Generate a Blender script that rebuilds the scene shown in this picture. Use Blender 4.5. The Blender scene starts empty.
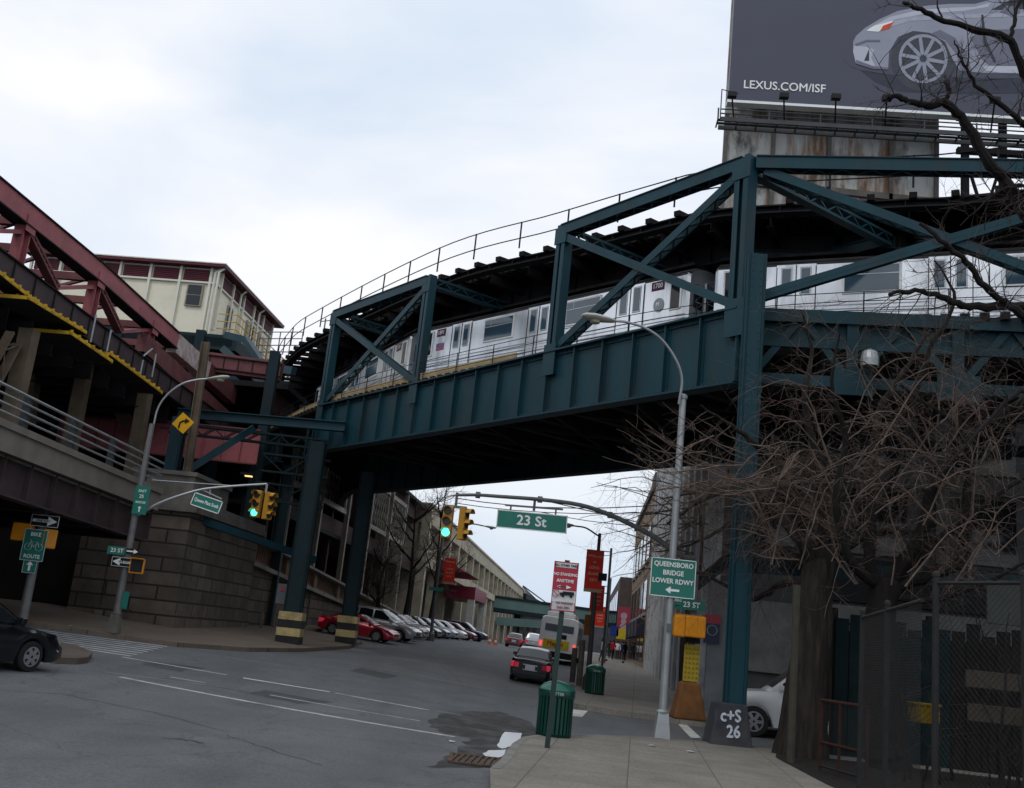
import bpy, bmesh, math, random
import numpy as np
from mathutils import Vector, Matrix
rnd = random.Random(11)
SC = bpy.context.scene
COL = SC.collection
rad = math.radians

# ------------------------------------------------------------------ camera model (used to convert survey pixels to real 3D positions)
FOC, CX, CY = 1050., 512., 384.
PIT = math.atan(255. / FOC); ROL = rad(6.0); EZ = 2.1
cF = Vector((0, math.cos(PIT), math.sin(PIT)))
_r0 = Vector((1, 0, 0)); _u0 = Vector((0, -math.sin(PIT), math.cos(PIT)))
cR = _r0 * math.cos(ROL) + _u0 * math.sin(ROL)
cU = -_r0 * math.sin(ROL) + _u0 * math.cos(ROL)
EYE = Vector((0, 0, EZ))
def ray(px, py): return cF + cR * ((px - CX) / FOC) + cU * ((CY - py) / FOC)
def atz(px, py, z):
    d = ray(px, py); return EYE + d * ((z - EZ) / d.z)
def aty(px, py, y):
    d = ray(px, py); return EYE + d * (y / d.y)
def onl(px, py, A, B, off=0.):
    nx, ny = B[1] - A[1], A[0] - B[0]; l = math.hypot(nx, ny); nx /= l; ny /= l
    d = ray(px, py); t = (A[0] * nx + A[1] * ny + off) / (d.x * nx + d.y * ny); return EYE + d * t
def G(x, y):
    yy = y if y < 60 else 60 + 26 * (1 - math.exp(-(y - 60) / 26))
    xx = max(-18, min(6, x))
    v = -0.958 + .0308 * yy - .0594 * xx
    k = .25
    return k * math.log(1 + math.exp(v / k)) if v < 5 else v
def atg(px, py, dz=0.):
    d = ray(px, py); t = 2.
    while t < 400:
        P = EYE + d * t
        if P.z < G(P.x, P.y) + dz: return P
        t += .02
    return P

cam_d = bpy.data.cameras.new("camera"); cam = bpy.data.objects.new("camera", cam_d); COL.objects.link(cam)
cam_d.sensor_width = 36; cam_d.lens = FOC / 1024 * 36; cam_d.clip_end = 3000; cam_d.clip_start = .1
cam_d.shift_y = -10. / 1024
m = Matrix((cR, cU, -cF)).transposed().to_4x4(); m.translation = EYE
cam.matrix_world = m
SC.camera = cam

# ------------------------------------------------------------------ materials
MATS = {}
def mat(name, col, rough=.6, metal=0., var=.12, scale=2.5, dirt=None, dscale=.6, damt=.5, bump=0., bscale=30, emit=None, stretch=None, spec=None):
    if name in MATS: return MATS[name]
    m = bpy.data.materials.new(name); m.use_nodes = True; nt = m.node_tree; N = nt.nodes; L = nt.links
    b = N["Principled BSDF"]; b.inputs["Roughness"].default_value = rough; b.inputs["Metallic"].default_value = metal
    if spec is None and rough >= .5: spec = .22
    if spec is not None: b.inputs["Specular IOR Level"].default_value = spec
    tc = N.new("ShaderNodeTexCoord"); src = tc.outputs["Object"]
    if stretch:
        mp = N.new("ShaderNodeMapping"); mp.inputs["Scale"].default_value = stretch; L.new(src, mp.inputs[0]); src = mp.outputs[0]
    nz = N.new("ShaderNodeTexNoise"); nz.inputs["Scale"].default_value = scale; nz.inputs["Detail"].default_value = 8; L.new(src, nz.inputs["Vector"])
    rp = N.new("ShaderNodeValToRGB"); L.new(nz.outputs["Fac"], rp.inputs[0])
    rp.color_ramp.elements[0].position = .3; rp.color_ramp.elements[1].position = .7
    rp.color_ramp.elements[0].color = (*[c * (1 - var) for c in col], 1); rp.color_ramp.elements[1].color = (*[min(1, c * (1 + var)) for c in col], 1)
    out = rp.outputs[0]
    if dirt is not None:
        n2 = N.new("ShaderNodeTexNoise"); n2.inputs["Scale"].default_value = dscale; n2.inputs["Detail"].default_value = 10; n2.inputs["Roughness"].default_value = .7; L.new(src, n2.inputs["Vector"])
        r2 = N.new("ShaderNodeValToRGB"); L.new(n2.outputs["Fac"], r2.inputs[0]); r2.color_ramp.elements[0].position = .48; r2.color_ramp.elements[1].position = .72
        r2.color_ramp.elements[0].color = (0, 0, 0, 1); r2.color_ramp.elements[1].color = (damt, damt, damt, 1)
        mx = N.new("ShaderNodeMix"); mx.data_type = 'RGBA'; L.new(r2.outputs[0], mx.inputs[0]); L.new(out, mx.inputs[6]); mx.inputs[7].default_value = (*dirt, 1); out = mx.outputs[2]
    L.new(out, b.inputs["Base Color"])
    if bump:
        n3 = N.new("ShaderNodeTexNoise"); n3.inputs["Scale"].default_value = bscale; n3.inputs["Detail"].default_value = 5; L.new(src, n3.inputs["Vector"])
        bp = N.new("ShaderNodeBump"); bp.inputs["Strength"].default_value = bump; bp.inputs["Distance"].default_value = .02; L.new(n3.outputs["Fac"], bp.inputs["Height"]); L.new(bp.outputs[0], b.inputs["Normal"])
    if emit:
        b.inputs["Emission Color"].default_value = (*emit[0], 1); b.inputs["Emission Strength"].default_value = emit[1]
    MATS[name] = m; return m

def asphalt():
    m = bpy.data.materials.new("asphalt"); m.use_nodes = True; nt = m.node_tree; N = nt.nodes; L = nt.links
    b = N["Principled BSDF"]; b.inputs["Roughness"].default_value = .82
    tc = N.new("ShaderNodeTexCoord")
    def noise(sc, det=8, rg=.6, dist=0, sx=(1, 1, 1)):
        mp = N.new("ShaderNodeMapping"); mp.inputs["Scale"].default_value = sx; L.new(tc.outputs["Object"], mp.inputs[0])
        n = N.new("ShaderNodeTexNoise"); n.inputs["Scale"].default_value = sc; n.inputs["Detail"].default_value = det; n.inputs["Roughness"].default_value = rg; n.inputs["Distortion"].default_value = dist; L.new(mp.outputs[0], n.inputs["Vector"]); return n.outputs["Fac"]
    def ramp(f, p0, c0, p1, c1):
        r = N.new("ShaderNodeValToRGB"); L.new(f, r.inputs[0]); r.color_ramp.elements[0].position = p0; r.color_ramp.elements[1].position = p1
        r.color_ramp.elements[0].color = (*c0, 1); r.color_ramp.elements[1].color = (*c1, 1); return r.outputs[0]
    def mul(a, bb, f=1.):
        x = N.new("ShaderNodeMix"); x.data_type = 'RGBA'; x.blend_type = 'MULTIPLY'; x.inputs[0].default_value = f; L.new(a, x.inputs[6]); L.new(bb, x.inputs[7]); return x.outputs[2]
    base = ramp(noise(.5, 8, .6, .4), .3, (.092, .098, .103), .72, (.132, .139, .145))
    g = ramp(noise(22, 6, .8), .32, (.5, .5, .5), .68, (1.3, 1.3, 1.3))
    tr = ramp(noise(.35, 4, .5, 0, (2.2, .22, 1)), .35, (.84, .84, .84), .6, (1.05, 1.05, 1.05))
    out = mul(mul(base, g), tr)
    # cracks: thin lines of a warped cell pattern, present only in places
    mp = N.new("ShaderNodeMapping"); mp.inputs["Scale"].default_value = (.22, .22, .22); L.new(tc.outputs["Object"], mp.inputs[0])
    nw = N.new("ShaderNodeTexNoise"); nw.inputs["Scale"].default_value = 3; nw.inputs["Detail"].default_value = 6; L.new(mp.outputs[0], nw.inputs["Vector"])
    ad = N.new("ShaderNodeMixRGB"); ad.blend_type = 'ADD'; ad.inputs[0].default_value = .5; L.new(mp.outputs[0], ad.inputs[1]); L.new(nw.outputs["Color"], ad.inputs[2])
    v = N.new("ShaderNodeTexVoronoi"); v.feature = 'DISTANCE_TO_EDGE'; L.new(ad.outputs[0], v.inputs["Vector"]); v.inputs["Scale"].default_value = 1.3
    cr = ramp(v.outputs["Distance"], .002, (.25, .25, .25), .01, (1, 1, 1))
    out = mul(out, cr, .4)
    st = ramp(noise(1.6, 9, .75, .8, (1, .5, 1)), .56, (1, 1, 1), .7, (.55, .54, .53))
    out = mul(out, st, .8)
    L.new(out, b.inputs["Base Color"])
    bp = N.new("ShaderNodeBump"); bp.inputs["Strength"].default_value = .35; bp.inputs["Distance"].default_value = .015; L.new(noise(70, 4, .7), bp.inputs["Height"]); L.new(bp.outputs[0], b.inputs["Normal"])
    return m

def brickmat(name, c1, c2, mortar, bw, bh, msize=.012, rough=.8, dirt=(.05, .045, .04), damt=.6, axis='x', bump=.6):
    m = bpy.data.materials.new(name); m.use_nodes = True; nt = m.node_tree; N = nt.nodes; L = nt.links
    b = N["Principled BSDF"]; b.inputs["Roughness"].default_value = rough
    tc = N.new("ShaderNodeTexCoord"); sp = N.new("ShaderNodeSeparateXYZ"); L.new(tc.outputs["Object"], sp.inputs[0])
    cb = N.new("ShaderNodeCombineXYZ")
    if axis == 'xy':
        ad = N.new("ShaderNodeMath"); ad.operation = 'ADD'; L.new(sp.outputs[0], ad.inputs[0]); L.new(sp.outputs[1], ad.inputs[1]); L.new(ad.outputs[0], cb.inputs[0])
    else: L.new(sp.outputs[0 if axis == 'x' else 1], cb.inputs[0])
    L.new(sp.outputs[1 if axis == 'ground' else 2], cb.inputs[1])
    if axis == 'ground': L.new(sp.outputs[0], cb.inputs[0])
    rt = N.new("ShaderNodeVectorRotate"); rt.rotation_type = "Z_AXIS"; L.new(cb.outputs[0], rt.inputs["Vector"]); rt.inputs["Angle"].default_value = rad(8) if axis == "ground" else 0
    br = N.new("ShaderNodeTexBrick"); L.new(rt.outputs[0], br.inputs["Vector"]); br.inputs["Scale"].default_value = 1
    br.inputs["Color1"].default_value = (*c1, 1); br.inputs["Color2"].default_value = (*c2, 1); br.inputs["Mortar"].default_value = (*mortar, 1)
    br.inputs["Brick Width"].default_value = bw; br.inputs["Row Height"].default_value = bh; br.inputs["Mortar Size"].default_value = msize
    if axis == 'ground': br.offset = 0
    n2 = N.new("ShaderNodeTexNoise"); n2.inputs["Scale"].default_value = .8; n2.inputs["Detail"].default_value = 10; n2.inputs["Roughness"].default_value = .7; L.new(tc.outputs["Object"], n2.inputs["Vector"])
    r2 = N.new("ShaderNodeValToRGB"); L.new(n2.outputs["Fac"], r2.inputs[0]); r2.color_ramp.elements[0].position = .42; r2.color_ramp.elements[1].position = .75; r2.color_ramp.elements[0].color = (0, 0, 0, 1); r2.color_ramp.elements[1].color = (damt,) * 3 + (1,)
    mx = N.new("ShaderNodeMix"); mx.data_type = 'RGBA'; L.new(r2.outputs[0], mx.inputs[0]); L.new(br.outputs[0], mx.inputs[6]); mx.inputs[7].default_value = (*dirt, 1)
    res = mx.outputs[2]
    if axis == 'ground':
        vo = N.new("ShaderNodeTexVoronoi"); vo.inputs["Scale"].default_value = 2.4; L.new(tc.outputs["Object"], vo.inputs["Vector"])
        rv = N.new("ShaderNodeValToRGB"); L.new(vo.outputs["Distance"], rv.inputs[0]); rv.color_ramp.elements[0].position = .05; rv.color_ramp.elements[0].color = (.45, .44, .42, 1); rv.color_ramp.elements[1].position = .1; rv.color_ramp.elements[1].color = (1, 1, 1, 1)
        nf = N.new("ShaderNodeTexNoise"); nf.inputs["Scale"].default_value = 18; nf.inputs["Detail"].default_value = 6; L.new(tc.outputs["Object"], nf.inputs["Vector"])
        rf_ = N.new("ShaderNodeValToRGB"); L.new(nf.outputs["Fac"], rf_.inputs[0]); rf_.color_ramp.elements[0].position = .3; rf_.color_ramp.elements[0].color = (.75, .74, .72, 1); rf_.color_ramp.elements[1].position = .7; rf_.color_ramp.elements[1].color = (1.12, 1.1, 1.08, 1)
        for q_ in (rv, rf_):
            x_ = N.new("ShaderNodeMix"); x_.data_type = 'RGBA'; x_.blend_type = 'MULTIPLY'; x_.inputs[0].default_value = 1; L.new(res, x_.inputs[6]); L.new(q_.outputs[0], x_.inputs[7]); res = x_.outputs[2]
    L.new(res, b.inputs["Base Color"])
    bp = N.new("ShaderNodeBump"); bp.inputs["Strength"].default_value = bump; bp.inputs["Distance"].default_value = .02; bp.invert = True; L.new(br.outputs["Fac"], bp.inputs["Height"]); L.new(bp.outputs[0], b.inputs["Normal"])
    MATS[name] = m; return m

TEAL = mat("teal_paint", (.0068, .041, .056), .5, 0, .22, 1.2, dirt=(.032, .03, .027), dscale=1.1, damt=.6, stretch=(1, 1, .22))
TEALD = mat("teal_paint_grimy_shaded", (.006, .02, .026), .7, 0, .2, 1.2, dirt=(.02, .02, .02), dscale=.8, damt=.7)  # darker copy of the teal, shade of far and inner steel in its colour
STEEL_DARK = mat("dark_steel", (.009, .009, .011), .8, 0, .25, 2, dirt=(.018, .014, .012), damt=.4, spec=.25)  # near-black steel with faint brown variation
TIMBER = mat("creosote_timber", (.011, .01, .01), .9, 0, .3, 4, spec=.2)
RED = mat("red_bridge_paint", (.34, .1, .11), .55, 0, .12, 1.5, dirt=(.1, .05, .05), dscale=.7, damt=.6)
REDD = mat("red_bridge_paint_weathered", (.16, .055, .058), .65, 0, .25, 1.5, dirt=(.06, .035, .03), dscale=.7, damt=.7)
PRIMER = mat("peeling_white_primer", (.5, .42, .4), .7, 0, .25, 3, dirt=(.25, .08, .07), dscale=1.6, damt=.9)
BROWN = mat("brown_girder_paint", (.06, .042, .045), .65, 0, .2, 1.5, dirt=(.03, .025, .025), damt=.6)
TAN = mat("tan_steel", (.13, .1, .07), .7, 0, .2, 2, dirt=(.05, .035, .025), damt=.7)
YEL = mat("safety_yellow", (.62, .38, .03), .5, 0, .15, 3, dirt=(.15, .09, .03), dscale=1.2, damt=.7)
STAINLESS = mat("stainless_steel", (.76, .78, .81), .3, .75, .1, 1.3, dirt=(.3, .3, .32), dscale=1.1, damt=.75, stretch=(1, 1, .12))
STAINLESS_D = mat("stainless_dull", (.42, .44, .47), .4, .8, .1, 1)
GLASS = mat("train_glass", (.04, .08, .115), .08, 0, .1, 1, spec=.9)
DARKGLASS = mat("dark_glass", (.012, .016, .02), .06, 0, .1, 1, spec=.4)
RUBBER = mat("rubber", (.018, .018, .019), .8)
BLACK = mat("black_paint", (.012, .012, .014), .5)
GALV = mat("galvanised_steel", (.33, .35, .36), .45, .5, .12, 4, dirt=(.16, .15, .14), dscale=2, damt=.5)
POLEG = mat("aged_pole_grey", (.17, .17, .17), .55, .3, .2, 4, dirt=(.09, .08, .07), dscale=2, damt=.6)
GALVD = mat("weathered_pole_steel", (.13, .135, .14), .55, .3, .15, 4)
CONC = mat("concrete", (.3, .29, .26), .85, 0, .15, 1.4, dirt=(.12, .1, .08), dscale=.9, damt=.7, bump=.3)
CONCD = mat("stained_concrete", (.15, .14, .125), .85, 0, .2, 1.4, dirt=(.06, .05, .04), dscale=.9, damt=.7, bump=.3)
BEIGE = mat("beige_panel", (.78, .73, .58), .55, 0, .05, .8, dirt=(.5, .45, .35), dscale=.7, damt=.3)
BEIGE2 = mat("beige_trim", (.72, .7, .6), .5, 0, .05)
MAROON = mat("maroon_louvre", (.11, .022, .035), .5, 0, .1)
SIGNG = mat("sign_green", (.005, .16, .12), .4, 0, .06, 3)
WHITE = mat("white_paint", (.75, .76, .76), .45, 0, .05, 3)
LETTER = mat("sign_white", (.8, .82, .8), .4, 0, .03)
SIGNR = mat("sign_red", (.36, .012, .035), .4, 0, .06)
BANNER = mat("banner_red", (.68, .035, .02), .6, 0, .08, 2)
BANNERT = mat("banner_cream", (.75, .5, .35), .6, 0, .1)
AMBERB = mat("signal_yellow", (.42, .21, .015), .45, 0, .1, 3)
ORANGEB = mat("signal_orange", (.75, .28, .015), .5, 0, .1, 3)
GREENLIT = mat("green_signal_lit", (.02, .7, .5), .3, emit=((.08, 1., .72), 2.6))
LENSD = mat("unlit_lens", (.03, .012, .01), .3)
STONE = brickmat("granite_blocks", (.16, .125, .098), (.085, .067, .054), (.022, .018, .015), 1.9, .56, .04, .85, (.03, .024, .02), .85, 'xy')
BARK = mat("bark", (.026, .021, .018), .95, 0, .5, 9, dirt=(.014, .012, .011), dscale=7, damt=.9, bump=1., bscale=18, stretch=(1, 1, .12))
TWIG = mat("twig_bark", (.12, .088, .072), .85, 0, .3, 4)
TWIGD = mat("dark_limb_bark", (.014, .011, .011), .9, 0, .3, 4, bump=.8, bscale=25)

# ------------------------------------------------------------------ mesh builder
class MB:
    def __init__(s): s.v = []; s.f = []; s.mi = []; s.cur = 0
    def add(s, vs, fs):
        o = len(s.v); s.v += [tuple(v) for v in vs]
        for f in fs: s.f.append([i + o for i in f]); s.mi.append(s.cur)
    BF = [(0, 3, 2, 1), (4, 5, 6, 7), (0, 1, 5, 4), (1, 2, 6, 5), (2, 3, 7, 6), (3, 0, 4, 7)]
    def box(s, c, d, rz=0., M4=None):
        x, y, z = d[0] / 2, d[1] / 2, d[2] / 2; cs, sn = math.cos(rz), math.sin(rz)
        vs = []
        for dz in (-z, z):
            for dx, dy in ((-x, -y), (x, -y), (x, y), (-x, y)):
                vs.append((c[0] + dx * cs - dy * sn, c[1] + dx * sn + dy * cs, c[2] + dz))
        s.add(vs, s.BF)
    def bx(s, x0, x1, y0, y1, z0, z1): s.box(((x0 + x1) / 2, (y0 + y1) / 2, (z0 + z1) / 2), (abs(x1 - x0), abs(y1 - y0), abs(z1 - z0)))
    def beam(s, p0, p1, w, h, up=(0, 0, 1)):      # w across, h along up
        p0, p1 = Vector(p0), Vector(p1); t = (p1 - p0).normalized(); up = Vector(up)
        if abs(t.dot(up)) > .99: up = Vector((0, 1, 0)) if abs(t.y) < .9 else Vector((1, 0, 0))
        a = t.cross(up).normalized(); b = a.cross(t).normalized()
        vs = []
        for p in (p0, p1):
            for i, j in ((-1, -1), (1, -1), (1, 1), (-1, 1)): vs.append(p + a * (w / 2 * i) + b * (h / 2 * j))
        s.add(vs, s.BF)
    def ibeam(s, p0, p1, w, h, t=.03, up=(0, 0, 1)):
        p0, p1 = Vector(p0), Vector(p1); d = (p1 - p0).normalized(); up = Vector(up)
        if abs(d.dot(up)) > .99: up = Vector((0, 1, 0))
        a = d.cross(up).normalized(); b = a.cross(d).normalized()
        s.beam(p0, p1, t, h - 2 * t, up)
        for k in (-1, 1): s.beam(p0 + b * (k * (h / 2 - t / 2)), p1 + b * (k * (h / 2 - t / 2)), w, t, up)
    def lattice(s, p0, p1, w, h, up=(0, 0, 1), fl=.09, bar=.05):   # two flanges and zigzag lacing
        p0, p1 = Vector(p0), Vector(p1); t = (p1 - p0).normalized(); up = Vector(up)
        a = t.cross(up).normalized(); b = a.cross(t).normalized()
        for k in (-1, 1): s.beam(p0 + b * (k * (h / 2 - fl / 2)), p1 + b * (k * (h / 2 - fl / 2)), w, fl, up)
        L = (p1 - p0).length; n = max(2, int(L / (h * 1.0))); hh = h / 2 - fl * .7
        for q in (-1, 1):
            for i in range(n):
                k = 1 if i % 2 else -1
                s.beam(p0 + t * (L * i / n) + b * (hh * k) + a * (q * w * .42), p0 + t * (L * (i + 1) / n) - b * (hh * k) + a * (q * w * .42), bar * .5, bar, up)
    def tube(s, pts, r, n=6, cap=True):
        pts = [Vector(p) for p in pts]; rs = r if isinstance(r, (list, tuple)) else [r] * len(pts)
        rings = []; ref = None
        for i, p in enumerate(pts):
            t = (pts[min(i + 1, len(pts) - 1)] - pts[max(i - 1, 0)])
            t = t.normalized() if t.length > 1e-9 else Vector((0, 0, 1))
            if ref is None: ref = Vector((0, 0, 1)) if abs(t.z) < .9 else Vector((1, 0, 0))
            a = t.cross(ref)
            if a.length < 1e-4: a = t.orthogonal()
            a.normalize(); b = a.cross(t).normalized(); ref = b
            rings.append([p + (a * math.cos(2 * math.pi * k / n) + b * math.sin(2 * math.pi * k / n)) * rs[i] for k in range(n)])
        vs = [v for rg in rings for v in rg]; fs = []
        for i in range(len(pts) - 1):
            for k in range(n): fs.append((i * n + k, i * n + (k + 1) % n, (i + 1) * n + (k + 1) % n, (i + 1) * n + k))
        if cap and n > 3:
            fs.append(tuple(range(n - 1, -1, -1))); fs.append(tuple((len(pts) - 1) * n + k for k in range(n)))
        s.add(vs, fs)
    def lathe(s, c, prof, n=16, sx=1., sy=1.):       # prof = (radius, z)
        vs = []; fs = []
        for r_, z in prof:
            for k in range(n): vs.append((c[0] + r_ * sx * math.cos(2 * math.pi * k / n), c[1] + r_ * sy * math.sin(2 * math.pi * k / n), c[2] + z))
        for i in range(len(prof) - 1):
            for k in range(n): fs.append((i * n + k, i * n + (k + 1) % n, (i + 1) * n + (k + 1) % n, (i + 1) * n + k))
        fs.append(tuple(range(n - 1, -1, -1))); fs.append(tuple((len(prof) - 1) * n + k for k in range(n)))
        s.add(vs, fs)
    def wheel(s, c, r, w, n=20, axis=(0, 1, 0), prof=None, caps=True):
        ax = Vector(axis).normalized(); a = ax.orthogonal().normalized(); b = ax.cross(a)
        prof = prof or [(r * .62, -w / 2), (r * .94, -w / 2), (r, -w * .36), (r, w * .36), (r * .94, w / 2), (r * .62, w / 2)]
        vs = []; fs = []
        for rr, o in prof:
            for k in range(n): vs.append(Vector(c) + ax * o + (a * math.cos(2 * math.pi * k / n) + b * math.sin(2 * math.pi * k / n)) * rr)
        for i in range(len(prof) - 1):
            for k in range(n): fs.append((i * n + k, i * n + (k + 1) % n, (i + 1) * n + (k + 1) % n, (i + 1) * n + k))
        if caps: fs.append(tuple(range(n))); fs.append(tuple((len(prof) - 1) * n + k for k in range(n)))
        s.add(vs, fs)
    def prism(s, pts, off):          # planar polygon extruded by vector off
        n = len(pts); off = Vector(off); vs = [Vector(p) for p in pts] + [Vector(p) + off for p in pts]
        fs = [tuple(range(n - 1, -1, -1)), tuple(range(n, 2 * n))] + [(i, (i + 1) % n, (i + 1) % n + n, i + n) for i in range(n)]
        s.add(vs, fs)
    def build(s, name, mats, parent=None, origin=None, smooth=False, bevel=0.):
        me = bpy.data.meshes.new(name)
        off = Vector((0, 0, 0))
        if parent is not None:
            p = parent
            while p is not None: off += Vector(p.location); p = p.parent
        if origin is not None: off = Vector(origin)
        me.from_pydata([(v[0] - off.x, v[1] - off.y, v[2] - off.z) for v in s.v], [], s.f)
        if not isinstance(mats, (list, tuple)): mats = [mats]
        for m_ in mats: me.materials.append(m_)
        if len(mats) > 1: me.polygons.foreach_set("material_index", s.mi)
        bm = bmesh.new(); bm.from_mesh(me); bmesh.ops.recalc_face_normals(bm, faces=bm.faces); bm.to_mesh(me); bm.free()
        if smooth:
            me.polygons.foreach_set("use_smooth", [True] * len(me.polygons))
            try: me.set_sharp_from_angle(angle=rad(38))
            except Exception: pass
        o = bpy.data.objects.new(name, me); COL.objects.link(o)
        if parent is not None: o.parent = parent
        elif origin is not None: o.location = origin
        if bevel:
            md = o.modifiers.new("bevel", 'BEVEL'); md.width = bevel; md.segments = 2; md.limit_method = 'ANGLE'
        return o

def tag(o, label=None, cat=None, group=None, kind=None):
    if label: o["label"] = label
    if cat: o["category"] = cat
    if group: o["group"] = group
    if kind: o["kind"] = kind
    return o
def thing(name, label, cat, loc=(0, 0, 0), group=None):
    o = bpy.data.objects.new(name, None); COL.objects.link(o); o.location = loc; o.empty_display_size = .2
    return tag(o, label, cat, group)
def copy_tree(o, parent=None):
    c = o.copy(); COL.objects.link(c); c.parent = parent
    for ch in list(o.children): copy_tree(ch, c)
    return c
bpy.context.view_layer.update()


_tc = {}
def text_geo(txt, size):
    key = (txt, size)
    if key in _tc: return _tc[key]
    cu = bpy.data.curves.new("t", 'FONT'); cu.body = txt; cu.size = size; cu.align_x = 'CENTER'; cu.align_y = 'CENTER'; cu.resolution_u = 3
    ob = bpy.data.objects.new("t", cu); COL.objects.link(ob)
    dg = bpy.context.evaluated_depsgraph_get(); me = bpy.data.meshes.new_from_object(ob.evaluated_get(dg))
    vs = [v.co.copy() for v in me.vertices]; fs = [tuple(p.vertices) for p in me.polygons]
    bpy.data.objects.remove(ob); bpy.data.curves.remove(cu); bpy.data.meshes.remove(me)
    _tc[key] = (vs, fs); return vs, fs
def put_text(mb, txt, size, O, X, Z, sx=1., bold=0.):      # X = right vector, Z = up vector, centre O
    vs, fs = text_geo(txt, size); O = Vector(O); X = Vector(X).normalized(); Z = Vector(Z).normalized(); Nn = X.cross(Z) * -1
    offs = [0] if not bold else [(-bold, 0), (bold, 0), (0, -bold), (0, bold)]
    if not bold: offs = [(0, 0)]
    for k, (a, b) in enumerate(offs):
        mb.add([O + X * (v.x * sx + a) + Z * (v.y + b) - Nn * (.0012 * k) for v in vs], fs)

# ------------------------------------------------------------------ world and sun
w = bpy.data.worlds.new("World"); SC.world = w; w.use_nodes = True; nt = w.node_tree; N = nt.nodes; L = nt.links
bg = N["Background"]; sky = N.new("ShaderNodeTexSky"); sky.sky_type = 'NISHITA'; sky.sun_disc = False
SEL, SAZ = rad(48), rad(215)
sky.sun_elevation = SEL; sky.sun_rotation = SAZ; sky.air_density = 1.6; sky.dust_density = 3
tc = N.new("ShaderNodeTexCoord"); mp = N.new("ShaderNodeMapping"); mp.inputs["Scale"].default_value = (1, 1, 2.6); L.new(tc.outputs["Generated"], mp.inputs[0])
nz = N.new("ShaderNodeTexNoise"); nz.inputs["Scale"].default_value = 1.7; nz.inputs["Detail"].default_value = 6; nz.inputs["Roughness"].default_value = .5; nz.inputs["Distortion"].default_value = .35; L.new(mp.outputs[0], nz.inputs["Vector"])
rp = N.new("ShaderNodeValToRGB"); L.new(nz.outputs["Fac"], rp.inputs[0])
e = rp.color_ramp.elements; e[0].position = .36; e[0].color = (7.0, 8.15, 9.7, 1); e[1].position = .62; e[1].color = (10.6, 10.6, 10.9, 1)
sp = N.new("ShaderNodeSeparateXYZ"); L.new(tc.outputs["Generated"], sp.inputs[0])
r3 = N.new("ShaderNodeValToRGB"); L.new(sp.outputs[2], r3.inputs[0]); e = r3.color_ramp.elements; e[0].position = .0; e[0].color = (.74, .82, .9, 1); e[1].position = .32; e[1].color = (1, 1, 1, 1)
ml = N.new("ShaderNodeMix"); ml.data_type = 'RGBA'; ml.blend_type = 'MULTIPLY'; ml.inputs[0].default_value = 1; L.new(rp.outputs[0], ml.inputs[6]); L.new(r3.outputs[0], ml.inputs[7])
mx = N.new("ShaderNodeMix"); mx.data_type = 'RGBA'; mx.inputs[0].default_value = .93; L.new(sky.outputs[0], mx.inputs[6]); L.new(ml.outputs[2], mx.inputs[7])
L.new(mx.outputs[2], bg.inputs[0]); bg.inputs[1].default_value = .1
sd = bpy.data.lights.new("sun", 'SUN'); sd.energy = .6; sd.angle = rad(14); sd.color = (1, .97, .93)
so = bpy.data.objects.new("sun", sd); COL.objects.link(so); so.location = (0, 0, 60)
sdir = Vector((math.sin(SAZ) * math.cos(SEL), math.cos(SAZ) * math.cos(SEL), math.sin(SEL)))
so.rotation_euler = (-sdir).to_track_quat('-Z', 'Y').to_euler()
SC.view_settings.view_transform = 'Standard'; SC.view_settings.look = 'None'; SC.view_settings.exposure = 0; SC.view_settings.gamma = 1
try: SC.cycles.use_denoising = True; SC.cycles.max_bounces = 6; SC.cycles.diffuse_bounces = 3; SC.cycles.glossy_bounces = 3
except Exception: pass

# ------------------------------------------------------------------ ground
def frange(a, b, st):
    x = a
    while x < b - 1e-6: yield x; x += st
    yield b
xs = [-600, -200, -100, -60] + list(frange(-40, 40, 1.0)) + [60, 100, 200, 600]
ys = [-200, -60, -20] + list(frange(0, 130, 1.0)) + [150, 180, 220, 300, 500, 1200]
mb = MB(); mb.add([(x, y, G(x, y)) for y in ys for x in xs], [(j * len(xs) + i, j * len(xs) + i + 1, (j + 1) * len(xs) + i + 1, (j + 1) * len(xs) + i) for j in range(len(ys) - 1) for i in range(len(xs) - 1)])
tag(mb.build("road", asphalt(), smooth=True), kind="structure")
def slab(name, poly, m_, h=.15, skirt=True, kind="structure", step=1.0, parent=None):
    bm = bmesh.new(); vs = [bm.verts.new((p[0], p[1], 0)) for p in poly]; bm.faces.new(vs)
    x0, x1 = min(p[0] for p in poly), max(p[0] for p in poly); y0, y1 = min(p[1] for p in poly), max(p[1] for p in poly)
    for ax, a, b in ((0, x0, x1), (1, y0, y1)):
        for t in frange(math.ceil(a), math.floor(b), step):
            no = (1, 0, 0) if ax == 0 else (0, 1, 0); co = (t, 0, 0) if ax == 0 else (0, t, 0)
            bmesh.ops.bisect_plane(bm, geom=bm.verts[:] + bm.edges[:] + bm.faces[:], plane_co=co, plane_no=no)
    for v in bm.verts: v.co.z = G(v.co.x, v.co.y) + h
    bmesh.ops.recalc_face_normals(bm, faces=bm.faces)
    if bm.faces[:] and sum(f.normal.z for f in bm.faces) < 0: bmesh.ops.reverse_faces(bm, faces=bm.faces)
    if skirt:
        ed = [e_ for e_ in bm.edges if e_.is_boundary]
        r_ = bmesh.ops.extrude_edge_only(bm, edges=ed)
        for v in [g for g in r_["geom"] if isinstance(g, bmesh.types.BMVert)]: v.co.z -= h + .3
    me = bpy.data.meshes.new(name); bm.to_mesh(me); bm.free(); me.materials.append(m_)
    o = bpy.data.objects.new(name, me); COL.objects.link(o)
    if parent: o.parent = parent
    elif kind: o["kind"] = kind
    return o
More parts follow.
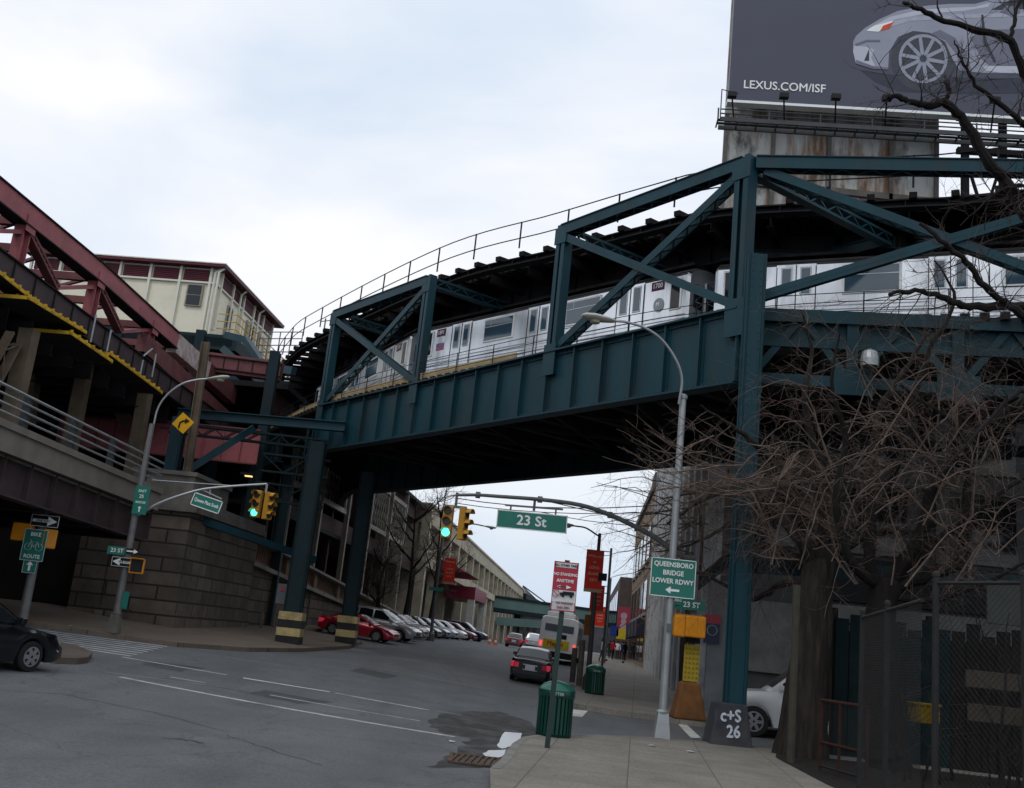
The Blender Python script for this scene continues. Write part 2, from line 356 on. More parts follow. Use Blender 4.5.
PAVE = brickmat("sidewalk_flags", (.228, .214, .185), (.196, .184, .158), (.1, .09, .08), 1.5, 1.5, .012, .85, (.1, .088, .075), .75, 'ground', .3)
PAVEB = brickmat("dusty_sidewalk", (.16, .125, .095), (.14, .11, .085), (.07, .055, .045), 1.5, 1.5, .012, .85, (.08, .06, .045), .6, 'ground', .3)
NEAR = [(.25, -8), (.28, 16.93), (.45, 18.12), (.72, 21.0), (.98, 22.6), (1.3, 23.4), (1.9, 24.2), (2.85, 25.3), (4.0, 26.2), (5.24, 26.85), (6.6, 27.0), (9, 26.9), (14, 26.2), (40, 22), (40, -8)]
slab("sidewalk", NEAR, PAVE)
RB = [(2.95, 36.4), (3.3, 35.75), (3.95, 35.3), (5.6, 34.9), (7.0, 34.4), (10, 33.9), (40, 30), (40, 60), (10, 60), (13, 90), (15.5, 130), (12.9, 130), (10.2, 105), (6.4, 70), (3.8, 44), (3.05, 37.2)]
slab("sidewalk", RB, PAVE)
LS = [(-60, 30), (-13.94, 34.75), (-10.1, 36), (-9.1, 37.7), (-8.4, 38.8), (-7.2, 43), (-6.2, 50), (-6.3, 56), (-9.6, 57.5), (-8.7, 70), (-6.4, 97), (-5, 112), (-9, 112), (-13, 60), (-60, 60)]
slab("sidewalk", LS, PAVEB)
KERB = mat("granite_kerb", (.2, .195, .18), .8, 0, .2, 3, dirt=(.07, .06, .055), dscale=1.5, damt=.8)
def kerb(pts, wd=.16):
    P = [Vector(p) for p in pts]; inner = []
    for i, p in enumerate(P):
        t = (P[min(i + 1, len(P) - 1)] - P[max(i - 1, 0)]).normalized(); inner.append(p + Vector((t.y, -t.x)) * wd)
    slab("kerb", [tuple(p) for p in P] + [tuple(p) for p in inner[::-1]], KERB, .155, False)
kerb(NEAR[1:13])
kerb([(13.0,130),(10.2,105),(6.4,70),(3.8,44),(3.05,37.2),(2.95,36.4),(3.3,35.75),(3.95,35.3),(5.6,34.9),(7.0,34.4),(10,33.9),(40,30)][::-1])

IS = [(-10.0, 25.9), (-9.72, 26.4), (-9.72, 27.1), (-10.1, 28.4), (-10.9, 29.5), (-14, 29.9), (-40, 27), (-40, 21), (-18, 24.6), (-13, 25.4)]
slab("traffic_island", IS, mat("island_concrete", (.1, .08, .065), .85, 0, .2, 2))
MARK = mat("road_marking", (.42, .43, .43), .7, 0, .2, 3, dirt=(.1, .105, .11), dscale=2.5, damt=.95)
MARKB = mat("bright_road_marking", (.62, .62, .58), .7, 0, .15, 3, dirt=(.15, .15, .15), dscale=2.5, damt=.7)
MARKF = mat("worn_road_marking", (.2, .21, .22), .75, 0, .2, 3, dirt=(.1, .105, .11), dscale=1.5, damt=1)
def strip(name, a, b, wd, m_=MARK, h=.004, taper=None):
    a, b = Vector((a[0], a[1])), Vector((b[0], b[1])); d = (b - a).normalized(); n = Vector((-d.y, d.x)) * wd / 2; n2 = n * (taper or 1)
    return slab(name, [a - n, b - n2, b + n2, a + n], m_, h, False)
def P2(px, py): p = atg(px, py); return (p.x, p.y)
strip("crosswalk_line", P2(120, 677), P2(455, 737), .2)
strip("crosswalk_line", P2(122, 657), P2(227, 675), .16)
strip("crosswalk_line", P2(243, 678), P2(330, 692), .18, MARKB)
strip("crosswalk_line", P2(335, 693), P2(428, 710), .18)
strip("crosswalk_line", P2(436, 711), P2(462, 715), .16, MARKF)
strip("crosswalk_line", P2(270, 695), P2(420, 721), .1, MARK)
strip("crosswalk_line", P2(170, 677), P2(206, 683), .1, MARK)
strip("road_line", P2(105, 672), P2(205, 685), .12, MARKF)
strip("road_line", P2(395, 671), P2(515, 695), .12, MARKF)
strip("road_line", P2(300, 655), P2(400, 672), .12, MARKF)
strip("road_line", P2(415, 674), P2(495, 690), .15, MARKF)
strip("road_line", P2(225, 657), P2(300, 668), .12, MARKF)
zb = [(-13.6, 33.9), (-10.5, 35.7)]
for i in range(8):
    f = i / 7.
    ax, ay = -15.2 + 3.6 * f, 33.3 - 2.9 * f; bx, by = -10.3 + .5 * f, 35.6 - 5.0 * f
    strip("crosswalk_bar", (ax, ay), (bx, by), .26)
slab("stop_bar", [P2(676, 722), P2(684, 722), P2(701, 738), P2(691, 738)], MARKB, .004, False)
slab("road_patch", [P2(570, 709), P2(588, 711), P2(582, 717), P2(572, 716)], MARKB, .004, False)
DAMP = mat("damp_asphalt", (.036, .035, .034), .75, 0, .4, 4, dirt=(.105, .11, .12), dscale=1.0, damt=1.)
def blob(poly, n=5, amt=.12, seed=1):
    r_ = random.Random(seed); out = []
    for i in range(len(poly)):
        a, b = poly[i], poly[(i + 1) % len(poly)]
        for k in range(n):
            t = k / n; out.append((a[0] + (b[0] - a[0]) * t + r_.uniform(-amt, amt), a[1] + (b[1] - a[1]) * t + r_.uniform(-amt, amt)))
    return out
slab("damp_patch", blob([P2(q, r_) for q, r_ in ((428, 768), (455, 752), (470, 738), (440, 733), (425, 722), (450, 711), (500, 712), (530, 722), (548, 738), (515, 737), (505, 750), (497, 768))], 6, .09), DAMP, .003, False)
TAR = mat("tar_seam", (.022, .022, .023), .6, 0, .3, 4)
def seam(pts, wd=.06):
    P = [Vector(P2(*p)) for p in pts]; r_ = random.Random(len(pts) + int(pts[0][0])); L_ = []; R2 = []
    for i in range(len(P) - 1):
        d_ = (P[i + 1] - P[i]); n_ = Vector((-d_.y, d_.x)).normalized()
        for k in range(8):
            c_ = P[i] + d_ * (k / 8.) + n_ * r_.uniform(-.06, .06); w_ = wd * r_.uniform(.3, 1.1) / 2; L_.append(tuple(c_ + n_ * w_)); R2.append(tuple(c_ - n_ * w_))
    slab("tar_seam", L_ + R2[::-1], TAR, .0025, False)
seam([(160, 678), (235, 690), (300, 700)]); seam([(0, 690), (60, 694), (150, 712), (240, 735)], .04); seam([(300, 655), (420, 668), (520, 700)], .05); seam([(395, 640), (430, 655), (470, 690)], .05)
seam([(163, 738), (195, 741), (204, 744)], .09); seam([(225, 735), (260, 747), (330, 768)], .03); seam([(400, 676), (460, 690), (530, 708)], .07)
DAMP2 = mat("asphalt_patch", (.062, .064, .068), .8, 0, .25, 3)
slab("asphalt_patch", blob([P2(q, r_) for q, r_ in ((150, 661), (205, 668), (178, 672), (140, 664))], 4, .08, 4), DAMP2, .003, False)
slab("asphalt_patch", blob([P2(q, r_) for q, r_ in ((262, 690), (330, 702), (300, 704), (250, 694))], 4, .06, 5), DAMP2, .003, False)
slab("asphalt_patch", blob([P2(q, r_) for q, r_ in ((360, 668), (400, 676), (385, 679), (350, 671))], 4, .05, 6), DAMP2, .003, False)
WATER = mat("puddle_water", (.03, .032, .035), .12, 0, 0, 1, spec=.35)
slab("puddle", blob([P2(q, r_) for q, r_ in ((497, 747), (500, 739), (504, 732), (522, 733.5), (521, 738), (509, 747), (502, 749))], 4, .02, 2), WATER, .007, False)
slab("puddle", blob([P2(q, r_) for q, r_ in ((483, 754), (490, 750.5), (506, 750), (503, 756), (496, 759), (486, 757.5))], 4, .02, 3), WATER, .007, False)
# drain grate
g0 = P2(481, 760)
t = thing("drain_grate", "rusty slotted drain grate in the gutter beside the puddle", "drain", (g0[0] - .1, g0[1] - .3, G(*g0) + .01))
mb = MB(); RUST = mat("rusty_iron", (.09, .055, .035), .8, 0, .3, 6)
gx, gy, gz = t.location
for sx in (-.42, .42): mb.box((gx + sx, gy, gz + .01), (.06, 1.3, .03))
for sy in (-.62, .62): mb.box((gx, gy + sy, gz + .01), (.9, .07, .03))
for k in range(8): mb.beam((gx - .42 + k * .105, gy - .6, gz + .012), (gx - .32 + k * .105, gy + .6, gz + .012), .042, .02)
mb.build("grate_bars", RUST, t)
mb = MB(); mb.box((gx, gy, gz - .004), (.86, 1.32, .006)); mb.build("pit", BLACK, t)
# ================================================================== elevated railway viaduct
A2 = Vector((6.1, 27.9, 0)); B2 = Vector((-8.5, 47.6, 0)); LD = (B2 - A2).normalized(); LN = Vector((-(LD.y), LD.x, 0)) * -1   # LN points away from camera side
if LN.y < 0: LN = -LN
LL = (B2 - A2).length
def LP(s, off, z): p = A2 + LD * s + LN * off; return Vector((p.x, p.y, z))
S = [0, 8.05, 16.6, 24.6]          # panel points (posts) along the curved span
WB = 7.3                           # distance between the two girder planes
ZB, ZT, ZC = 9.5, 11.72, 16.1      # girder bottom, girder top, truss chord
via = thing("elevated_railway", "teal riveted steel elevated railway with plate girders and X-braced trusses crossing the road", "railway viaduct", (0, 36, 0))
def up(p, dz): return Vector((p.x, p.y, p.z + dz))
def plate_girder(mb, p0, p1, z0, z1, n, nrm, fw=.5, stiff=.16):
    """p0,p1 plan points; nrm = outward plan normal; web with flanges and stiffeners on both faces"""
    a = Vector((p0[0], p0[1], 0)); b = Vector((p1[0], p1[1], 0)); nrm = Vector(nrm)
    mb.beam((a.x, a.y, (z0 + z1) / 2), (b.x, b.y, (z0 + z1) / 2), .05, z1 - z0 - .12)
    for z in (z0 + .03, z1 - .03): mb.beam((a.x, a.y, z), (b.x, b.y, z), fw, .06)
    for z in (z0 + .12, z1 - .12):
        for q in (-1, 1): mb.beam((a.x + nrm.x * q * .05, a.y + nrm.y * q * .05, z), (b.x + nrm.x * q * .05, b.y + nrm.y * q * .05, z), .05, .13)
    for i in range(n + 1):
        p = a.lerp(b, i / n)
        for q in (-1, 1):
            c = p + nrm * (q * (.025 + stiff / 2)); mb.beam((c.x, c.y, z0 + .07), (c.x, c.y, z1 - .07), .05 if abs(nrm.x) < .5 else .05, stiff, (nrm.x, nrm.y, 0))
            c2 = p + nrm * (q * .035); mb.beam((c2.x, c2.y, z0 + .07), (c2.x, c2.y, z1 - .07), .22, .02, (nrm.x, nrm.y, 0))
mb = MB(); plate_girder(mb, LP(-.1, 0, 0), LP(LL + .2, 0, 0), ZB, ZT, 18, LN)
for s_ in frange(.1, LL, .2):
    for z in (ZB + .13, ZT - .13): mb.box(LP(s_, -.082, z), (.035, .035, .035), .64)
for i in range(19):
    for z in frange(ZB + .3, ZT - .3, .17):
        for q in (-.08, .08): mb.box(LP((LL + .3) * i / 18. - .1 + q, -.05, z), (.03, .03, .03), .64)
mb.build("plate_girder", TEAL, via)
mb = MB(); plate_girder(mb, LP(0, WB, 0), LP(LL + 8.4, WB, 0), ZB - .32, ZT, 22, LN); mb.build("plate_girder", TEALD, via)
# floor: cross beams and stringers under the tracks
mb = MB()
for i in range(13):
    s = .6 + i * (LL - 1) / 12; mb.ibeam(LP(s, .05, 10.5), LP(s, WB - .05, 10.5), .35, 1.2, .04)
mb.build("cross_beams", STEEL_DARK, via)
mb = MB()
for o_ in (1.2, 2.9, 4.4, 6.1): mb.ibeam(LP(0, o_, 11.0), LP(LL, o_, 11.0), .3, .6, .04)
for i in range(6):
    s0, s1 = .6 + i * (LL - 1) / 6, .6 + (i + 1) * (LL - 1) / 6
    mb.beam(LP(s0, .2, 9.8), LP(s1, WB - .2, 9.8), .12, .12); mb.beam(LP(s1, .2, 9.78), LP(s0, WB - .2, 9.78), .12, .12)
mb.build("stringers", STEEL_DARK, via)
# posts and chords
def post(s, off, w_, z0=10.9, z1=ZC + .22, m_=TEAL):
    mb = MB(); a = LP(s, off, z0); b = LP(s, off, z1); upv = LN
    for q in (-1, 1):
        c = LD * (q * (w_ / 2 - .03)); mb.beam(a + c, b + c, .06, w_ * .8, upv)
        for k in (-1, 1):
            d = LN * (k * (w_ * .36)) + LD * (q * (w_ / 2 - .1)); mb.beam(a + d, b + d, .16, .03, upv)
    mb.beam(a, b, w_ - .12, .03, upv)
    # gusset plates top and bottom
    for z, h in ((z1 - .42, .62), (z0 + .5, 1.1)):
        mb.beam(LP(s, off - w_ * .43, z - h / 2), LP(s, off - w_ * .43, z + h / 2), w_ * 1.32, .025, upv)
    return mb.build("truss_post", m_, via)
for i, s in enumerate(S):
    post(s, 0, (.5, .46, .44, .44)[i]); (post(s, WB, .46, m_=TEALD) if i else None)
def chord(a, b, w_=.42, h=.42, m_=TEAL, name="top_chord"):
    mb = MB(); a, b = Vector(a), Vector(b); t = (b - a).normalized(); nn = Vector((-t.y, t.x, 0)).normalized()
    mb.beam(a + Vector((0, 0, h / 2 - .02)), b + Vector((0, 0, h / 2 - .02)), w_ + .08, .03)
    for q in (-1, 1): mb.beam(a + nn * q * (w_ / 2 - .02), b + nn * q * (w_ / 2 - .02), .035, h - .06)
    L_ = (b - a).length; n = int(L_ / .4)
    for k in range(n):
        p0, p1 = a + t * (L_ * k / n), a + t * (L_ * (k + 1) / n); s_ = 1 if k % 2 else -1
        zz = Vector((0, 0, -h / 2 + .03)); mb.beam(p0 + nn * (s_ * w_ * .42) + zz, p1 - nn * (s_ * w_ * .42) + zz, .06, .02)
    return mb.build(name, m_, via)
for off, m_ in ((0, TEAL), (WB, TEALD)):
    chord(LP(S[0], off, ZC), LP(S[1], off, ZC), m_=m_); chord(LP(S[2], off, ZC), LP(S[3], off, ZC), m_=m_)
for s in S:
    mb = MB(); mb.lattice(LP(s, .2, ZC - .05), LP(s, WB - .2, ZC - .05), .3, .42); mb.build("portal_beam", TEAL, via)
def diag(p, q, w_=.26, lat=False, m_=TEAL):
    mb = MB(); p, q = Vector(p), Vector(q); t = (q - p).normalized(); nn = Vector((-t.y, t.x, 0)).normalized(); u = nn.cross(t)
    if lat:
        for k in (-1, 1):
            mb.beam(p + nn * (k * .14), q + nn * (k * .14), .04, w_, (0, 0, 1))
        L_ = (q - p).length; n = int(L_ / .3); e_ = u * (w_ * .5)
        for sgn in (1, -1):
            for k in range(n):
                s_ = 1 if k % 2 else -1
                mb.beam(p + t * (L_ * k / n) + nn * (s_ * .13) + e_ * sgn, p + t * (L_ * (k + 1) / n) - nn * (s_ * .13) + e_ * sgn, .06, .02, u)
    else:
        mb.beam(p, q, .24, .03, u); mb.beam(p - nn * .1, q - nn * .1, .03, w_, (0, 0, 1)); mb.beam(p + nn * .1, q + nn * .1, .03, w_, (0, 0, 1))
    return mb.build("lattice_brace" if lat else "diagonal_brace", m_, via)
for off, m_ in ((0, TEAL), (WB, TEALD)):
    for a_, b_, fl in ((0, 1, 1), (2, 3, 0)):
        if off and a_ == 0: continue
        o1, o2 = off - .06, off + .06
        diag(LP(S[a_] + .3, o2, ZC - .3), LP(S[b_] - .2, o2, ZT + .15), lat=True, m_=m_)
        diag(LP(S[b_] - .2, o1, ZC - .3), LP(S[a_] + .2, o1, ZT + .15), m_=m_)
# right-hand span
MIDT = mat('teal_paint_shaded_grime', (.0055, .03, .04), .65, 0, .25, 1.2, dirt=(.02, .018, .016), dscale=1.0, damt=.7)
R0 = Vector((6.25, 27.85, 0)); RDIR = Vector((.981, -.193, 0)); RNRM = Vector((.193, .981, 0))
def RP(s, off, z): p = R0 + RDIR * s + RNRM * off; return Vector((p.x, p.y, z))
BAY = 10.9
for off, m_ in ((0, TEAL), (WB, TEALD)):
    chord(RP(.1, off, ZC), RP(2 * BAY, off, ZC), m_=m_)
    for k in range(1 if off else 0, 2):
        diag(RP(k * BAY + .35, off + .06, ZC - .2), RP((k + 1) * BAY - .2, off + .06, ZT + .2), .26, True, m_)
        diag(RP((k + 1) * BAY - .2, off - .06, ZC - .2), RP(k * BAY + .3, off - .06, ZT + .3), .28, False, m_)
        mb = MB(); mb.beam(RP((k + 1) * BAY, off, ZB), RP((k + 1) * BAY, off, ZC), .46, .4, RNRM); mb.build("truss_post", m_, via)
        mb = MB(); mb.lattice(RP((k + 1) * BAY, .2, ZC), RP((k + 1) * BAY, WB - .2, ZC), .3, .42); mb.build("portal_beam", TEAL, via)
    # lower lattice girder
    mb = MB(); mb.beam(RP(.2, off, ZT - .2), RP(2 * BAY, off, ZT - .2), .4, .36); mb.beam(RP(.2, off, ZB + .2), RP(2 * BAY, off, ZB + .2), .4, .3)
    mb.beam(RP(.2, off, 10.75), RP(2 * BAY, off, 10.75), .2, .2)
    n = 8
    for k in range(n):
        s0, s1 = .2 + k * (2 * BAY - .2) / n, .2 + (k + 1) * (2 * BAY - .2) / n; sm = (s0 + s1) / 2
        mb.beam(RP(s0, off, ZB + .2), RP(sm, off, ZT - .2), .16, .2, (0, 0, 1)); mb.beam(RP(sm, off, ZT - .2), RP(s1, off, ZB + .2), .16, .2, (0, 0, 1)); mb.beam(RP(s1, off, ZB), RP(s1, off, ZT), .3, .25, RNRM)
        mb.beam(RP(s1 - .55, off - .21, ZB + .2), RP(s1 + .55, off - .21, ZB + .2), .02, .7)
    mb.beam(RP(.2, off + .03, 11.15), RP(2 * BAY, off + .03, 11.15), .04, .8)
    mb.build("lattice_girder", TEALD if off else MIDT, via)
mb = MB()
for k in range(12): mb.ibeam(RP(.3 + k * 1.9, .1, 10.6), RP(.3 + k * 1.9, WB - .1, 10.6), .3, 1.1, .04)
for o_ in (1.2, 2.9, 4.4, 6.1): mb.ibeam(RP(.8, o_, 11.0), RP(2 * BAY, o_, 11.0), .3, .6, .04)
mb.build("cross_beams", STEEL_DARK, via)
# --- smooth plan curves
def catmull(pts, n=8):
    out = []
    P = [Vector(p) for p in pts]; P = [P[0] * 2 - P[1]] + P + [P[-1] * 2 - P[-2]]
    for i in range(1, len(P) - 2):
        for k in range(n):
            t = k / n; a, b, c, d = P[i - 1], P[i], P[i + 1], P[i + 2]
            out.append(.5 * ((2 * b) + (c - a) * t + (2 * a - 5 * b + 4 * c - d) * t * t + (3 * b - a - 3 * c + d) * t ** 3))
    out.append(P[-2]); return out
class Path:
    def __init__(s, pts, n=10):
        s.p = catmull(pts, n); s.L = [0]
        for a, b in zip(s.p, s.p[1:]): s.L.append(s.L[-1] + (b - a).length)
        s.len = s.L[-1]
    def at(s, d, off=0, z=0.):
        d = max(0, min(s.len - 1e-4, d)); i = 0
        while s.L[i + 1] < d: i += 1
        f = (d - s.L[i]) / (s.L[i + 1] - s.L[i]); p = s.p[i].lerp(s.p[i + 1], f); t = (s.p[i + 1] - s.p[i]).normalized()
        n = Vector((-t.y, t.x)); 
        return Vector((p.x + n.x * off, p.y + n.y * off, z)), Vector((t.x, t.y, 0))
    def find_px(s, px, z):      # distance where the path point projects on column px
        best = None
        for k in range(int(s.len / .2)):
            q, _ = s.at(k * .2, 0, z); v = q - EYE; u = CX + FOC * v.dot(cR) / v.dot(cF)
            if best is None or abs(u - px) < best[0]: best = (abs(u - px), k * .2)
        return best[1]
# lower deck (runs right -> left); offsets: positive = left of travel = towards camera? travel goes to -x,+y so left normal is (-,-): towards camera
def V2(p): return Vector((p[0], p[1]))
low = Path([V2((30, 20.5)), V2((20.5, 25.0)), V2((13.0, 28.6)), V2((9.2, 30.4)), V2((5.9, 32.8)), V2((1.9, 37.4)), V2((-3.0, 43.6)), V2((-7.0, 49.4)), V2((-10.5, 56.5)), V2((-13.6, 64)), V2((-15.6, 76)), V2((-16.4, 100))])
up_ = Path([V2((28, 21.5)), atz(1024, 184, 17.25).xy, atz(900, 194, 17.25).xy, atz(730, 203, 17.25).xy, atz(650, 220, 17.25).xy, atz(560, 244, 17.25).xy, atz(450, 273, 17.25).xy, atz(330, 328, 17.25).xy, atz(296, 350, 17.25).xy, V2((-15.2, 68)), V2((-17, 85)), V2((-17, 110))])
def ribbon(mb, path, d0, d1, o0, o1, z0, z1, st=1.0):
    pts = list(frange(d0, d1, st)); vs = []; fs = []
    for d in pts:
        for o_, z in ((o0, z0), (o1, z0), (o1, z1), (o0, z1)): vs.append(path.at(d, o_, z)[0])
    for i in range(len(pts) - 1):
        for k in range(4): fs.append((i * 4 + k, i * 4 + (k + 1) % 4, i * 4 + 4 + (k + 1) % 4, i * 4 + 4 + k))
    fs += [(0, 1, 2, 3), tuple(4 * (len(pts) - 1) + k for k in (3, 2, 1, 0))]
    mb.add(vs, fs)
# near side of travel = +off (left normal) . check sign: travel (-.6,.8) -> left normal (-.8,-.6) = towards camera, so inward is negative
mb = MB()
d = 1.
while d < low.len - 1:
    a, t_ = low.at(d, 2.25, 11.72); b, _ = low.at(d, -4.6, 11.72); mb.beam(a, b, .25, .2); d += .5
mb.build("lower_deck", TIMBER, via)
mb = MB()
for o_ in (-.1, -1.55): ribbon(mb, low, 1, low.len - 1, o_ - .04, o_ + .04, 11.82, 11.97)
mb.build("running_rails", mat("rail_steel", (.12, .09, .07), .5, .5, .2, 4), via)
WALK = mat("tan_walkway_boards", (.4, .3, .17), .75, 0, .2, 3, dirt=(.12, .09, .06), dscale=1.5, damt=.7)
dw0 = low.find_px(560, 12.2)
mb = MB(); ribbon(mb, low, dw0, low.len - 2, 1.15, 2.05, 11.8, 11.9); ribbon(mb, low, dw0, low.len - 2, 2.05, 2.12, 11.7, 12.1); mb.build("walkway", WALK, via)
def railing(path, d0, d1, off, z, h, rails, st, name, m_, parent, r=.025, taperp=None):
    mb = MB()
    for rr in rails: mb.tube([path.at(d, off, z + rr)[0] for d in frange(d0, d1, 1.0)], r, 5)
    for d in frange(d0, d1, st): p = path.at(d, off, z)[0]; mb.tube([p, p + Vector((0, 0, h))], r * 1.5, 5)
    return mb.build(name, m_, parent)
railing(low, 4, low.len - 2, 2.2, 11.7, .85, (.3, .58, .85), 2.2, "walkway_railing", STEEL_DARK, via, .014)
# lower-deck girder continuing beyond the curved span towards the station
dl = low.find_px(318, 11)
for o_ in (1.9, -4.4):
    mb = MB(); ribbon(mb, low, dl, low.len - 1, o_ - .05, o_ + .05, 9.9, 11.6); ribbon(mb, low, dl, low.len - 1, o_ - .22, o_ + .22, 9.85, 9.92)
    for d in frange(dl, low.len - 1, 1.4):
        p, t_ = low.at(d, o_ + .12, 9.95); mb.tube([p, p + Vector((0, 0, 1.6))], .07, 4)
    mb.build("plate_girder", TEALD, via)
# upper deck
ZU = 17.02
mb = MB(); d = .5
while d < up_.len - 1:
    a, t_ = up_.at(d, -.95, ZU + .12); b, _ = up_.at(d, -10.5, ZU + .12); mb.beam(a, b, .25, .24); d += .42
ribbon(mb, up_, .5, up_.len - 1, -1.7, -10.5, ZU + .25, ZU + .3)
mb.build("upper_deck", TIMBER, via)
d = .7; k = 0; dteal = up_.find_px(334, ZU)
while d < up_.len - 20:
    a, t_ = up_.at(d, .34, ZU + .03); b, _ = up_.at(d, -1.2, ZU + .14); mb = MB(); mb.beam(a, b, .24, .19); mb.build("outrigger_tie", TIMBER, via); d += 1.27 if d < 40 else 1.25; k += 1
for o_ in (.02, -2.4, -4.8, -6.6):
    zg = {.02: 16.72, -2.4: 16.1, -4.8: 15.9, -6.6: 15.5}[o_]
    mb = MB(); ribbon(mb, up_, .5, dteal if o_ == .02 else up_.len - 1, o_ - .03, o_ + .03, zg, ZU - .02)
    for z in (zg, ZU - .06): ribbon(mb, up_, .5, dteal if o_ == .02 else up_.len - 1, o_ - .2, o_ + .2, z - .025, z + .025)
    for d in frange(.5, dteal if o_ == .02 else up_.len - 1, 1.3): p, t_ = up_.at(d, o_ + .1, zg + .03); mb.beam(p, p + Vector((0, 0, ZU - zg - .1)), .03, .14, Vector((-t_.y, t_.x, 0)))
    mb.build("upper_girder", STEEL_DARK, via)
mb = MB(); ribbon(mb, up_, dteal, up_.len - 1, -.12, -.06, 15.55, ZU - .02)
for z in (15.58, ZU - .06): ribbon(mb, up_, dteal, up_.len - 1, -.32, .14, z - .03, z + .03)
for d in frange(dteal, up_.len - 1, .85): p, t_ = up_.at(d, 0, 15.6); mb.beam(p, p + Vector((0, 0, 1.58)), .04, .15, Vector((-t_.y, t_.x, 0)))
mb.build("upper_plate_girder", TEAL, via)
mb = MB()
for d in frange(1, up_.len - 1, 2.2):
    mb.ibeam(up_.at(d, -.5, 16.75)[0], up_.at(d, -6.7, 16.75)[0], .25, .5, .03)
for d in frange(1, up_.len - 5, 4.4):
    mb.beam(up_.at(d, -2.4, 16.2)[0], up_.at(d + 2.2, -6.6, 16.2)[0], .1, .1)
ribbon(mb, up_, 1, up_.len - 1, -1.1, -2.2, 17.40, 17.46); ribbon(mb, up_, 1, up_.len - 1, -5.0, -6.2, 17.40, 17.46)
mb.build("cross_beams", STEEL_DARK, via)
mb = MB()
for rr in (.62, 1.3): mb.tube([up_.at(d, .5, ZU + rr)[0] for d in frange(.7, up_.len - 3, 1.0)], .024, 5)
for d in frange(.7, up_.len - 3, 2.54): p = up_.at(d, .5, ZU + .2)[0]; mb.tube([p, p + Vector((0, 0, 1.12))], .035, 5)
mb.build("upper_railing", STEEL_DARK, via)
# columns
def column(px, py, x, y, zt, w_, m_, kind, base=True, rz=0.):
    g = G(x, y) + .1; mb = MB()
    zb = g + (1.3 if kind == "striped" else 1.0)
    for q in (-1, 1):
        mb.box((x + q * (w_ / 2 - .02) * math.cos(rz), y + q * (w_ / 2 - .02) * math.sin(rz), (zb + zt) / 2), (.04, w_ * .8, zt - zb), rz)
        mb.box((x - q * (w_ * .36) * math.sin(rz), y + q * (w_ * .36) * math.cos(rz), (zb + zt) / 2), (w_ - .1, .035, zt - zb), rz)
    for q in (-1, 1):
        for k in (-1, 1): mb.tube([(x + q * (w_ / 2 + .01), y + k * w_ * .41, zb), (x + q * (w_ / 2 + .01), y + k * w_ * .41, zt)], .03, 4)
    # rivet rows
    for q in (-1, 1):
        for z in frange(zb + .1, zt - .1, .22):
            mb.box((x + q * (w_ / 2 - .11), y - w_ * .38 - .01, z), (.035, .02, .035))
    c = mb.build("column", m_, via)
    return c, zb, g
def striped(x, y, w_, zt):
    c, zb, g = column(0, 0, x, y, zt, w_, TEALD, "striped")
    Y1 = mat("faded_yellow_band", (.42, .33, .15), .7, 0, .2, 3, dirt=(.1, .08, .06), dscale=2, damt=.7); K1 = mat("black_band", (.02, .02, .022), .7, 0, .2, 3)
    base = MB(); base.box((x, y, (g + zb) / 2 - .06), (w_ + .26, w_ + .26, zb - g - .1)); b_ = base.build("column_base", CONCD, c)
    h = (zb - g) / 4
    for k in range(4):
        s_ = MB(); s_.box((x, y, g + h * (k + .5)), (w_ + .32, w_ + .32, h - .004)); s_.build("painted_band", (K1, Y1, K1, Y1)[k], c)
pL = atg(285, 643, .15); striped(pL.x + .05, pL.y + .5, .66, 9.55)
pL2 = atg(343, 643, .15); striped(pL2.x + .05, pL2.y + .5, .62, 9.4)
# right column on the tapered pedestal
pR = atg(726, 746, .15)
pRx, pRy = pR.x + .16, pR.y + .62
c, zb, g = column(0, 0, pRx + .13, pRy, 12.95, .44, TEAL, "ped")
mb = MB(); b0, b1 = .52, .37; zt_ = g + 1.02
mb.add([(pRx - b0, pRy - b0, g), (pRx + b0, pRy - b0, g), (pRx + b0, pRy + b0, g), (pRx - b0, pRy + b0, g), (pRx - b1, pRy - b1, zt_), (pRx + b1, pRy - b1, zt_), (pRx + b1, pRy + b1, zt_), (pRx - b1, pRy + b1, zt_)], MB.BF)
ped = mb.build("pedestal", mat("dark_pedestal", (.04, .042, .05), .8, 0, .25, 4, dirt=(.09, .09, .085), damt=.5), c, bevel=.03)
mb = MB(); Zv = Vector((0, .15, 1.02)).normalized()
for txt, sz, ox, oz in (("c+S", .4, -.04, .73), ("26", .4, .03, .37)):
    put_text(mb, txt, sz, Vector((pRx + ox, pRy - b0 + .15 * (oz / 1.02) - .03, g + oz)), (1, 0, .04), Zv, .85, .012)
mb.build("graffiti", mat("spray_white", (.45, .48, .55), .7, 0, .3, 20), ped)
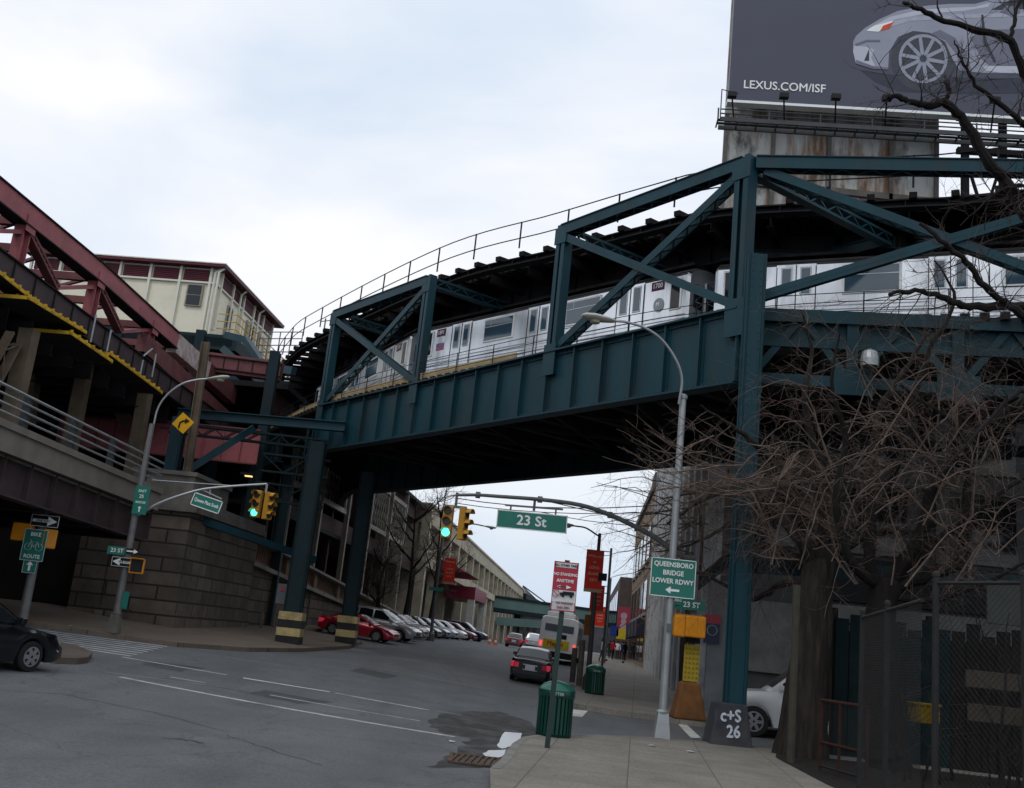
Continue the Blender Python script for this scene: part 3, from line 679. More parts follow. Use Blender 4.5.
# second row columns, further columns to the right and braces
for x, y, zt, w_ in ((17.3, 25.8, ZB, .7), (19, 33, ZB, .6), (-11.3, 55.5, 9.9, .6), (-16.0, 57.5, 9.9, .6), (-14.8, 67, 9.9, .6), (-19, 69, 9.9, .6), (-17, 80, 9.9, .6)):
    g = G(x, y); mb = MB()
    mb.box((x, y, (g + zt) / 2), (w_, .05, zt - g)); mb.box((x - w_ / 2, y, (g + zt) / 2), (.06, w_ * .8, zt - g)); mb.box((x + w_ / 2, y, (g + zt) / 2), (.06, w_ * .8, zt - g)); mb.build("column", TEALD, via)
for x, y in ((-13.5, 61), (-16.5, 78), (-19.5, 63), (-21, 75)):
    g = G(x, y); mb = MB(); mb.ibeam((x, y, g), (x, y, 15.6), .5, .5, .05); mb.build("column", TEALD, via)
mb = MB(); mb.beam((pRx + .3, pRy + .3, 4.6), (17.2, 26.3, 4.9), .25, .4); mb.build("bracing_strut", TEALD, via); mb = MB(); mb.beam(aty(775, 524, 39.2), aty(676, 600, 40.6), .25, .4)
mb.build("bracing_strut", TEALD, via)
# bent frame under the left end: beam from the column head to the stone pier
mb = MB()
mb.ibeam(aty(345, 427, 45.2), aty(178, 413, 45.8), .35, .42, .04)
mb.build("tie_beam", TEAL, via)
mb = MB(); mb.lattice(aty(335, 446, 47), aty(170, 428, 47), .3, .5)
mb.lattice(aty(330, 470, 49), aty(262, 462, 49), .3, .9); mb.lattice(aty(325, 500, 51), aty(255, 490, 51), .3, .9)
mb.build("lattice_tie_beam", TEALD, via)
mb = MB(); mb.beam(aty(254, 428, 46.5), aty(182, 474, 45), .22, .3); mb.beam(aty(315, 560, 49), aty(200, 520, 44), .2, .3); mb.build("knee_brace", TEAL, via)
for px, pt, pb, yy, ww in ((181, 418, 470, 44.6, .55), (270, 352, 640, 52, .5), (262, 430, 640, 58, .5), (253, 430, 640, 66, .5)):
    a = aty(px + (pt < 400) * 6, pt, yy); mb = MB(); mb.ibeam((a.x, a.y, max(G(a.x, a.y), 0) if pb > 600 else 7.3), a, ww, ww, .05); mb.build("frame_post", TEAL if yy < 50 else TEALD, via)
# drain pipes at the column head
mb = MB(); q0, q1, q2 = aty(309, 428, 46.2), aty(304, 455, 46.2), aty(312, 478, 46.2); mb.tube([q0, q1, q2, aty(308, 500, 46.2)], .05, 6); mb.tube([p + Vector((.22, 0, 0)) for p in (q0, q1, q2)], .04, 6); mb.build("drain_pipe", TEAL, via)
mb = MB()
# junction box hanging on the striped column
jb = aty(283, 594, 46.4); mb.box(jb, (.5, .25, .85)); mb.build("junction_box", mat("grey_box", (.1, .11, .12), .5), via)
mb = MB(); mb.box(jb + Vector((-.02, -.14, .2)), (.16, .02, .16)); mb.build("warning_label", SIGNR, via)
# floodlight on the right girder
fl = RP(3.3, -.45, 10.3)
mb = MB(); mb.lathe(fl, [(.05, .28), (.2, .2), (.24, 0), (.24, -.2)], 14); mb.build("floodlight", GALV, via)

# ================================================================== subway cars
ZR = 12.42
def train_car(L=17.1, lit=True):
    t = thing("subway_car", "x", "subway car")
    W, H0, H1 = 2.7, .95, 3.25
    body = MB()
    # cross section (y, z): near side y=0
    sec = [(0.0, H0), (-.02, 1.6), (-.02, 3.06), (.0, 3.15), (.16, 3.32), (.45, 3.45), (.9, 3.55), (1.35, 3.58), (1.8, 3.55), (2.25, 3.45), (2.54, 3.32), (2.7, 3.15), (2.72, 3.06), (2.72, 1.6), (2.7, H0)]
    n = len(sec); xs_ = [0, .12] + [L * k / 12 for k in range(1, 12)] + [L - .12, L]
    vs = []; fs = []
    for i, x in enumerate(xs_):
        ins = .07 if i in (0, len(xs_) - 1) else 0
        for y, z in sec: vs.append((x, y + (ins if y < 1.35 else -ins), z - (ins if z > 3 else 0)))
    for i in range(len(xs_) - 1):
        for k in range(n - 1): fs.append((i * n + k, i * n + k + 1, (i + 1) * n + k + 1, (i + 1) * n + k))
        fs.append((i * n + n - 1, i * n, (i + 1) * n, (i + 1) * n + n - 1))
    fs.append(tuple(range(n))); fs.append(tuple((len(xs_) - 1) * n + k for k in range(n)))
    body.add(vs, fs)
    for i_, f_ in enumerate(body.f):
        if sum(body.v[q][2] for q in f_) / len(f_) > 3.08 and len(f_) == 4: body.mi[i_] = 1
    bo = body.build("body", [STAINLESS, mat("sooty_roof", (.05, .05, .052), .6)], t)
    # corrugation ribs below the windows and dark roof strip
    mb = MB()
    for k in range(5): mb.bx(.15, L - .15, -.045, -.02, 1.02 + k * .14, 1.045 + k * .14)
    mb.build("rib_trim", STAINLESS_D, t)
    mb = MB(); mb.bx(.1, L - .1, .3, 2.4, 3.53, 3.64); mb.bx(.05, L - .05, .02, .08, 3.16, 3.2); mb.build("roof_strip", STEEL_DARK, t)
    # doors
    for xc in (3.15, 8.6, 14.05):
        fr = MB(); fr.bx(xc - .74, xc + .74, -.035, -.01, 1.0, 3.1); f = fr.build("door", STAINLESS, t)
        g_ = MB(); g_.bx(xc - .018, xc + .018, -.05, -.03, 1.0, 3.08); g_.bx(xc - .75, xc - .72, -.05, -.03, 1.0, 3.03); g_.bx(xc + .72, xc + .75, -.05, -.03, 1.0, 3.03); g_.build("door_seal", BLACK, f)
        for q in (-1, 1):
            fr = MB(); fr.bx(xc + q * .36 - .21, xc + q * .36 + .21, -.055, -.03, 1.98, 3.0); fr.build("window_frame", STAINLESS_D, f, bevel=.02)
            g_ = MB(); g_.bx(xc + q * .36 - .16, xc + q * .36 + .16, -.065, -.05, 2.04, 2.94); g_.build("pane", GLASS, f)
    for x0, x1 in ((4.85, 6.95), (10.3, 12.4)):
        fr = MB(); fr.bx(x0, x1, -.06, -.01, 1.95, 3.0); f = fr.build("window", WHITE, t, bevel=.03)
        g_ = MB(); g_.bx(x0 + .09, x1 - .09, -.075, -.055, 2.04, 2.92); g_.build("pane", GLASS, f)
        g_ = MB(); g_.bx(x0 + .09, x1 - .09, -.085, -.07, 2.6, 2.63); g_.bx(x0 + .5, x0 + .53, -.084, -.07, 2.63, 2.92); g_.build("glazing_bar", STAINLESS_D, f)
    for x0, x1 in ((.35, .95), (16.15, 16.75)):
        fr = MB(); fr.bx(x0, x1, -.06, -.01, 1.8, 3.0); f = fr.build("window", WHITE, t, bevel=.03)
        g_ = MB(); g_.bx(x0 + .08, x1 - .08, -.075, -.055, 1.88, 2.92); g_.build("pane", DARKGLASS, f)
    # ends
    for x, q in ((0, -1), (L, 1)):
        e_ = MB(); e_.bx(x + q * .0, x + q * .05, .95, 1.75, 1.0, 3.0); ed = e_.build("end_door", STAINLESS_D, t)
        g_ = MB(); g_.bx(x + q * .05, x + q * .065, 1.08, 1.62, 1.9, 2.8); g_.build("pane", DARKGLASS, ed)
        for y0 in (.25, 1.95):
            g_ = MB(); g_.bx(x, x + q * .03, y0, y0 + .5, 1.9, 2.75); g_.build("end_window", DARKGLASS, t)
        g_ = MB(); g_.bx(x, x + q * .1, .05, .6, .9, 1.3); g_.build("coupler_guard", BLACK, t)
        g_ = MB()
        for yy in (.35, 2.3):
            for k in range(5): g_.tube([(x + q * .02, yy, 1.1 + k * .35), (x + q * .4, yy, 1.27 + k * .35), (x + q * .02, yy, 1.4 + k * .35)], .02, 4)
        g_.build("safety_spring", STAINLESS_D, t)
    # plates
    for x, rev in ((1.55, 0), (15.5, 1)):
        p_ = MB(); p_.bx(x - .33, x + .33, -.035, -.01, 2.68, 3.02); o_ = p_.build("number_plate", mat("plum_plate", (.1, .025, .06), .5), t)
        tx = MB(); put_text(tx, "1700" if rev else "1891", .26, (x, -.045, 2.85), (1, 0, 0), (0, 0, 1), 1, .006); tx.build("lettering", LETTER, o_)
    p_ = MB(); p_.lathe((0, 0, 0), [(.27, -.01), (.27, .01)], 24); p_.v = [(15.6 + v[0], -.035 + v[2], 2.1 + v[1]) for v in p_.v]; o_ = p_.build("round_emblem", mat("emblem_grey", (.28, .31, .34), .5), t)
    tx = MB(); put_text(tx, "M", .24, (15.56, -.055, 2.12), (1, 0, 0), (0, 0, 1), 1, .006); tx.build("lettering", LETTER, o_)
    p_ = MB(); p_.bx(1.25, 1.85, -.03, -.01, 2.02, 2.36); o_ = p_.build("flag_decal", mat("flag_blue", (.1, .13, .3), .5), t)
    s_ = MB(); s_.bx(1.27, 1.83, -.036, -.028, 2.03, 2.12); s_.bx(1.5, 1.83, -.036, -.028, 2.18, 2.23); s_.bx(1.5, 1.83, -.036, -.028, 2.28, 2.33); s_.build("flag_stripes", mat("flag_red", (.45, .08, .1), .5), o_)
    # underframe and bogies
    u = MB(); u.bx(.3, L - .3, .3, 2.4, .7, .95)
    for x in (5.2, 7.6, 10.4): u.bx(x - .7, x + .7, .25, 1.1, .3, .72)
    u.build("underframe", BLACK, t)
    for xc in (2.7, L - 2.7):
        b_ = MB(); b_.bx(xc - 1.3, xc + 1.3, .25, .45, .35, .7); b_.bx(xc - 1.3, xc + 1.3, 2.25, 2.45, .35, .7); bb = b_.build("bogie", STEEL_DARK, t)
        for q in (-1, 1):
            w_ = MB()
            for yy in (.5, 2.2): w_.wheel((xc + q * .95, yy, .42), .42, .13)
            w_.build("wheel", STEEL_DARK, bb)
    return t
tc0 = train_car()
def place_car(o, p, q, label):
    p, q = Vector(p), Vector(q); o.location = (p.x, p.y, ZR - .05); o.rotation_euler = (0, 0, math.atan2(q.y - p.y, q.x - p.x)); o.scale = (.89, 1, 1); o["label"] = label; o["group"] = "coupled subway cars of the passing train"
place_car(tc0, (-4.32, 46.7), (6.0, 35.4), "silver subway car numbered 1700 standing between the teal posts above the road")
c2 = copy_tree(tc0); place_car(c2, (6.72, 34.85), (20.3, 28.2), "silver subway car passing under the billboard behind the bare branches")
c3 = copy_tree(tc0); place_car(c3, (-11.6, 61.4), (-5.0, 47.8), "shadowed subway car coupled behind the crossed brace nearest the station")
for c in (c3, c2):
    for ch in list(c.children):
        if ch.name.startswith(("round_emblem",)): 
            for g2 in list(ch.children): bpy.data.objects.remove(g2)
            bpy.data.objects.remove(ch)
# ================================================================== stone pier, ramp wall
SDV = Vector((.094, 1, 0)).normalized(); SDN = Vector((1, -.094, 0)).normalized()
def SP(x0, y0, s, off, z): p = Vector((x0, y0, 0)) + SDV * s + SDN * off; return Vector((p.x, p.y, z))
pier = thing("stone_pier", "massive grey granite block pier with cornice carrying the left bridge roadway", "bridge pier", (-14.5, 45, 1.1))
mb = MB()
PX, PY = -12.3, 42.6
def sbox(mb, s0, s1, o0, o1, z0, z1):
    a = [SP(PX, PY, s, o_, 0) for s, o_ in ((s0, o0), (s1, o0), (s1, o1), (s0, o1))]
    mb.add([(p.x, p.y, z0) for p in a] + [(p.x, p.y, z1) for p in a], MB.BF)
sbox(mb, 0, 9, -3.0, 0, .4, 6.0); mb.build("block_shaft", STONE, pier)
mb = MB(); sbox(mb, -.16, 9.1, -3.15, .16, .4, 1.75); mb.build("plinth", STONE, pier)
mb = MB(); sbox(mb, -.32, 9.2, -3.2, .32, 5.75, 6.0); sbox(mb, -.22, 9.2, -3.1, .22, 6.0, 6.28); mb.build("cornice", CONCD, pier)
mb = MB(); sbox(mb, .3, 4.5, -2.8, -.2, 6.28, 7.25); sbox(mb, .2, 4.6, -2.9, -.1, 7.25, 7.42); mb.build("parapet_block", CONCD, pier)
mb = MB(); sbox(mb, 0.1, 1.3, -4.4, -3.0, .4, 4.9); mb.build("quoin_return", STONE, pier)
wall = thing("ramp_retaining_wall", "long stone retaining wall with balustrade sloping down behind the parked cars", "retaining wall", (-9.5, 72, 1.6))
def wtop(s): return 6.15 - (s / 57.) * 3.1
def wseg(mb, s0, s1, o0, o1, f0, f1, base=None):
    vs = []
    for s in (s0, s1):
        for o_ in (o0, o1):
            for f_ in (f0, f1):
                p = SP(PX, PY, s, o_, 0); z = base if (f_ is None) else wtop(s) + f_; vs.append((p.x, p.y, z))
    # order: s0o0f0,s0o0f1,s0o1f0,s0o1f1,s1...
    mb.add([vs[0], vs[2], vs[6], vs[4], vs[1], vs[3], vs[7], vs[5]], MB.BF)
mb = MB(); wseg(mb, 9, 70, -1.2, -.12, None, -1.35, .2); mb.build("block_face", STONE, wall)
WARM = mat("warm_sandstone", (.2, .13, .09), .8, 0, .2, 2, dirt=(.1, .065, .045), damt=.6)
mb = MB(); wseg(mb, 9, 70, -1.2, .12, -1.35, -1.15); wseg(mb, 9, 70, -1.1, .04, -.14, .0)
mb.build("coping", CONC, wall)
mb = MB(); wseg(mb, 9, 70, -.75, -.35, -1.15, -.9)
k = 9.
while k < 70:
    wseg(mb, k, k + .7, -.85, -.2, -1.15, -.14); k += 6.2
mb.build("parapet_pier", WARM, wall)
mb = MB(); k = 9.8
while k < 66: wseg(mb, k, k + .22, -.62, -.42, -.9, -.14); k += .42
mb.build("balusters", WARM, wall)
mb = MB(); wseg(mb, 9, 70, -.98, -.9, -1.15, -.14); mb.build("parapet_back", WARM, wall)
mb = MB()
for s, h in ((13.5, 2.9), (20.5, 2.7)): wseg(mb, s, s + .12, -.12, -.04, None, -1.4, .4)
for s in (10, 12, 15, 16.5, 18): p = SP(PX, PY, s, .5, 0); mb.tube([(p.x, p.y, 1.1), (p.x, p.y, 2.2)], .07, 6)
mb.build("pilaster_line", CONCD, wall)

# ================================================================== lower bridge roadway on the left
rd = thing("bridge_approach_road", "concrete edged bridge roadway deck with grey steel rail ending at the stone pier", "bridge deck", (-14, 34, 5))
DX, DY = -13.05, 40.4
def DP(s, off, z): p = Vector((DX, DY, 0)) - SDV * s + SDN * off; return Vector((p.x, p.y, z))
def dbox(mb, s0, s1, o0, o1, z0, z1, sl=.03):
    vs = []
    for zz in (z0, z1):
        for s, o_ in ((s0, o0), (s1, o0), (s1, o1), (s0, o1)): vs.append(DP(s, o_, zz + s * sl))
    mb.add(vs, MB.BF)
mb = MB(); dbox(mb, 0, 48, -22, -.1, 5.35, 5.75); mb.build("deck_slab", CONCD, rd)
mb = MB(); dbox(mb, 0, 48, -.35, .12, 5.5, 6.3, .024); dbox(mb, 0, 48, -.3, .2, 6.14, 6.34, .024); mb.build("concrete_kerb", mat("pale_concrete_edge", (.19, .172, .15), .85, 0, .15, 1.4, dirt=(.15, .13, .11), damt=.6), rd)
mb = MB(); dbox(mb, 0, 48, -.3, -.24, 4.35, 5.5)
for s in frange(0, 48, 1.5): dbox(mb, s, s + .06, -.24, -.06, 4.4, 5.5)
for z in (4.3, 5.42): dbox(mb, 0, 48, -.5, -.04, z, z + .06)
mb.build("edge_girder", BROWN, rd)
mb = MB()
for s in frange(1, 47, 3.2): dbox(mb, s, s + .35, -22, -.3, 4.2, 5.35)
mb.build("floor_beams", STEEL_DARK, rd)
for s in frange(1.3, 48, 2.9):
    mb = MB(); p = DP(s, -.1, 6.3 + s * .022); mb.box(p + Vector((0, 0, .52)), (.2, .26, 1.04), .09); mb.box(p + Vector((0, 0, .04)), (.3, .3, .08)); mb.build("rail_post", mat("dark_rail_post", (.05, .055, .06), .6, .2), rd)
for zz, r_ in ((7.32, .045), (7.08, .035), (6.84, .035), (6.6, .035)):
    mb = MB(); mb.tube([DP(0, .02, zz), DP(48, .02, zz + 48 * .022)], r_, 8); mb.build("rail", GALV, rd)
for px, y, z1 in ((-15.8, 43.6, 5), (-24, 44, 5)):
    pass
SHADED_STONE = mat("shaded_stone", (.01, .009, .008), .9, 0, .3, 1.5)  # underpass shade put into the stone colour
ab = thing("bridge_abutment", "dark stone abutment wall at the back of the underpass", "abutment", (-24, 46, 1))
mb = MB(); mb.bx(-60, -15.2, 44.5, 46, 0, 5.6); mb.build("block_face", SHADED_STONE, ab)
mb = MB()
for x in (-19, -26, -33): mb.bx(x - .5, x + .5, 24, 25.2, 0, 4.6); mb.bx(x - .5, x + .5, 34.5, 35.5, 0, 4.6)
mb.build("underpass_pillar", CONCD, rd)
mb = MB(); mb.bx(-60, -38, -10, 44, -1, 12); tag(mb.build("unseen_shade_wall", CONCD), "unseen concrete wall added to keep the underpass dark", "wall")  # out of view, added to block light from the underpass

# ================================================================== red truss bridge
tr = thing("red_truss_approach", "rust red riveted truss bridge approach with yellow edged catwalks", "truss bridge", (-17, 43, 7))
T0 = Vector((-17.62, 32.79, 0)); T1 = Vector((-15.69, 53.27, 0)); TD = (T1 - T0).normalized(); TN = Vector((TD.y, -TD.x, 0))
TA = (T0.x, T0.y); TB = (T1.x, T1.y)
def ton(px, py, off=0.): return onl(px, py, TA, TB, off)
def tz(y): return 15.08 - (y - 32.8) * .014 - max(0, y - 40) * .035     # top of chord
def TP(y, off, z): s = (y - T0.y) / TD.y; p = T0 + TD * s + TN * off; return Vector((p.x, p.y, z))
def zb_(y): return tz(y) - 3.05 - max(0, (y - 40)) * .0
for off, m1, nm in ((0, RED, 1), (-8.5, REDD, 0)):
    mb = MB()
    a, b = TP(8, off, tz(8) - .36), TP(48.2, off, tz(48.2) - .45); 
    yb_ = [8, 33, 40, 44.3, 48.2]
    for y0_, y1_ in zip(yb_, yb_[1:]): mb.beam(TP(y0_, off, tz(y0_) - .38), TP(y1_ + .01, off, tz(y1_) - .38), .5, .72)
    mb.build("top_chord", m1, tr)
    mb = MB(); 
    for y0_, y1_ in zip(yb_, yb_[1:]):
        for q in (-.01, -.76): mb.beam(TP(y0_, off, tz(y0_) + q), TP(y1_, off, tz(y1_) + q), .62, .05)
    mb.build("chord_flange", STEEL_DARK, tr)
    mb = MB(); mb.beam(TP(48.2, off, tz(48.2) - .5), TP(52.6, off, tz(52.6) - .5), .5, .94); mb.build("peeling_chord_end", PRIMER if nm else REDD, tr)
    mb = MB(); mb.beam(TP(52.6, off, tz(52.6) - .5), TP(57, off, tz(57) - .55), .5, .95); mb.beam(TP(45, off, tz(45) - 1.6), TP(57, off, tz(57) - 2.0), .45, .8); mb.build("end_chord", REDD, tr)
    mb = MB(); mb.beam(TP(8, off, 13.35), TP(58, off, 11.6), .5, .85); mb.build("bottom_chord", BROWN, tr)
    mb = MB(); mb.beam(TP(8, off, 13.79), TP(58, off, 12.04), .66, .05); mb.beam(TP(8, off, 12.91), TP(58, off, 11.16), .66, .05)
    for y in frange(9, 57, 1.4): mb.beam(TP(y, off + .27, 12.95 - (y - 8) * .035), TP(y, off + .27, 13.75 - (y - 8) * .035), .04, .08)
    mb.build("chord_flange", STEEL_DARK, tr)
    ys_ = [12.6, 18.1, 23.6, 29.1, 34.6, 40.1, 45.6]
    for i, y in enumerate(ys_):
        mb = MB()
        for q in (-1, 1): mb.beam(TP(y + q * .2, off, 12.7), TP(y + q * .2, off, tz(y) - .6), .38, .05, TD)
        mb.beam(TP(y, off, 12.7), TP(y, off, tz(y) - .6), .04, .4, TD)
        mb.build("truss_vertical", m1, tr)
        mb = MB(); mb.beam(TP(y - .3, off + .27, tz(y) - .7), TP(y + .3, off + .27, tz(y) - .7), .03, .6); mb.build("gusset_plate", m1, tr)
        if i + 1 < len(ys_):
            y2 = ys_[i + 1]; ym = (y + y2) / 2
            mb = MB(); mb.lattice(TP(y + .15, off, tz(y) - .8), TP(ym, off, 13.0), .34, .26); mb.build("lattice_diagonal", REDD, tr)
            mb = MB(); mb.beam(TP(y2 - .15, off, tz(y) - 1.1), TP(ym, off, 13.0), .3, .14); mb.build("diagonal_brace", m1, tr)
mb = MB()
for y in frange(12.6, 50, 2.75):
    mb.beam(TP(y, -.2, tz(y) - .6), TP(y, -8.3, tz(y) - .6), .22, .3)
    mb.beam(TP(y, -.2, tz(y) - .6), TP(y + 2.75, -4.2, tz(y) - .6), .12, .12); mb.beam(TP(y + 2.75, -8.3, tz(y) - .6), TP(y, -4.2, tz(y) - .6), .12, .12)
mb.build("top_lateral_bracing", REDD, tr)
mb = MB()
for y in frange(11, 57, 1.6): mb.ibeam(TP(y, -.1, 11.5 - (y - 8) * .015), TP(y, -8.4, 11.5 - (y - 8) * .015), .3, .9, .04)
mb.beam(TP(8, -4, 12.1), TP(57, -4, 11.3), 7.8, .12)
mb.build("floor_beams", STEEL_DARK, tr)
# catwalks hung outboard with yellow kick-beams
GRATE = mat("catwalk_grating", (.02, .02, .02), .7, 0, .3, 8)
def catwalk(pxa, pxb, off0, off1, drop=0.):
    a = ton(*pxa, off1); b = ton(*pxb, off1)
    if (b - a).length > 40: return
    a0 = a - TN * (off1 - off0); b0 = b - TN * (off1 - off0)
    a0 = Vector((a0.x, a0.y, a.z)); b0 = Vector((b0.x, b0.y, b.z))
    mb = MB(); mb.prism([a, b, b0, a0], (0, 0, -.06))
    n = int((b - a).length / .9)
    for k in range(n + 1): mb.beam(a.lerp(b, k / n), a0.lerp(b0, k / n), .08, .16)
    c = mb.build("catwalk", GRATE, tr)
    mb = MB(); mb.beam(a + Vector((0, 0, .02)), b + Vector((0, 0, .02)), .07, .12); mb.beam(a, a0, .1, .12); mb.beam(b, b0, .1, .12)
    for k in range(0, 2 * n): 
        p = a.lerp(b, k / (2. * n)); mb.beam(p + TN * .05, p + TN * .05 + Vector((0, 0, .12)), .1, .04)
    mb.beam(a.lerp(a0, .3) + Vector((0, 0, .08)), b.lerp(b0, .3) + Vector((0, 0, .08)), .05, .06)
    mb.build("yellow_edge_beam", YEL, c)
catwalk((-60, 225), (40, 306), .3, 1.0)
catwalk((28, 298), (86, 333), .3, 1.6)
catwalk((70, 333), (112, 362), .3, 1.7)
catwalk((110, 354), (162, 393), .3, 1.6)
mb = MB()
for q in ((96, 315, 352), (111, 330, 358), (143, 360, 385)):
    p = ton(q[0], q[1], .8); p2 = Vector((p.x, p.y, p.z - 1.1)); mb.tube([p, p2], .04, 6)
mb.build("hanger_rod", GALV, tr)
mb = MB(); p = ton(150, 360, 1.0); mb.tube([p + Vector((-.1, -.6, 0)), p + Vector((0, 0, .5)), p + Vector((0, .6, .45)), p + Vector((0, .6, -.6))], .04, 6); mb.build("bent_pipe", GALV, tr)
# tan legs under the truss standing on the roadway
for (xa, ya), (xb, yb), d in (((75, 420), (92, 335), 3.0), ((118, 400), (95, 335), 4.0), ((133, 462), (148, 380), 2.0), ((30, 400), (38, 330), 5.5), ((8, 430), (30, 330), 1.0)):
    a = ton(xa, ya, -d + 2); b = ton(xb, yb, -d + 2); a = a + (a - b) * .35
    mb = MB(); mb.beam(a, b, .5, .5, TD); mb.build("tan_leg", TAN, tr)
a, b = ton(-15, 392, 1), ton(14, 338, 1); mb = MB(); mb.lattice(a, b, .3, .7, TD); mb.build("tan_lattice_brace", TAN, tr)
# cross girder and rear red girder below the station
mb = MB(); a, b = aty(168, 357, 53.5), aty(282, 372, 53.5)
mb.beam(a, b, .5, 1.0); mb.build("cross_girder", REDD, tr)
mb = MB(); mb.beam(a + Vector((0, -.05, .33)), b + Vector((0, -.05, .33)), .62, .05); mb.beam(a + Vector((0, -.05, -.33)), b + Vector((0, -.05, -.33)), .62, .05)
for k in range(9): p = a.lerp(b, k / 8); mb.beam(p + Vector((0, -.28, -.3)), p + Vector((0, -.28, .3)), .03, .05)
mb.build("girder_flange", STEEL_DARK, tr)
rg = thing("red_plate_girder", "dull red plate girder spanning behind the yellow arrow sign above the underpass", "girder", (-13, 51, 7))
mb = MB(); a, b = aty(60, 428, 51), aty(259, 448, 51); mb.beam(a, b, .1, 1.65)
for k in range(12): p = a.lerp(b, k / 11); mb.beam(p + Vector((0, -.1, -.8)), p + Vector((0, -.1, .8)), .05, .12)
mb.build("web_plate", RED, rg)
mb = MB(); 
for q in (-1, 1): mb.beam(a + Vector((0, 0, q * .84)), b + Vector((0, 0, q * .84)), .45, .06)
mb.build("flange", REDD, rg)
mb = MB(); 
for k in range(4): p = a.lerp(b, .2 + k * .25); mb.box((p.x, 52.6, 4.5), (.5, .5, 6.5))
mb.build("support_column", STEEL_DARK, rg)
# wooden/rusty lattice post on the pier
mb = MB(); mb.ibeam(aty(206, 342, 44.5), aty(187, 474, 44.5), .3, .32, .04, (1, 0, 0)); tag(mb.build("post", TAN), "weathered tan lattice post rising from the granite pier behind the arrow sign", "post")
# upper dark infrastructure behind (bridge bays, stairs)
st = thing("station_stairway", "teal and grey covered stairway slanting down beneath the station house", "stairway", (-18, 60, 8))
mb = MB(); a, b = aty(214, 366, 62), aty(266, 410, 62); mb.beam(a, b, .2, .7)
mb.build("stringer", TEAL, st)
mb = MB(); a2, b2 = aty(222, 348, 60.5), aty(272, 392, 60.5); mb.beam(a2, b2, .2, .4); mb.build("stringer", mat("pale_teal", (.045, .08, .09), .5), st)
mb = MB(); mb.beam(a + Vector((0, .8, .1)), b + Vector((0, .8, .1)), 1.6, .12)
for k in range(16): p = a.lerp(b, k / 16); mb.box(p + Vector((0, .8, .1)), (.32, 1.6, .05))
mb.build("treads", STEEL_DARK, st)

# ================================================================== station house
sh = thing("station_house", "cream panelled elevated station house with maroon louvres and maroon roof edge", "station building", (-24, 71, 19))
SX, SY = -19.9, 66.0
def HP(s, off, z): p = Vector((SX, SY, 0)) + SDV * s + SDN * off; return Vector((p.x, p.y, z))
def hbox(mb, s0, s1, o0, o1, z0, z1):
    a = [HP(s, o_, 0) for s, o_ in ((s0, o0), (s1, o0), (s1, o1), (s0, o1))]
    mb.add([(p.x, p.y, z0) for p in a] + [(p.x, p.y, z1) for p in a], MB.BF)
mb = MB(); hbox(mb, .3, 12.6, -12.7, -.3, 19.25, 23.9); wl = mb.build("wall", BEIGE, sh)
mb = MB(); hbox(mb, -.3, 13.4, -13.4, .35, 23.95, 24.12); rf = mb.build("roof", mat("maroon_roof", (.09, .03, .04), .4), sh)
mb = MB(); hbox(mb, -.36, 13.46, -13.46, .41, 23.88, 24.04); mb.build("eave_fascia", MAROON, rf)
mb = MB(); hbox(mb, -.4, 13.5, -13.5, .45, 24.05, 24.12); mb.build("roof_edge", BEIGE2, rf)
mb = MB()
for k in range(6):
    o1 = -.75 - k * 2.08; hbox(mb, .2, .3, o1 - 1.75, o1, 22.95, 23.75)
    for q in range(6): hbox(mb, .14, .2, o1 - 1.75, o1, 23.0 + q * .125, 23.06 + q * .125)
mb.build("louvre", MAROON, wl)
mb = MB()
for k in range(5):
    s1 = 1.2 + k * 2.3; hbox(mb, s1, s1 + 1.9, -.3, -.2, 22.95, 23.75)
    for q in range(6): hbox(mb, s1, s1 + 1.9, -.2, -.15, 23.0 + q * .125, 23.06 + q * .125)
mb.build("louvre", MAROON, wl)
mb = MB()
for k in range(7): hbox(mb, .1, .3, -.55 - k * 2.08 - .16, -.55 - k * 2.08, 19.25, 23.88)
for k in range(6): hbox(mb, .95 + k * 2.3, 1.1 + k * 2.3, -.3, -.1, 19.9, 23.88)
hbox(mb, .12, .3, -12.6, -.3, 22.8, 22.92); hbox(mb, .3, 12.6, -.3, -.16, 22.8, 22.92)
mb.build("trim", BEIGE2, wl)
mb = MB(); hbox(mb, .12, .3, -2.1, -1.0, 21.2, 22.7); wd = mb.build("window", mat("window_frame_grey", (.3, .29, .25), .5), wl)
mb = MB(); hbox(mb, .08, .14, -2.0, -1.1, 21.28, 21.92); hbox(mb, .08, .14, -2.0, -1.1, 22.0, 22.62); mb.build("pane", DARKGLASS, wd)
for s0, s1, z0, z1 in ((3.0, 4.0, 19.9, 22.3), (7.0, 9.2, 20.6, 22.5), (10, 11.6, 20.6, 22.4)):
    mb = MB(); hbox(mb, s0, s1, -.3, -.2, z0, z1); o_ = mb.build("door" if z0 < 20 else "window", mat("window_frame_grey", (.3, .29, .25)), wl)
    mb = MB(); hbox(mb, s0 + .12, s1 - .12, -.2, -.17, z0 + (.9 if z0 < 20 else .1), z1 - .12); mb.build("pane", DARKGLASS, o_)
for s, o_ in ((.15, -.4), (-.02, -.1), (4.6, -.1), (8.8, -.1)): mb = MB(); p = HP(s, o_ + .08, 23.9); mb.tube([p + Vector((.3, 0, 0)), p + Vector((0, -.1, -.35)), Vector((p.x, p.y - .1, 18.9))], .08, 6); mb.build("downpipe", BEIGE2, sh)
mb = MB(); hbox(mb, -.1, 14.5, -13.5, 1.6, 18.8, 19.25); hbox(mb, -.2, -.1, -13.5, 1.7, 18.5, 19.3); hbox(mb, -.1, 14.5, 1.6, 1.7, 18.5, 19.3)
mb.build("deck", TEALD, sh)
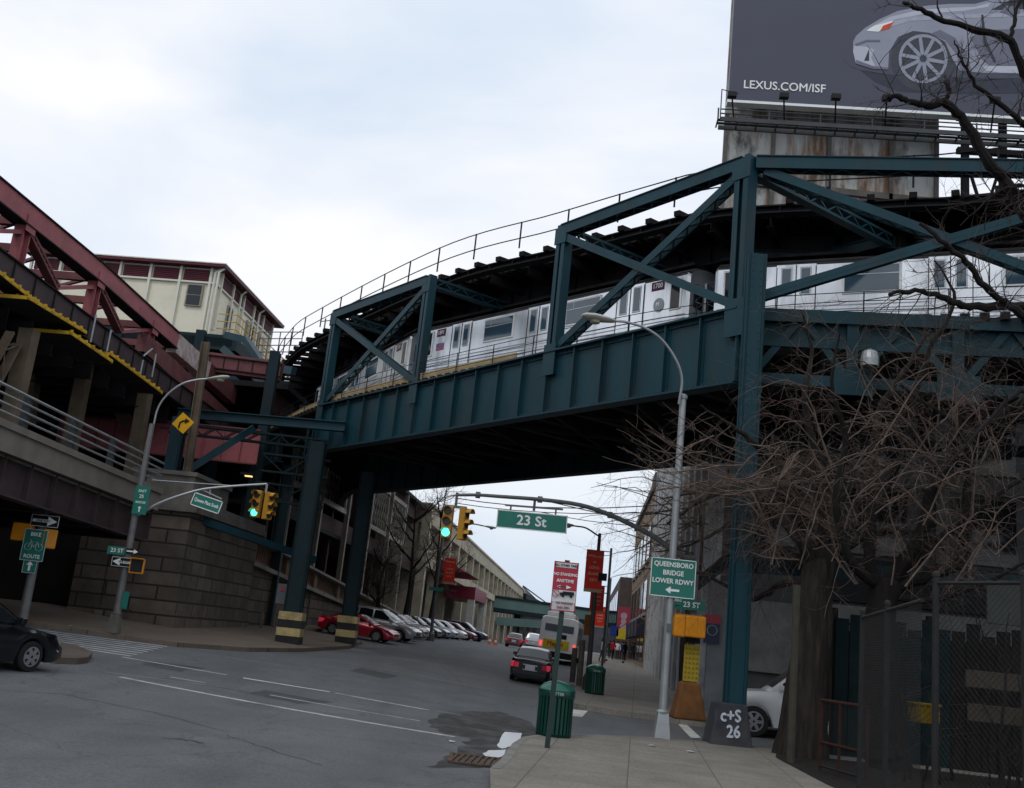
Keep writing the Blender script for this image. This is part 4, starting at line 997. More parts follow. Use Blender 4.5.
for s0, s1 in ((0.5, 14.3),):
    mb = MB()
    for z in (19.9, 20.4, 20.9): mb.tube([HP(s0, 1.5, z), HP(s1, 1.5, z)], .035, 6); mb.tube([HP(s0, .2, z), HP(s0, 1.5, z)], .035, 6)
    for s in frange(s0, s1, 1.15): mb.tube([HP(s, 1.5, 19.2), HP(s, 1.5, 20.9)], .035, 6)
    mb.build("yellow_railing", YEL, sh)
mb = MB()
for o_ in (-12, -6, -.5):
    for s in (0, 7, 14): p = HP(s, o_, 0); mb.box((p.x, p.y, 10.5), (.6, .6, 18))
for s in (0, 7, 14): mb.beam(HP(s, -13, 18.7), HP(s, 2, 18.7), .4, .8)
mb.build("support_column", TEALD, sh)
mb = MB(); p = HP(13.5, 3.6, 19.5); mb.tube([p, p + Vector((0, 0, 5.5))], .06, 5); mb.tube([p + Vector((-.4, 0, 5.2)), p + Vector((.5, 0, 5.4))], .04, 4)
tag(mb.build("antenna_mast", GALVD), "thin antenna mast on the platform end beside the station house", "antenna")
# platform walkway linking house to the viaduct
pf = thing("platform_link", "teal stepped platform edge with thin railings joining the station house to the curved deck", "platform", (-15, 70, 17))
mb = MB(); a, b, c_ = aty(226, 335, 64), aty(246, 340, 62), aty(264, 367, 58); d_ = aty(294, 371, 55)
for p, q in ((a, b), (b, c_), (c_, d_)): mb.beam(p, q, .3, .42)
mb.build("edge_beam", TEAL, pf)
mb = MB(); a, b = aty(255, 352, 66), aty(300, 352, 66)
for z in (0, .45, .9, 1.35): mb.tube([a + Vector((0, 0, z)), b + Vector((0, 0, z))], .035, 5)
for k in range(5): p = a.lerp(b, k / 4); mb.tube([p - Vector((0, 0, .6)), p + Vector((0, 0, 1.35))], .04, 5)
mb.build("railing", GALVD, pf)
# dark elevated platforms beyond (mass behind the columns)
pm = thing("elevated_platforms", "dark elevated platform decks and beams in shade between bridge and railway curve", "elevated platform", (-20, 80, 10))
mb = MB(); mb.bx(-34, -16.6, 60, 100, 14.6, 15.2); mb.bx(-34, -16.6, 58, 100, 8.8, 9.3); mb.bx(-30, -19.5, 56, 98, 11.6, 12.0)
for y in frange(58, 98, 3): mb.bx(-34, -16.6, y, y + .4, 13.8, 14.6); mb.bx(-34, -16.6, y, y + .4, 8.0, 8.8)
mb.build("deck", STEEL_DARK, pm)
mb = MB()
for y in frange(60, 98, 5):
    for x in (-33, -26, -19): mb.box((x, y, 8), (.5, .5, 14))
mb.build("support_column", STEEL_DARK, pm)
mb = MB(); mb.bx(-36, -13.8, 99, 99.4, 2, 17); mb.bx(-34, -33.6, 46, 99, 2, 16); mb.build("rear_screen", STEEL_DARK, pm)
# sodium lamp glow under the bridge
p = aty(247, 474, 50); mb = MB(); mb.box(p, (.6, .25, .12)); lf = tag(mb.build("fluorescent_fixture", STEEL_DARK), "small lit amber lamp fixture hanging under the red girder", "lamp")
mb = MB(); mb.box(p + Vector((.1, -.02, -.1)), (.34, .18, .05)); mb.build("lit_tube", mat("lamp_lit", (.9, .6, .3), .5, emit=((1, .55, .2), 1.6)), lf)
# ================================================================== arcade of the concourse (pale lattice posts above the ramp)
ar = thing("concourse_viaduct", "rusty concourse viaduct with pale lattice panels and slender pale posts above the ramp wall", "viaduct", (-9.5, 80, 5))
CX0, CY0 = -11.1, 64.0
def CPt(s, off, z): p = Vector((CX0, CY0, 0)) + SDV * s + SDN * off; return Vector((p.x, p.y, z))
RDK = mat("dark_rust", (.05, .022, .022), .75, 0, .3, 2)
PALE = mat("pale_steel", (.3, .28, .24), .65, 0, .15, 2, dirt=(.14, .11, .08), damt=.6)
def ctop(s): return 14.2
for i, s in enumerate((-4, 3, 10.5, 18, 26, 33)):
    g = wtop(s + 21) - .1
    mb = MB(); mb.beam(CPt(s, -.5, g), CPt(s, -.5, ctop(s)), .32, .32, SDV); mb.build("pale_post", PALE, ar)
    mb = MB(); mb.beam(CPt(s - .5, -1.6, g - 1), CPt(s - .5, -1.6, ctop(s)), .45, .45, SDV); mb.build("rusty_post", RDK, ar)
for i, s in enumerate((-4, 3, 18, 26)):
    mb = MB(); s2 = s + 6.8
    for z in (9.6, 13.0): mb.beam(CPt(s, -.5, z), CPt(s2, -.5, z), .2, .34)
    for q in (0.05, .95): mb.beam(CPt(s + (s2 - s) * q, -.5, 9.6), CPt(s + (s2 - s) * q, -.5, 13), .2, .2, SDV)
    n = 7
    for k in range(n):
        a, b = s + .4 + (s2 - s - .8) * k / n, s + .4 + (s2 - s - .8) * (k + 1) / n
        for z0, z1 in ((9.8, 11.3), (11.3, 12.8)):
            mb.beam(CPt(a, -.5, z0), CPt(b, -.5, z1), .04, .07, SDN); mb.beam(CPt(b, -.5, z0), CPt(a, -.5, z1), .04, .07, SDN)
        mb.beam(CPt(a, -.5, 9.8), CPt(a, -.5, 12.8), .04, .05, SDN)
    mb.build("lattice_panel", PALE, ar)
mb = MB()
for z in (13.5, 8.4): mb.beam(CPt(-8, -1.3, z), CPt(46, -1.3, z), .3, 1.3)
mb.build("rusty_girder", RDK, ar)
mb = MB(); mb.beam(CPt(-8, -5, 14.25), CPt(45, -5, 14.25), 9.4, .3); mb.beam(CPt(-8, -5, 7.8), CPt(45, -5, 7.8), 8.5, .25); mb.beam(CPt(-8, -9, 10), CPt(45, -9, 10), .3, 10)
mb.build("deck", STEEL_DARK, ar)
# ================================================================== long concrete station building
qb = thing("plaza_station_building", "long weathered concrete elevated station building with greenish window bands and arcade piers", "station building", (2, 160, 2))
OLD = mat("aged_concrete", (.42, .37, .28), .85, 0, .14, .6, dirt=(.15, .12, .085), dscale=.4, damt=.7)
q0, q1 = 44., 205.
mb = MB(); mb.beam(CPt(q0, -5, 13.9), CPt(q1, -5, 13.9), 10.4, 2.0)
mb.build("parapet_wall", OLD, qb)
mb = MB(); mb.beam(CPt(q0, -.2, 14.6), CPt(q1, -.2, 14.6), 1.2, .25); mb.beam(CPt(q0, -.2, 12.9), CPt(q1, -.2, 12.9), .9, .25); mb.beam(CPt(q0, 0, 8.9), CPt(q1, 0, 8.9), .9, 1.0); mb.build("cornice_band", OLD, qb)
mb = MB(); mb.beam(CPt(q0, -5, 8.9), CPt(q1, -5, 8.9), 10, .9); mb.build("floor_band", OLD, qb)
WG = mat("greenish_window_band", (.12, .19, .19), .35, 0, .35, 1.2, dirt=(.3, .3, .26), dscale=1.4, damt=.7)
mb = MB(); mb.beam(CPt(q0, -.6, 11.1), CPt(q1, -.6, 11.1), .2, 3.5); mb.build("window_band", WG, qb)
mb = MB()
for s in frange(q0, q1, 1.6): mb.beam(CPt(s, -.4, 9.4), CPt(s, -.4, 12.8), .14, .2, SDV)
for z in (10.4, 11.6): mb.beam(CPt(q0, -.42, z), CPt(q1, -.42, z), .1, .12)
mb.build("mullions", OLD, qb)
for s in frange(q0, q1, 8.5):
    mb = MB(); mb.beam(CPt(s, -.2, 1), CPt(s, -.2, 13), .9, 1.0, SDV); mb.build("arcade_pier", OLD, qb)
mb = MB(); mb.beam(CPt(q0, -6, 5), CPt(q1, -6, 5), .3, 8); mb.build("arcade_back_wall", STEEL_DARK, qb)
mb = MB(); mb.beam(CPt(44.2, -1, 7.5), CPt(44.2, -10.2, 7.5), .3, 13.5); mb.build("end_wall", OLD, qb)
cn = thing("entrance_canopy", "maroon canopy on white posts over the station entrance beyond the parked cars", "canopy", (-2, 122, 5))
MR = mat("maroon_awning", (.2, .02, .04), .5, 0, .1)
cc = [CPt(s, o_, 0) for s, o_ in ((50, 1.0), (66, 1.0))]
mb = MB(); mb.beam(CPt(60, 2.0, 6.9), CPt(74, 2.0, 6.9), 3.6, 1.4); mb.build("fascia", MR, cn)
mb = MB(); mb.prism([CPt(52, .2, 10.0), CPt(52, 3.6, 8.7), CPt(52, .2, 8.7)], SDV * 14); mb.build("sloped_roof", MR, cn)
for s in (60.5, 73.5):
    mb = MB(); mb.beam(CPt(s, 3.4, 1), CPt(s, 3.4, 6.3), .8, .8, SDV); mb.build("post", mat("off_white_post", (.5, .48, .44), .7), cn)
# teal footbridge across the street with lower canopy
fb = thing("teal_overpass", "pale teal enclosed overpass crossing high over the far end of the street", "overpass", (10, 165, 9))
TL = mat("faded_teal", (.1, .165, .155), .6, 0, .1, .5)
a, b = aty(494, 603, 160), aty(680, 628, 160)
mb = MB(); mb.beam(a, b, 6, 1.6); mb.build("enclosed_span", TL, fb)
mb = MB(); mb.beam(a + Vector((0, -1, -1.0)), b + Vector((0, -1, -1.0)), 6.5, .5); mb.beam(a + Vector((0, -3.1, .9)), b + Vector((0, -3.1, .9)), .3, .25); mb.build("girder", TEALD, fb)
for f_ in (.13, .38, .82, .96):
    p = a.lerp(b, f_); mb = MB(); mb.box((p.x, p.y, (p.z) / 2), (1.0, 1.0, p.z)); mb.build("support_column", TEALD, fb)
a, b = aty(496, 621, 140), aty(548, 625, 140)
mb = MB(); mb.beam(a, b, 3, 1.0); mb.build("lower_canopy", TL, fb)
mb = MB()
for k in range(9): p = a.lerp(b, k / 8); mb.box((p.x, p.y, p.z / 2), (.45, .45, p.z))
mb.build("canopy_posts", PALE, fb)
fbk = thing('far_shop_row', 'low dark far off shop buildings under the teal overpass', 'building', (12, 260, 1))
mb = MB(); mb.bx(-10, 70, 260, 280, 0, 8.4); mb.build('wall', mat('far_wall', (.06, .06, .07), .8, 0, .4, .3), fbk)
mb = MB(); mb.bx(-10, 70, 259.5, 280.5, 8.4, 8.8); mb.build('roof', STEEL_DARK, fbk)
# far elevated track behind station (truss silhouette)
fe = thing("distant_elevated_track", "distant elevated track trestle running on beyond the station roof", "trestle", (20, 250, 12))
mb = MB(); mb.beam(CPt(205, -2, 13.2), CPt(330, 4, 13.2), 6, 1.2)
for s in frange(205, 330, 5): mb.beam(CPt(s, 0, 13), CPt(s, 0, 15.6), .25, .25, SDV)
mb.beam(CPt(205, 0, 15.6), CPt(330, 3, 15.6), .25, .25)
mb.build("deck", STEEL_DARK, fe)
mb = MB()
for s in frange(210, 330, 12): mb.beam(CPt(s, 0, 1), CPt(s, 0, 13), 1, 1, SDV)
mb.build("trestle_legs", STEEL_DARK, fe)

# ================================================================== right-hand buildings
FX, FY = 8.6, 42.0
FD = Vector((.09, 1, 0)).normalized(); FN = Vector((1, -.09, 0)).normalized()
def FPt(s, off, z): p = Vector((FX, FY, 0)) + FD * s + FN * off; return Vector((p.x, p.y, z))
def fbox(mb, s0, s1, o0, o1, z0, z1):
    a = [FPt(s, o_, 0) for s, o_ in ((s0, o0), (s1, o0), (s1, o1), (s0, o1))]
    mb.add([(p.x, p.y, z0) for p in a] + [(p.x, p.y, z1) for p in a], MB.BF)
wb = thing("white_loft_building", "grimy white and grey three storey building with tall pilasters at the corner under the tracks", "building", (22, 60, 0))
GW = mat("grimy_white_wall", (.5, .51, .52), .7, 0, .12, 1.2, dirt=(.16, .16, .16), dscale=.8, damt=.8)
GG = mat("grey_sheet_wall", (.1, .103, .105), .7, 0, .15, 1, dirt=(.06, .06, .06), dscale=.6, damt=.8)
HB = 17.6
mb = MB(); fbox(mb, .25, 36, .25, 34, -.4, HB); bw = mb.build("wall", GG, wb)
mb = MB(); fbox(mb, -.1, 36.1, -.1, 34, HB, HB + .25); mb.build("roof", STEEL_DARK, wb)
n = 12
mb = MB()
for k in range(n + 1):
    s = k * 36. / n; fbox(mb, s - .42 if k else -.02, s + .42, -.28, .4, 0, HB)
mb.build("pilaster", GW, bw)
mb = MB()
for z0, z1 in ((3.9, 4.9), (8.4, 9.3), (12.6, 13.6), (16.6, HB - .01)): fbox(mb, .4, 35.9, .02, .3, z0, z1)
mb.build("spandrel", GW, bw)
for k in range(n):
    s = k * 36. / n
    for z0, z1 in ((.9, 3.9), (4.9, 8.4), (9.3, 12.6), (13.6, 16.6)):
        mb = MB(); fbox(mb, s + .5, s + 2.5, .12, .2, z0 + .1, z1 - .1); o_ = mb.build("window", DARKGLASS, bw)
        if k < 7:
            mb = MB()
            for q in (1, 2): fbox(mb, s + .5 + q * .667 - .05, s + .5 + q * .667 + .05, .05, .12, z0 + .1, z1 - .1)
            fbox(mb, s + .5, s + 2.5, .05, .11, (z0 + z1) / 2 - .05, (z0 + z1) / 2 + .05); mb.build("sash", GW, o_)
mb = MB()
for k in range(9): fbox(mb, .5 + k * 1.5, 1.2 + k * 1.5, -.12, .1, .15, 1.6)
mb.build("roller_grille", GALVD, bw)
# south face (under the tracks)
mb = MB(); fbox(mb, -.05, .25, 4.4, 34, 2.95, 4.75); mb.build("signboard_band", mat("shaded_signboard", (.2, .2, .195), .7, 0, .15, 1.5, dirt=(.08, .07, .06), damt=.7), bw)  # board colour darkened for the dim face under the tracks
mb = MB(); fbox(mb, -.08, .25, .6, 3.4, 1.9, 4.6); mb.build("white_panel", MATS["shaded_signboard"], bw)
mb = MB(); fbox(mb, -.2, .25, 0, .7, 0, 5.2); mb.build("corner_pier", mat("grey_pier", (.2, .21, .22), .7, 0, .2, 1.5), bw)
mb = MB(); fbox(mb, -.04, .24, 4.2, 14, -.2, 2.9); fbox(mb, -.04, .24, 15, 30, -.2, 2.9); mb.build("garage_opening", STEEL_DARK, bw)  # near-black panels stand in for the dark garage opening
mb = MB(); fbox(mb, -.12, .24, 4.1, 34, 4.9, 6.6); mb.build("dark_awning", BLACK, bw)
for k in range(7):
    for z0 in (7.0, 10.6):
        mb = MB(); fbox(mb, .1, .24, 1.2 + k * 4.2, 3.4 + k * 4.2, z0, z0 + 2.4); o_ = mb.build("window", DARKGLASS, bw)
        mb = MB(); fbox(mb, .0, .24, 1.1 + k * 4.2, 3.5 + k * 4.2, z0 - .2, z0 - .02); mb.build("sill", MATS["shaded_signboard"], o_)
mb = MB()
for k in range(8): fbox(mb, .05, .24, .3 + k * 4.2, .8 + k * 4.2, 6.7, HB - .5)
fbox(mb, .05, .24, .8, 34, 13.4, 14.2); fbox(mb, .05, .24, .8, 34, 9.6, 10.3)
mb.build("grey_pilaster", mat("pale_grey_render", (.1, .1, .097), .8, 0, .15, 1.2, dirt=(.1, .1, .1), damt=.7), bw)
p = FPt(-.1, 5.7, 4.05); mb = MB(); mb.prism([(p.x - .34, p.y, p.z), (p.x, p.y, p.z - .34), (p.x + .34, p.y, p.z), (p.x, p.y, p.z + .34)], (0, -.02, 0)); mb.build("diamond_mark", BLACK, bw)
mb = MB(); 
for cx_, cz_, rr in ((7.8, 3.4, .55), (8.2, 3.7, .35), (8.9, 3.3, .5)):
    for k in range(16):
        a_, b_ = 2 * math.pi * k / 16, 2 * math.pi * (k + 1) / 16
        p1, p2_ = FPt(-.075, cx_ + rr * math.cos(a_), cz_ + rr * math.sin(a_)), FPt(-.075, cx_ + rr * math.cos(b_), cz_ + rr * math.sin(b_)); mb.beam(p1, p2_, .03, .05)
mb.build("graffiti_scrawl", mat("grey_scrawl", (.12, .12, .13), .7), bw)
# tan brick building further down
tb = thing("tan_brick_building", "narrow tan and brown brick building further down the sidewalk beyond the white lofts", "building", (18, 100, 0))
BRK = brickmat("tan_brick", (.3, .21, .13), (.25, .17, .11), (.2, .17, .13), .8, .25, .015, .85, (.12, .08, .06), .6, 'xy', .3)
mb = MB(); fbox(mb, 36.4, 66, -.3, 30, 0, 14.2); o_ = mb.build("wall", BRK, tb)
mb = MB(); fbox(mb, 36.2, 66.2, -.5, 30, 14.2, 14.7); fbox(mb, 36.4, 40, -.4, 30, 14.7, 15.5); mb.build("roof", CONCD, tb)
for k in range(5):
    for z0, z1 in ((5.2, 7.6), (9.2, 11.8)):
        mb = MB(); fbox(mb, 38 + k * 5.5, 41.5 + k * 5.5, -.36, -.3, z0, z1); q_ = mb.build("window", DARKGLASS, o_)
        mb = MB(); fbox(mb, 37.8 + k * 5.5, 41.7 + k * 5.5, -.45, -.31, z0 - .3, z0 - .05); mb.build("sill", CONC, q_)
    mb = MB(); fbox(mb, 38 + k * 5.5, 42 + k * 5.5, -.9, -.3, 3.4, 4.6); mb.build("awning", mat("dark_awning_cloth", (.03, .03, .05), .8), o_)
    mb = MB(); fbox(mb, 38 + k * 5.5, 42 + k * 5.5, -.36, -.3, 1.6, 3.3); mb.build("shopfront", DARKGLASS, o_)
ob = thing("far_brick_block", "distant row of dark shops closing the sidewalk past the tan building", "building", (26, 125, 0))
mb = MB(); fbox(mb, 66.5, 110, -1.5, 30, 0, 9.5); o_ = mb.build("wall", mat("brown_shop_wall", (.1, .08, .075), .8), ob)
for k in range(6):
    mb = MB(); fbox(mb, 68 + k * 6.5, 73 + k * 6.5, -1.6, -1.5, 2, 8.2); mb.build("shop_window", DARKGLASS, o_)
# grey tower carrying the billboard
tw = thing("billboard_tower", "tall rust streaked pale concrete building standing behind the tracks below the billboard", "building", (14, 52, 0))
TWM = bpy.data.materials.new("rust_streaked_concrete"); TWM.use_nodes = True; nt = TWM.node_tree; N = nt.nodes; L = nt.links; b = N["Principled BSDF"]; b.inputs["Roughness"].default_value = .85
tc = N.new("ShaderNodeTexCoord")
def _n(sc, sx, det=8, rg=.6):
    mp = N.new("ShaderNodeMapping"); mp.inputs["Scale"].default_value = sx; L.new(tc.outputs["Object"], mp.inputs[0]); n_ = N.new("ShaderNodeTexNoise"); n_.inputs["Scale"].default_value = sc; n_.inputs["Detail"].default_value = det; n_.inputs["Roughness"].default_value = rg; L.new(mp.outputs[0], n_.inputs["Vector"]); return n_.outputs["Fac"]
def _r(f_, p0, c0, p1, c1):
    r_ = N.new("ShaderNodeValToRGB"); L.new(f_, r_.inputs[0]); r_.color_ramp.elements[0].position = p0; r_.color_ramp.elements[1].position = p1; r_.color_ramp.elements[0].color = (*c0, 1); r_.color_ramp.elements[1].color = (*c1, 1); return r_.outputs[0]
def _m(f_, a_, c_):
    x = N.new("ShaderNodeMix"); x.data_type = 'RGBA'; L.new(f_, x.inputs[0]); L.new(a_, x.inputs[6]); x.inputs[7].default_value = (*c_, 1); return x.outputs[2]
o1 = _r(_n(.8, (1, 1, 1)), .3, (.42, .42, .4), .7, (.6, .6, .57))
o2 = _m(_r(_n(1.0, (1.1, 1, .14), 9, .7), .46, (0, 0, 0), .6, (.95, .95, .95)), o1, (.2, .085, .03))
o3 = _m(_r(_n(.9, (.8, 1, .3), 9, .7), .54, (0, 0, 0), .66, (.9, .9, .9)), o2, (.04, .035, .03))
L.new(o3, b.inputs["Base Color"])
mb = MB(); mb.prism([(8.9, 46.2, HB + .3), (19.35, 46.2, HB + .3), (23.5, 58, HB + .3), (11.6, 58, HB + .3)], (0, 0, 22)); o_ = mb.build("wall", TWM, tw)
mb = MB()
for x in (9.0, 11.3, 14.0, 17.0, 19.2): mb.bx(x - .09, x + .09, 46.0, 46.2, 18, 27.8)
mb.bx(8.85, 19.4, 46.0, 46.2, 24.2, 24.5)
mb.build("pilaster_line", CONCD, o_)
mb = MB(); mb.prism([(8.8, 46.0, HB + 22.35), (19.45, 46.0, HB + 22.35), (23.6, 58.1, HB + 22.35), (11.5, 58.1, HB + 22.35)], (0, 0, .4)); mb.build("roof", CONCD, tw)
# billboard
BTH = rad(-5.1); BPX = aty(729, 90, 44.6).x
bbd = thing("billboard", "huge slate blue billboard with a silver car and white web address on steel framing", "billboard", (BPX, 44.6, 28))
def bpl(px, py, front=0.):
    ct, sn = math.cos(BTH), math.sin(BTH); v = onl(px, py, (BPX + sn * front, 44.6 - ct * front), (BPX + sn * front + ct, 44.6 - ct * front + sn)); dx, dy = v.x - BPX, v.y - 44.6
    return Vector((BPX + dx * ct + dy * sn, 44.6 - dx * sn + dy * ct, v.z))
BX0, BX1, BZ0, BZ1, BY = aty(729, 90, 44.6).x, 27.0, aty(740, 101, 44.6).z, 38.5, 44.6
SL = mat("slate_panel", (.05, .054, .085), .45, 0, .04, .5)
mb = MB(); mb.bx(BX0, BX1, BY, BY + .4, BZ0, BZ1); pn = mb.build("panel", SL, bbd)
mb = MB(); mb.bx(BX0 - .05, BX1, BY - .04, BY + .42, BZ0 - .13, BZ0); mb.build("white_border", LETTER, bbd)
mb = MB(); q = bpl(781, 87); put_text(mb, "LEXUS.COM/ISF", .6, (q.x + .15, BY - .03, q.z), (1, 0, 0), (0, 0, 1), .93, .008); mb.build("lettering", LETTER, pn)
def bp(px, py, d=0.): v = bpl(px, py); return (v.x, BY - .012 - d, v.z)
def poly(name, pts, m_, d, par=pn):
    mb = MB(); mb.prism([bp(*p_, d) for p_ in pts], (0, .008, 0)); return mb.build(name, m_, par)
SIL = mat("printed_silver", (.3, .31, .38), .5, 0, .06, .7, stretch=(1, 1, 2)); SILD = mat("printed_silver_shade", (.16, .165, .21), .5, 0, .1, .6); SILL = mat("printed_silver_light", (.48, .49, .56), .5, 0, .05, .7)
PD = mat("printed_dark", (.05, .052, .065), .5)
poly("printed_car_body", [(853, 42), (856, 36), (865, 28), (880, 19), (898, 11), (925, 6), (950, 4), (975, 4), (990, 0), (1010, -14), (1040, -22), (1130, -18), (1130, 80), (1024, 74), (983, 73), (960, 71), (953, 60), (945, 42), (930, 33), (913, 31), (898, 37), (889, 52), (888, 70), (872, 69), (856, 64), (853, 52)], SIL, 0)
poly("printed_bumper_highlight", [(854, 46), (866, 47), (874, 50), (871, 58), (875, 66), (888, 70), (872, 69), (856, 64), (853, 52)], SILL, .006)
poly("printed_hood_highlight", [(868, 29), (890, 17), (920, 10), (950, 8), (975, 7), (990, 3), (988, 7), (965, 11), (925, 14), (898, 19), (878, 27)], SILL, .006)
poly("printed_door_shade", [(970, 38), (985, 30), (1130, 26), (1130, 66), (990, 66), (982, 60)], SILD, .006)
poly("printed_sill_highlight", [(982, 66), (1130, 68), (1130, 75), (1000, 73), (986, 71)], SILL, .012)
poly("printed_windscreen", [(991, 10), (1008, 1), (1025, -8), (1040, -14), (1120, -12), (1120, 4), (1010, 10)], PD, .006)
poly("printed_body_crease", [(884, 24), (910, 17), (950, 15), (1130, 10), (1130, 13), (950, 19), (912, 21), (890, 27)], mat("printed_silver_mid", (.38, .39, .46), .5), .009)
poly("printed_door_seam", [(981, 15), (983, 15), (986, 40), (996, 62), (994, 63), (983, 41)], PD, .02)
poly("printed_door_seam", [(1085, 12), (1087, 12), (1090, 62), (1088, 62)], PD, .02)
poly("printed_mirror", [(1000, 12), (1006, 6), (1018, 7), (1020, 13), (1012, 17)], SILD, .02)
poly("printed_fender_shade", [(930, 34), (945, 40), (957, 55), (960, 71), (972, 72), (966, 54), (955, 38), (940, 30)], SILD, .008)
poly("printed_lower_shade", [(856, 60), (872, 66), (888, 68), (888, 70), (872, 69), (856, 64)], SILD, .016)
poly("printed_ground_shade", [(860, 70), (900, 76), (985, 78), (1130, 80), (1130, 92), (960, 94), (900, 92), (875, 82)], mat("printed_ground", (.045, .05, .07), .5), -.005)
poly("printed_grille_line", [(855, 44), (866, 40), (880, 40), (880, 42), (867, 42), (856, 46)], SILD, .016)
poly("printed_headlight", [(866, 31), (874, 26), (893, 21), (888, 28), (878, 32)], LETTER, .012)
poly("printed_indicator", [(880, 31), (883, 26), (894, 22), (889, 29)], mat("printed_orange", (.6, .08, .04), .5), .018)
poly("printed_intake", [(864, 61), (869, 49), (869, 61)], PD, .012)
def ring(cx_, cy_, r0, r1, ax=1., n=40):
    mb = MB()
    for k in range(n):
        a_, b_ = 2 * math.pi * k / n, 2 * math.pi * (k + 1) / n
        mb.prism([bp(cx_ + r0 * ax * math.cos(a_), cy_ + r0 * math.sin(a_), .01), bp(cx_ + r1 * ax * math.cos(a_), cy_ + r1 * math.sin(a_), .01), bp(cx_ + r1 * ax * math.cos(b_), cy_ + r1 * math.sin(b_), .01), bp(cx_ + r0 * ax * math.cos(b_), cy_ + r0 * math.sin(b_), .01)], (0, .006, 0))
    return mb
mb = MB(); mb.prism([bp(924 + 33 * math.cos(2 * math.pi * k / 40), 60 + 31 * math.sin(2 * math.pi * k / 40), -.004) for k in range(40)], (0, .006, 0)); mb.build("printed_tyre", mat("printed_tyre_grey", (.06, .065, .08), .5), pn)
ring(923, 59, 21.5, 24.5, 1).build("printed_rim", SIL, pn)
mb = MB()
for k in range(10):
    a_ = 2 * math.pi * k / 10 + .15
    for da in (.05,): mb.prism([bp(923 + 4 * math.cos(a_ - .5), 59 + 4 * math.sin(a_ - .5), .014), bp(923 + 22 * math.cos(a_ - da), 59 + 22 * math.sin(a_ - da), .014), bp(923 + 22 * math.cos(a_ + .1), 59 + 22 * math.sin(a_ + .1), .014), bp(923 + 4 * math.cos(a_ + .5), 59 + 4 * math.sin(a_ + .5), .014)], (0, .006, 0))
mb.build("printed_spoke", SIL, pn)
# catwalk below the billboard and flood lamps
mb = MB(); zc = 26.15
for y in (43.6, 44.4): mb.beam((8.3, y, zc), (27, y, zc), .1, .2)
for x in frange(8.2, 27, .9): mb.beam((x, 43.6, zc), (x, 44.4, zc), .06, .08)
for z in (.28, .5): mb.tube([(8.3, 43.6, zc + z), (27, 43.6, zc + z)], .035, 5)
for x in frange(8.2, 27, 2.3): mb.tube([(x, 43.6, zc), (x, 43.6, zc + .55)], .04, 5)
mb.tube([(8.3, 43.6, zc), (8.3, 43.6, zc + 1.5), (9.1, 43.9, zc + 1.5)], .03, 5)
for y in (43.8, 44.1): mb.beam((8.2, y, zc + .05), (27, y, zc + .05), .2, .04)
mb.build("catwalk", mat("catwalk_grey", (.07, .075, .08), .6, .3), bbd)
for px in (732, 784, 836, 887, 995):
    q = bpl(px, 95 + (px - 732) * .02, 2.2); mb = MB(); mb.tube([(q.x + .25, 43.6, 26.3), (q.x, 42.4, q.z)], .04, 5); o_ = mb.build("lamp_arm", BLACK, bbd)
    mb = MB(); mb.box(q, (.4, .28, .22)); mb.box(q + Vector((0, .08, .13)), (.3, .16, .06)); mb.build("flood_lamp", BLACK, o_)
mb = MB()
for x in (19.8, 21.5, 23.2, 25.5):
    mb.beam((x, 45.4, 20), (x, 45.4, 37), .3, .3, (0, 1, 0))
mb.beam((19.4, 45.3, 26.2), (27, 45.3, 26.2), .3, .25); mb.beam((19.4, 45.3, 27.9), (27, 45.3, 27.9), .3, .25)
for x in (19.8, 21.5, 23.2): mb.beam((x, 45.4, 20), (x + 1.7, 45.4, 26), .12, .12); mb.beam((x + 1.7, 45.4, 20), (x, 45.4, 26), .12, .12)
mb.build("support_frame", STEEL_DARK, bbd)
bbd.rotation_euler = (0, 0, BTH)
rb = thing("roof_annex", "low flat roofed annex behind the elevated track right of the streaked tower", "building", (30, 50, 0))
mb = MB(); mb.bx(19.4, 45, 44, 60, 0, 21.3); mb.build("wall", GG, rb)
mb = MB(); mb.bx(19.4, 45, 43.9, 60, 21.3, 21.6); mb.build("roof", TEALD, rb)
# ================================================================== vehicles
def paint(name, col, rough=.25, metal=.3): 
    m_ = mat(name, col, rough, metal, .03, 1); b_ = m_.node_tree.nodes["Principled BSDF"]; b_.inputs["Coat Weight"].default_value = .6 if max(col) > .02 else .15; b_.inputs["Coat Roughness"].default_value = .08; return m_
RIM = mat("alloy_rim", (.4, .41, .42), .3, .8, .05)
TAILR = mat("tail_lamp_red", (.5, .01, .03), .2, 0, .05, emit=((1, .05, .12), .25))
TAILLIT = mat("tail_lamp_lit", (.8, .05, .05), .3, emit=((1, .12, .1), .9))
HEADL = mat("head_lamp_clear", (.6, .62, .64), .12, .3, .05)
PLATE = mat("number_plate_white", (.5, .52, .55), .5)
def interp(tab, x):
    for (x0, v0), (x1, v1) in zip(tab, tab[1:]):
        if x <= x1: 
            t = (x - x0) / (x1 - x0) if x1 > x0 else 0; t = max(0, min(1, t)); return v0 + (v1 - v0) * t
    return tab[-1][1]
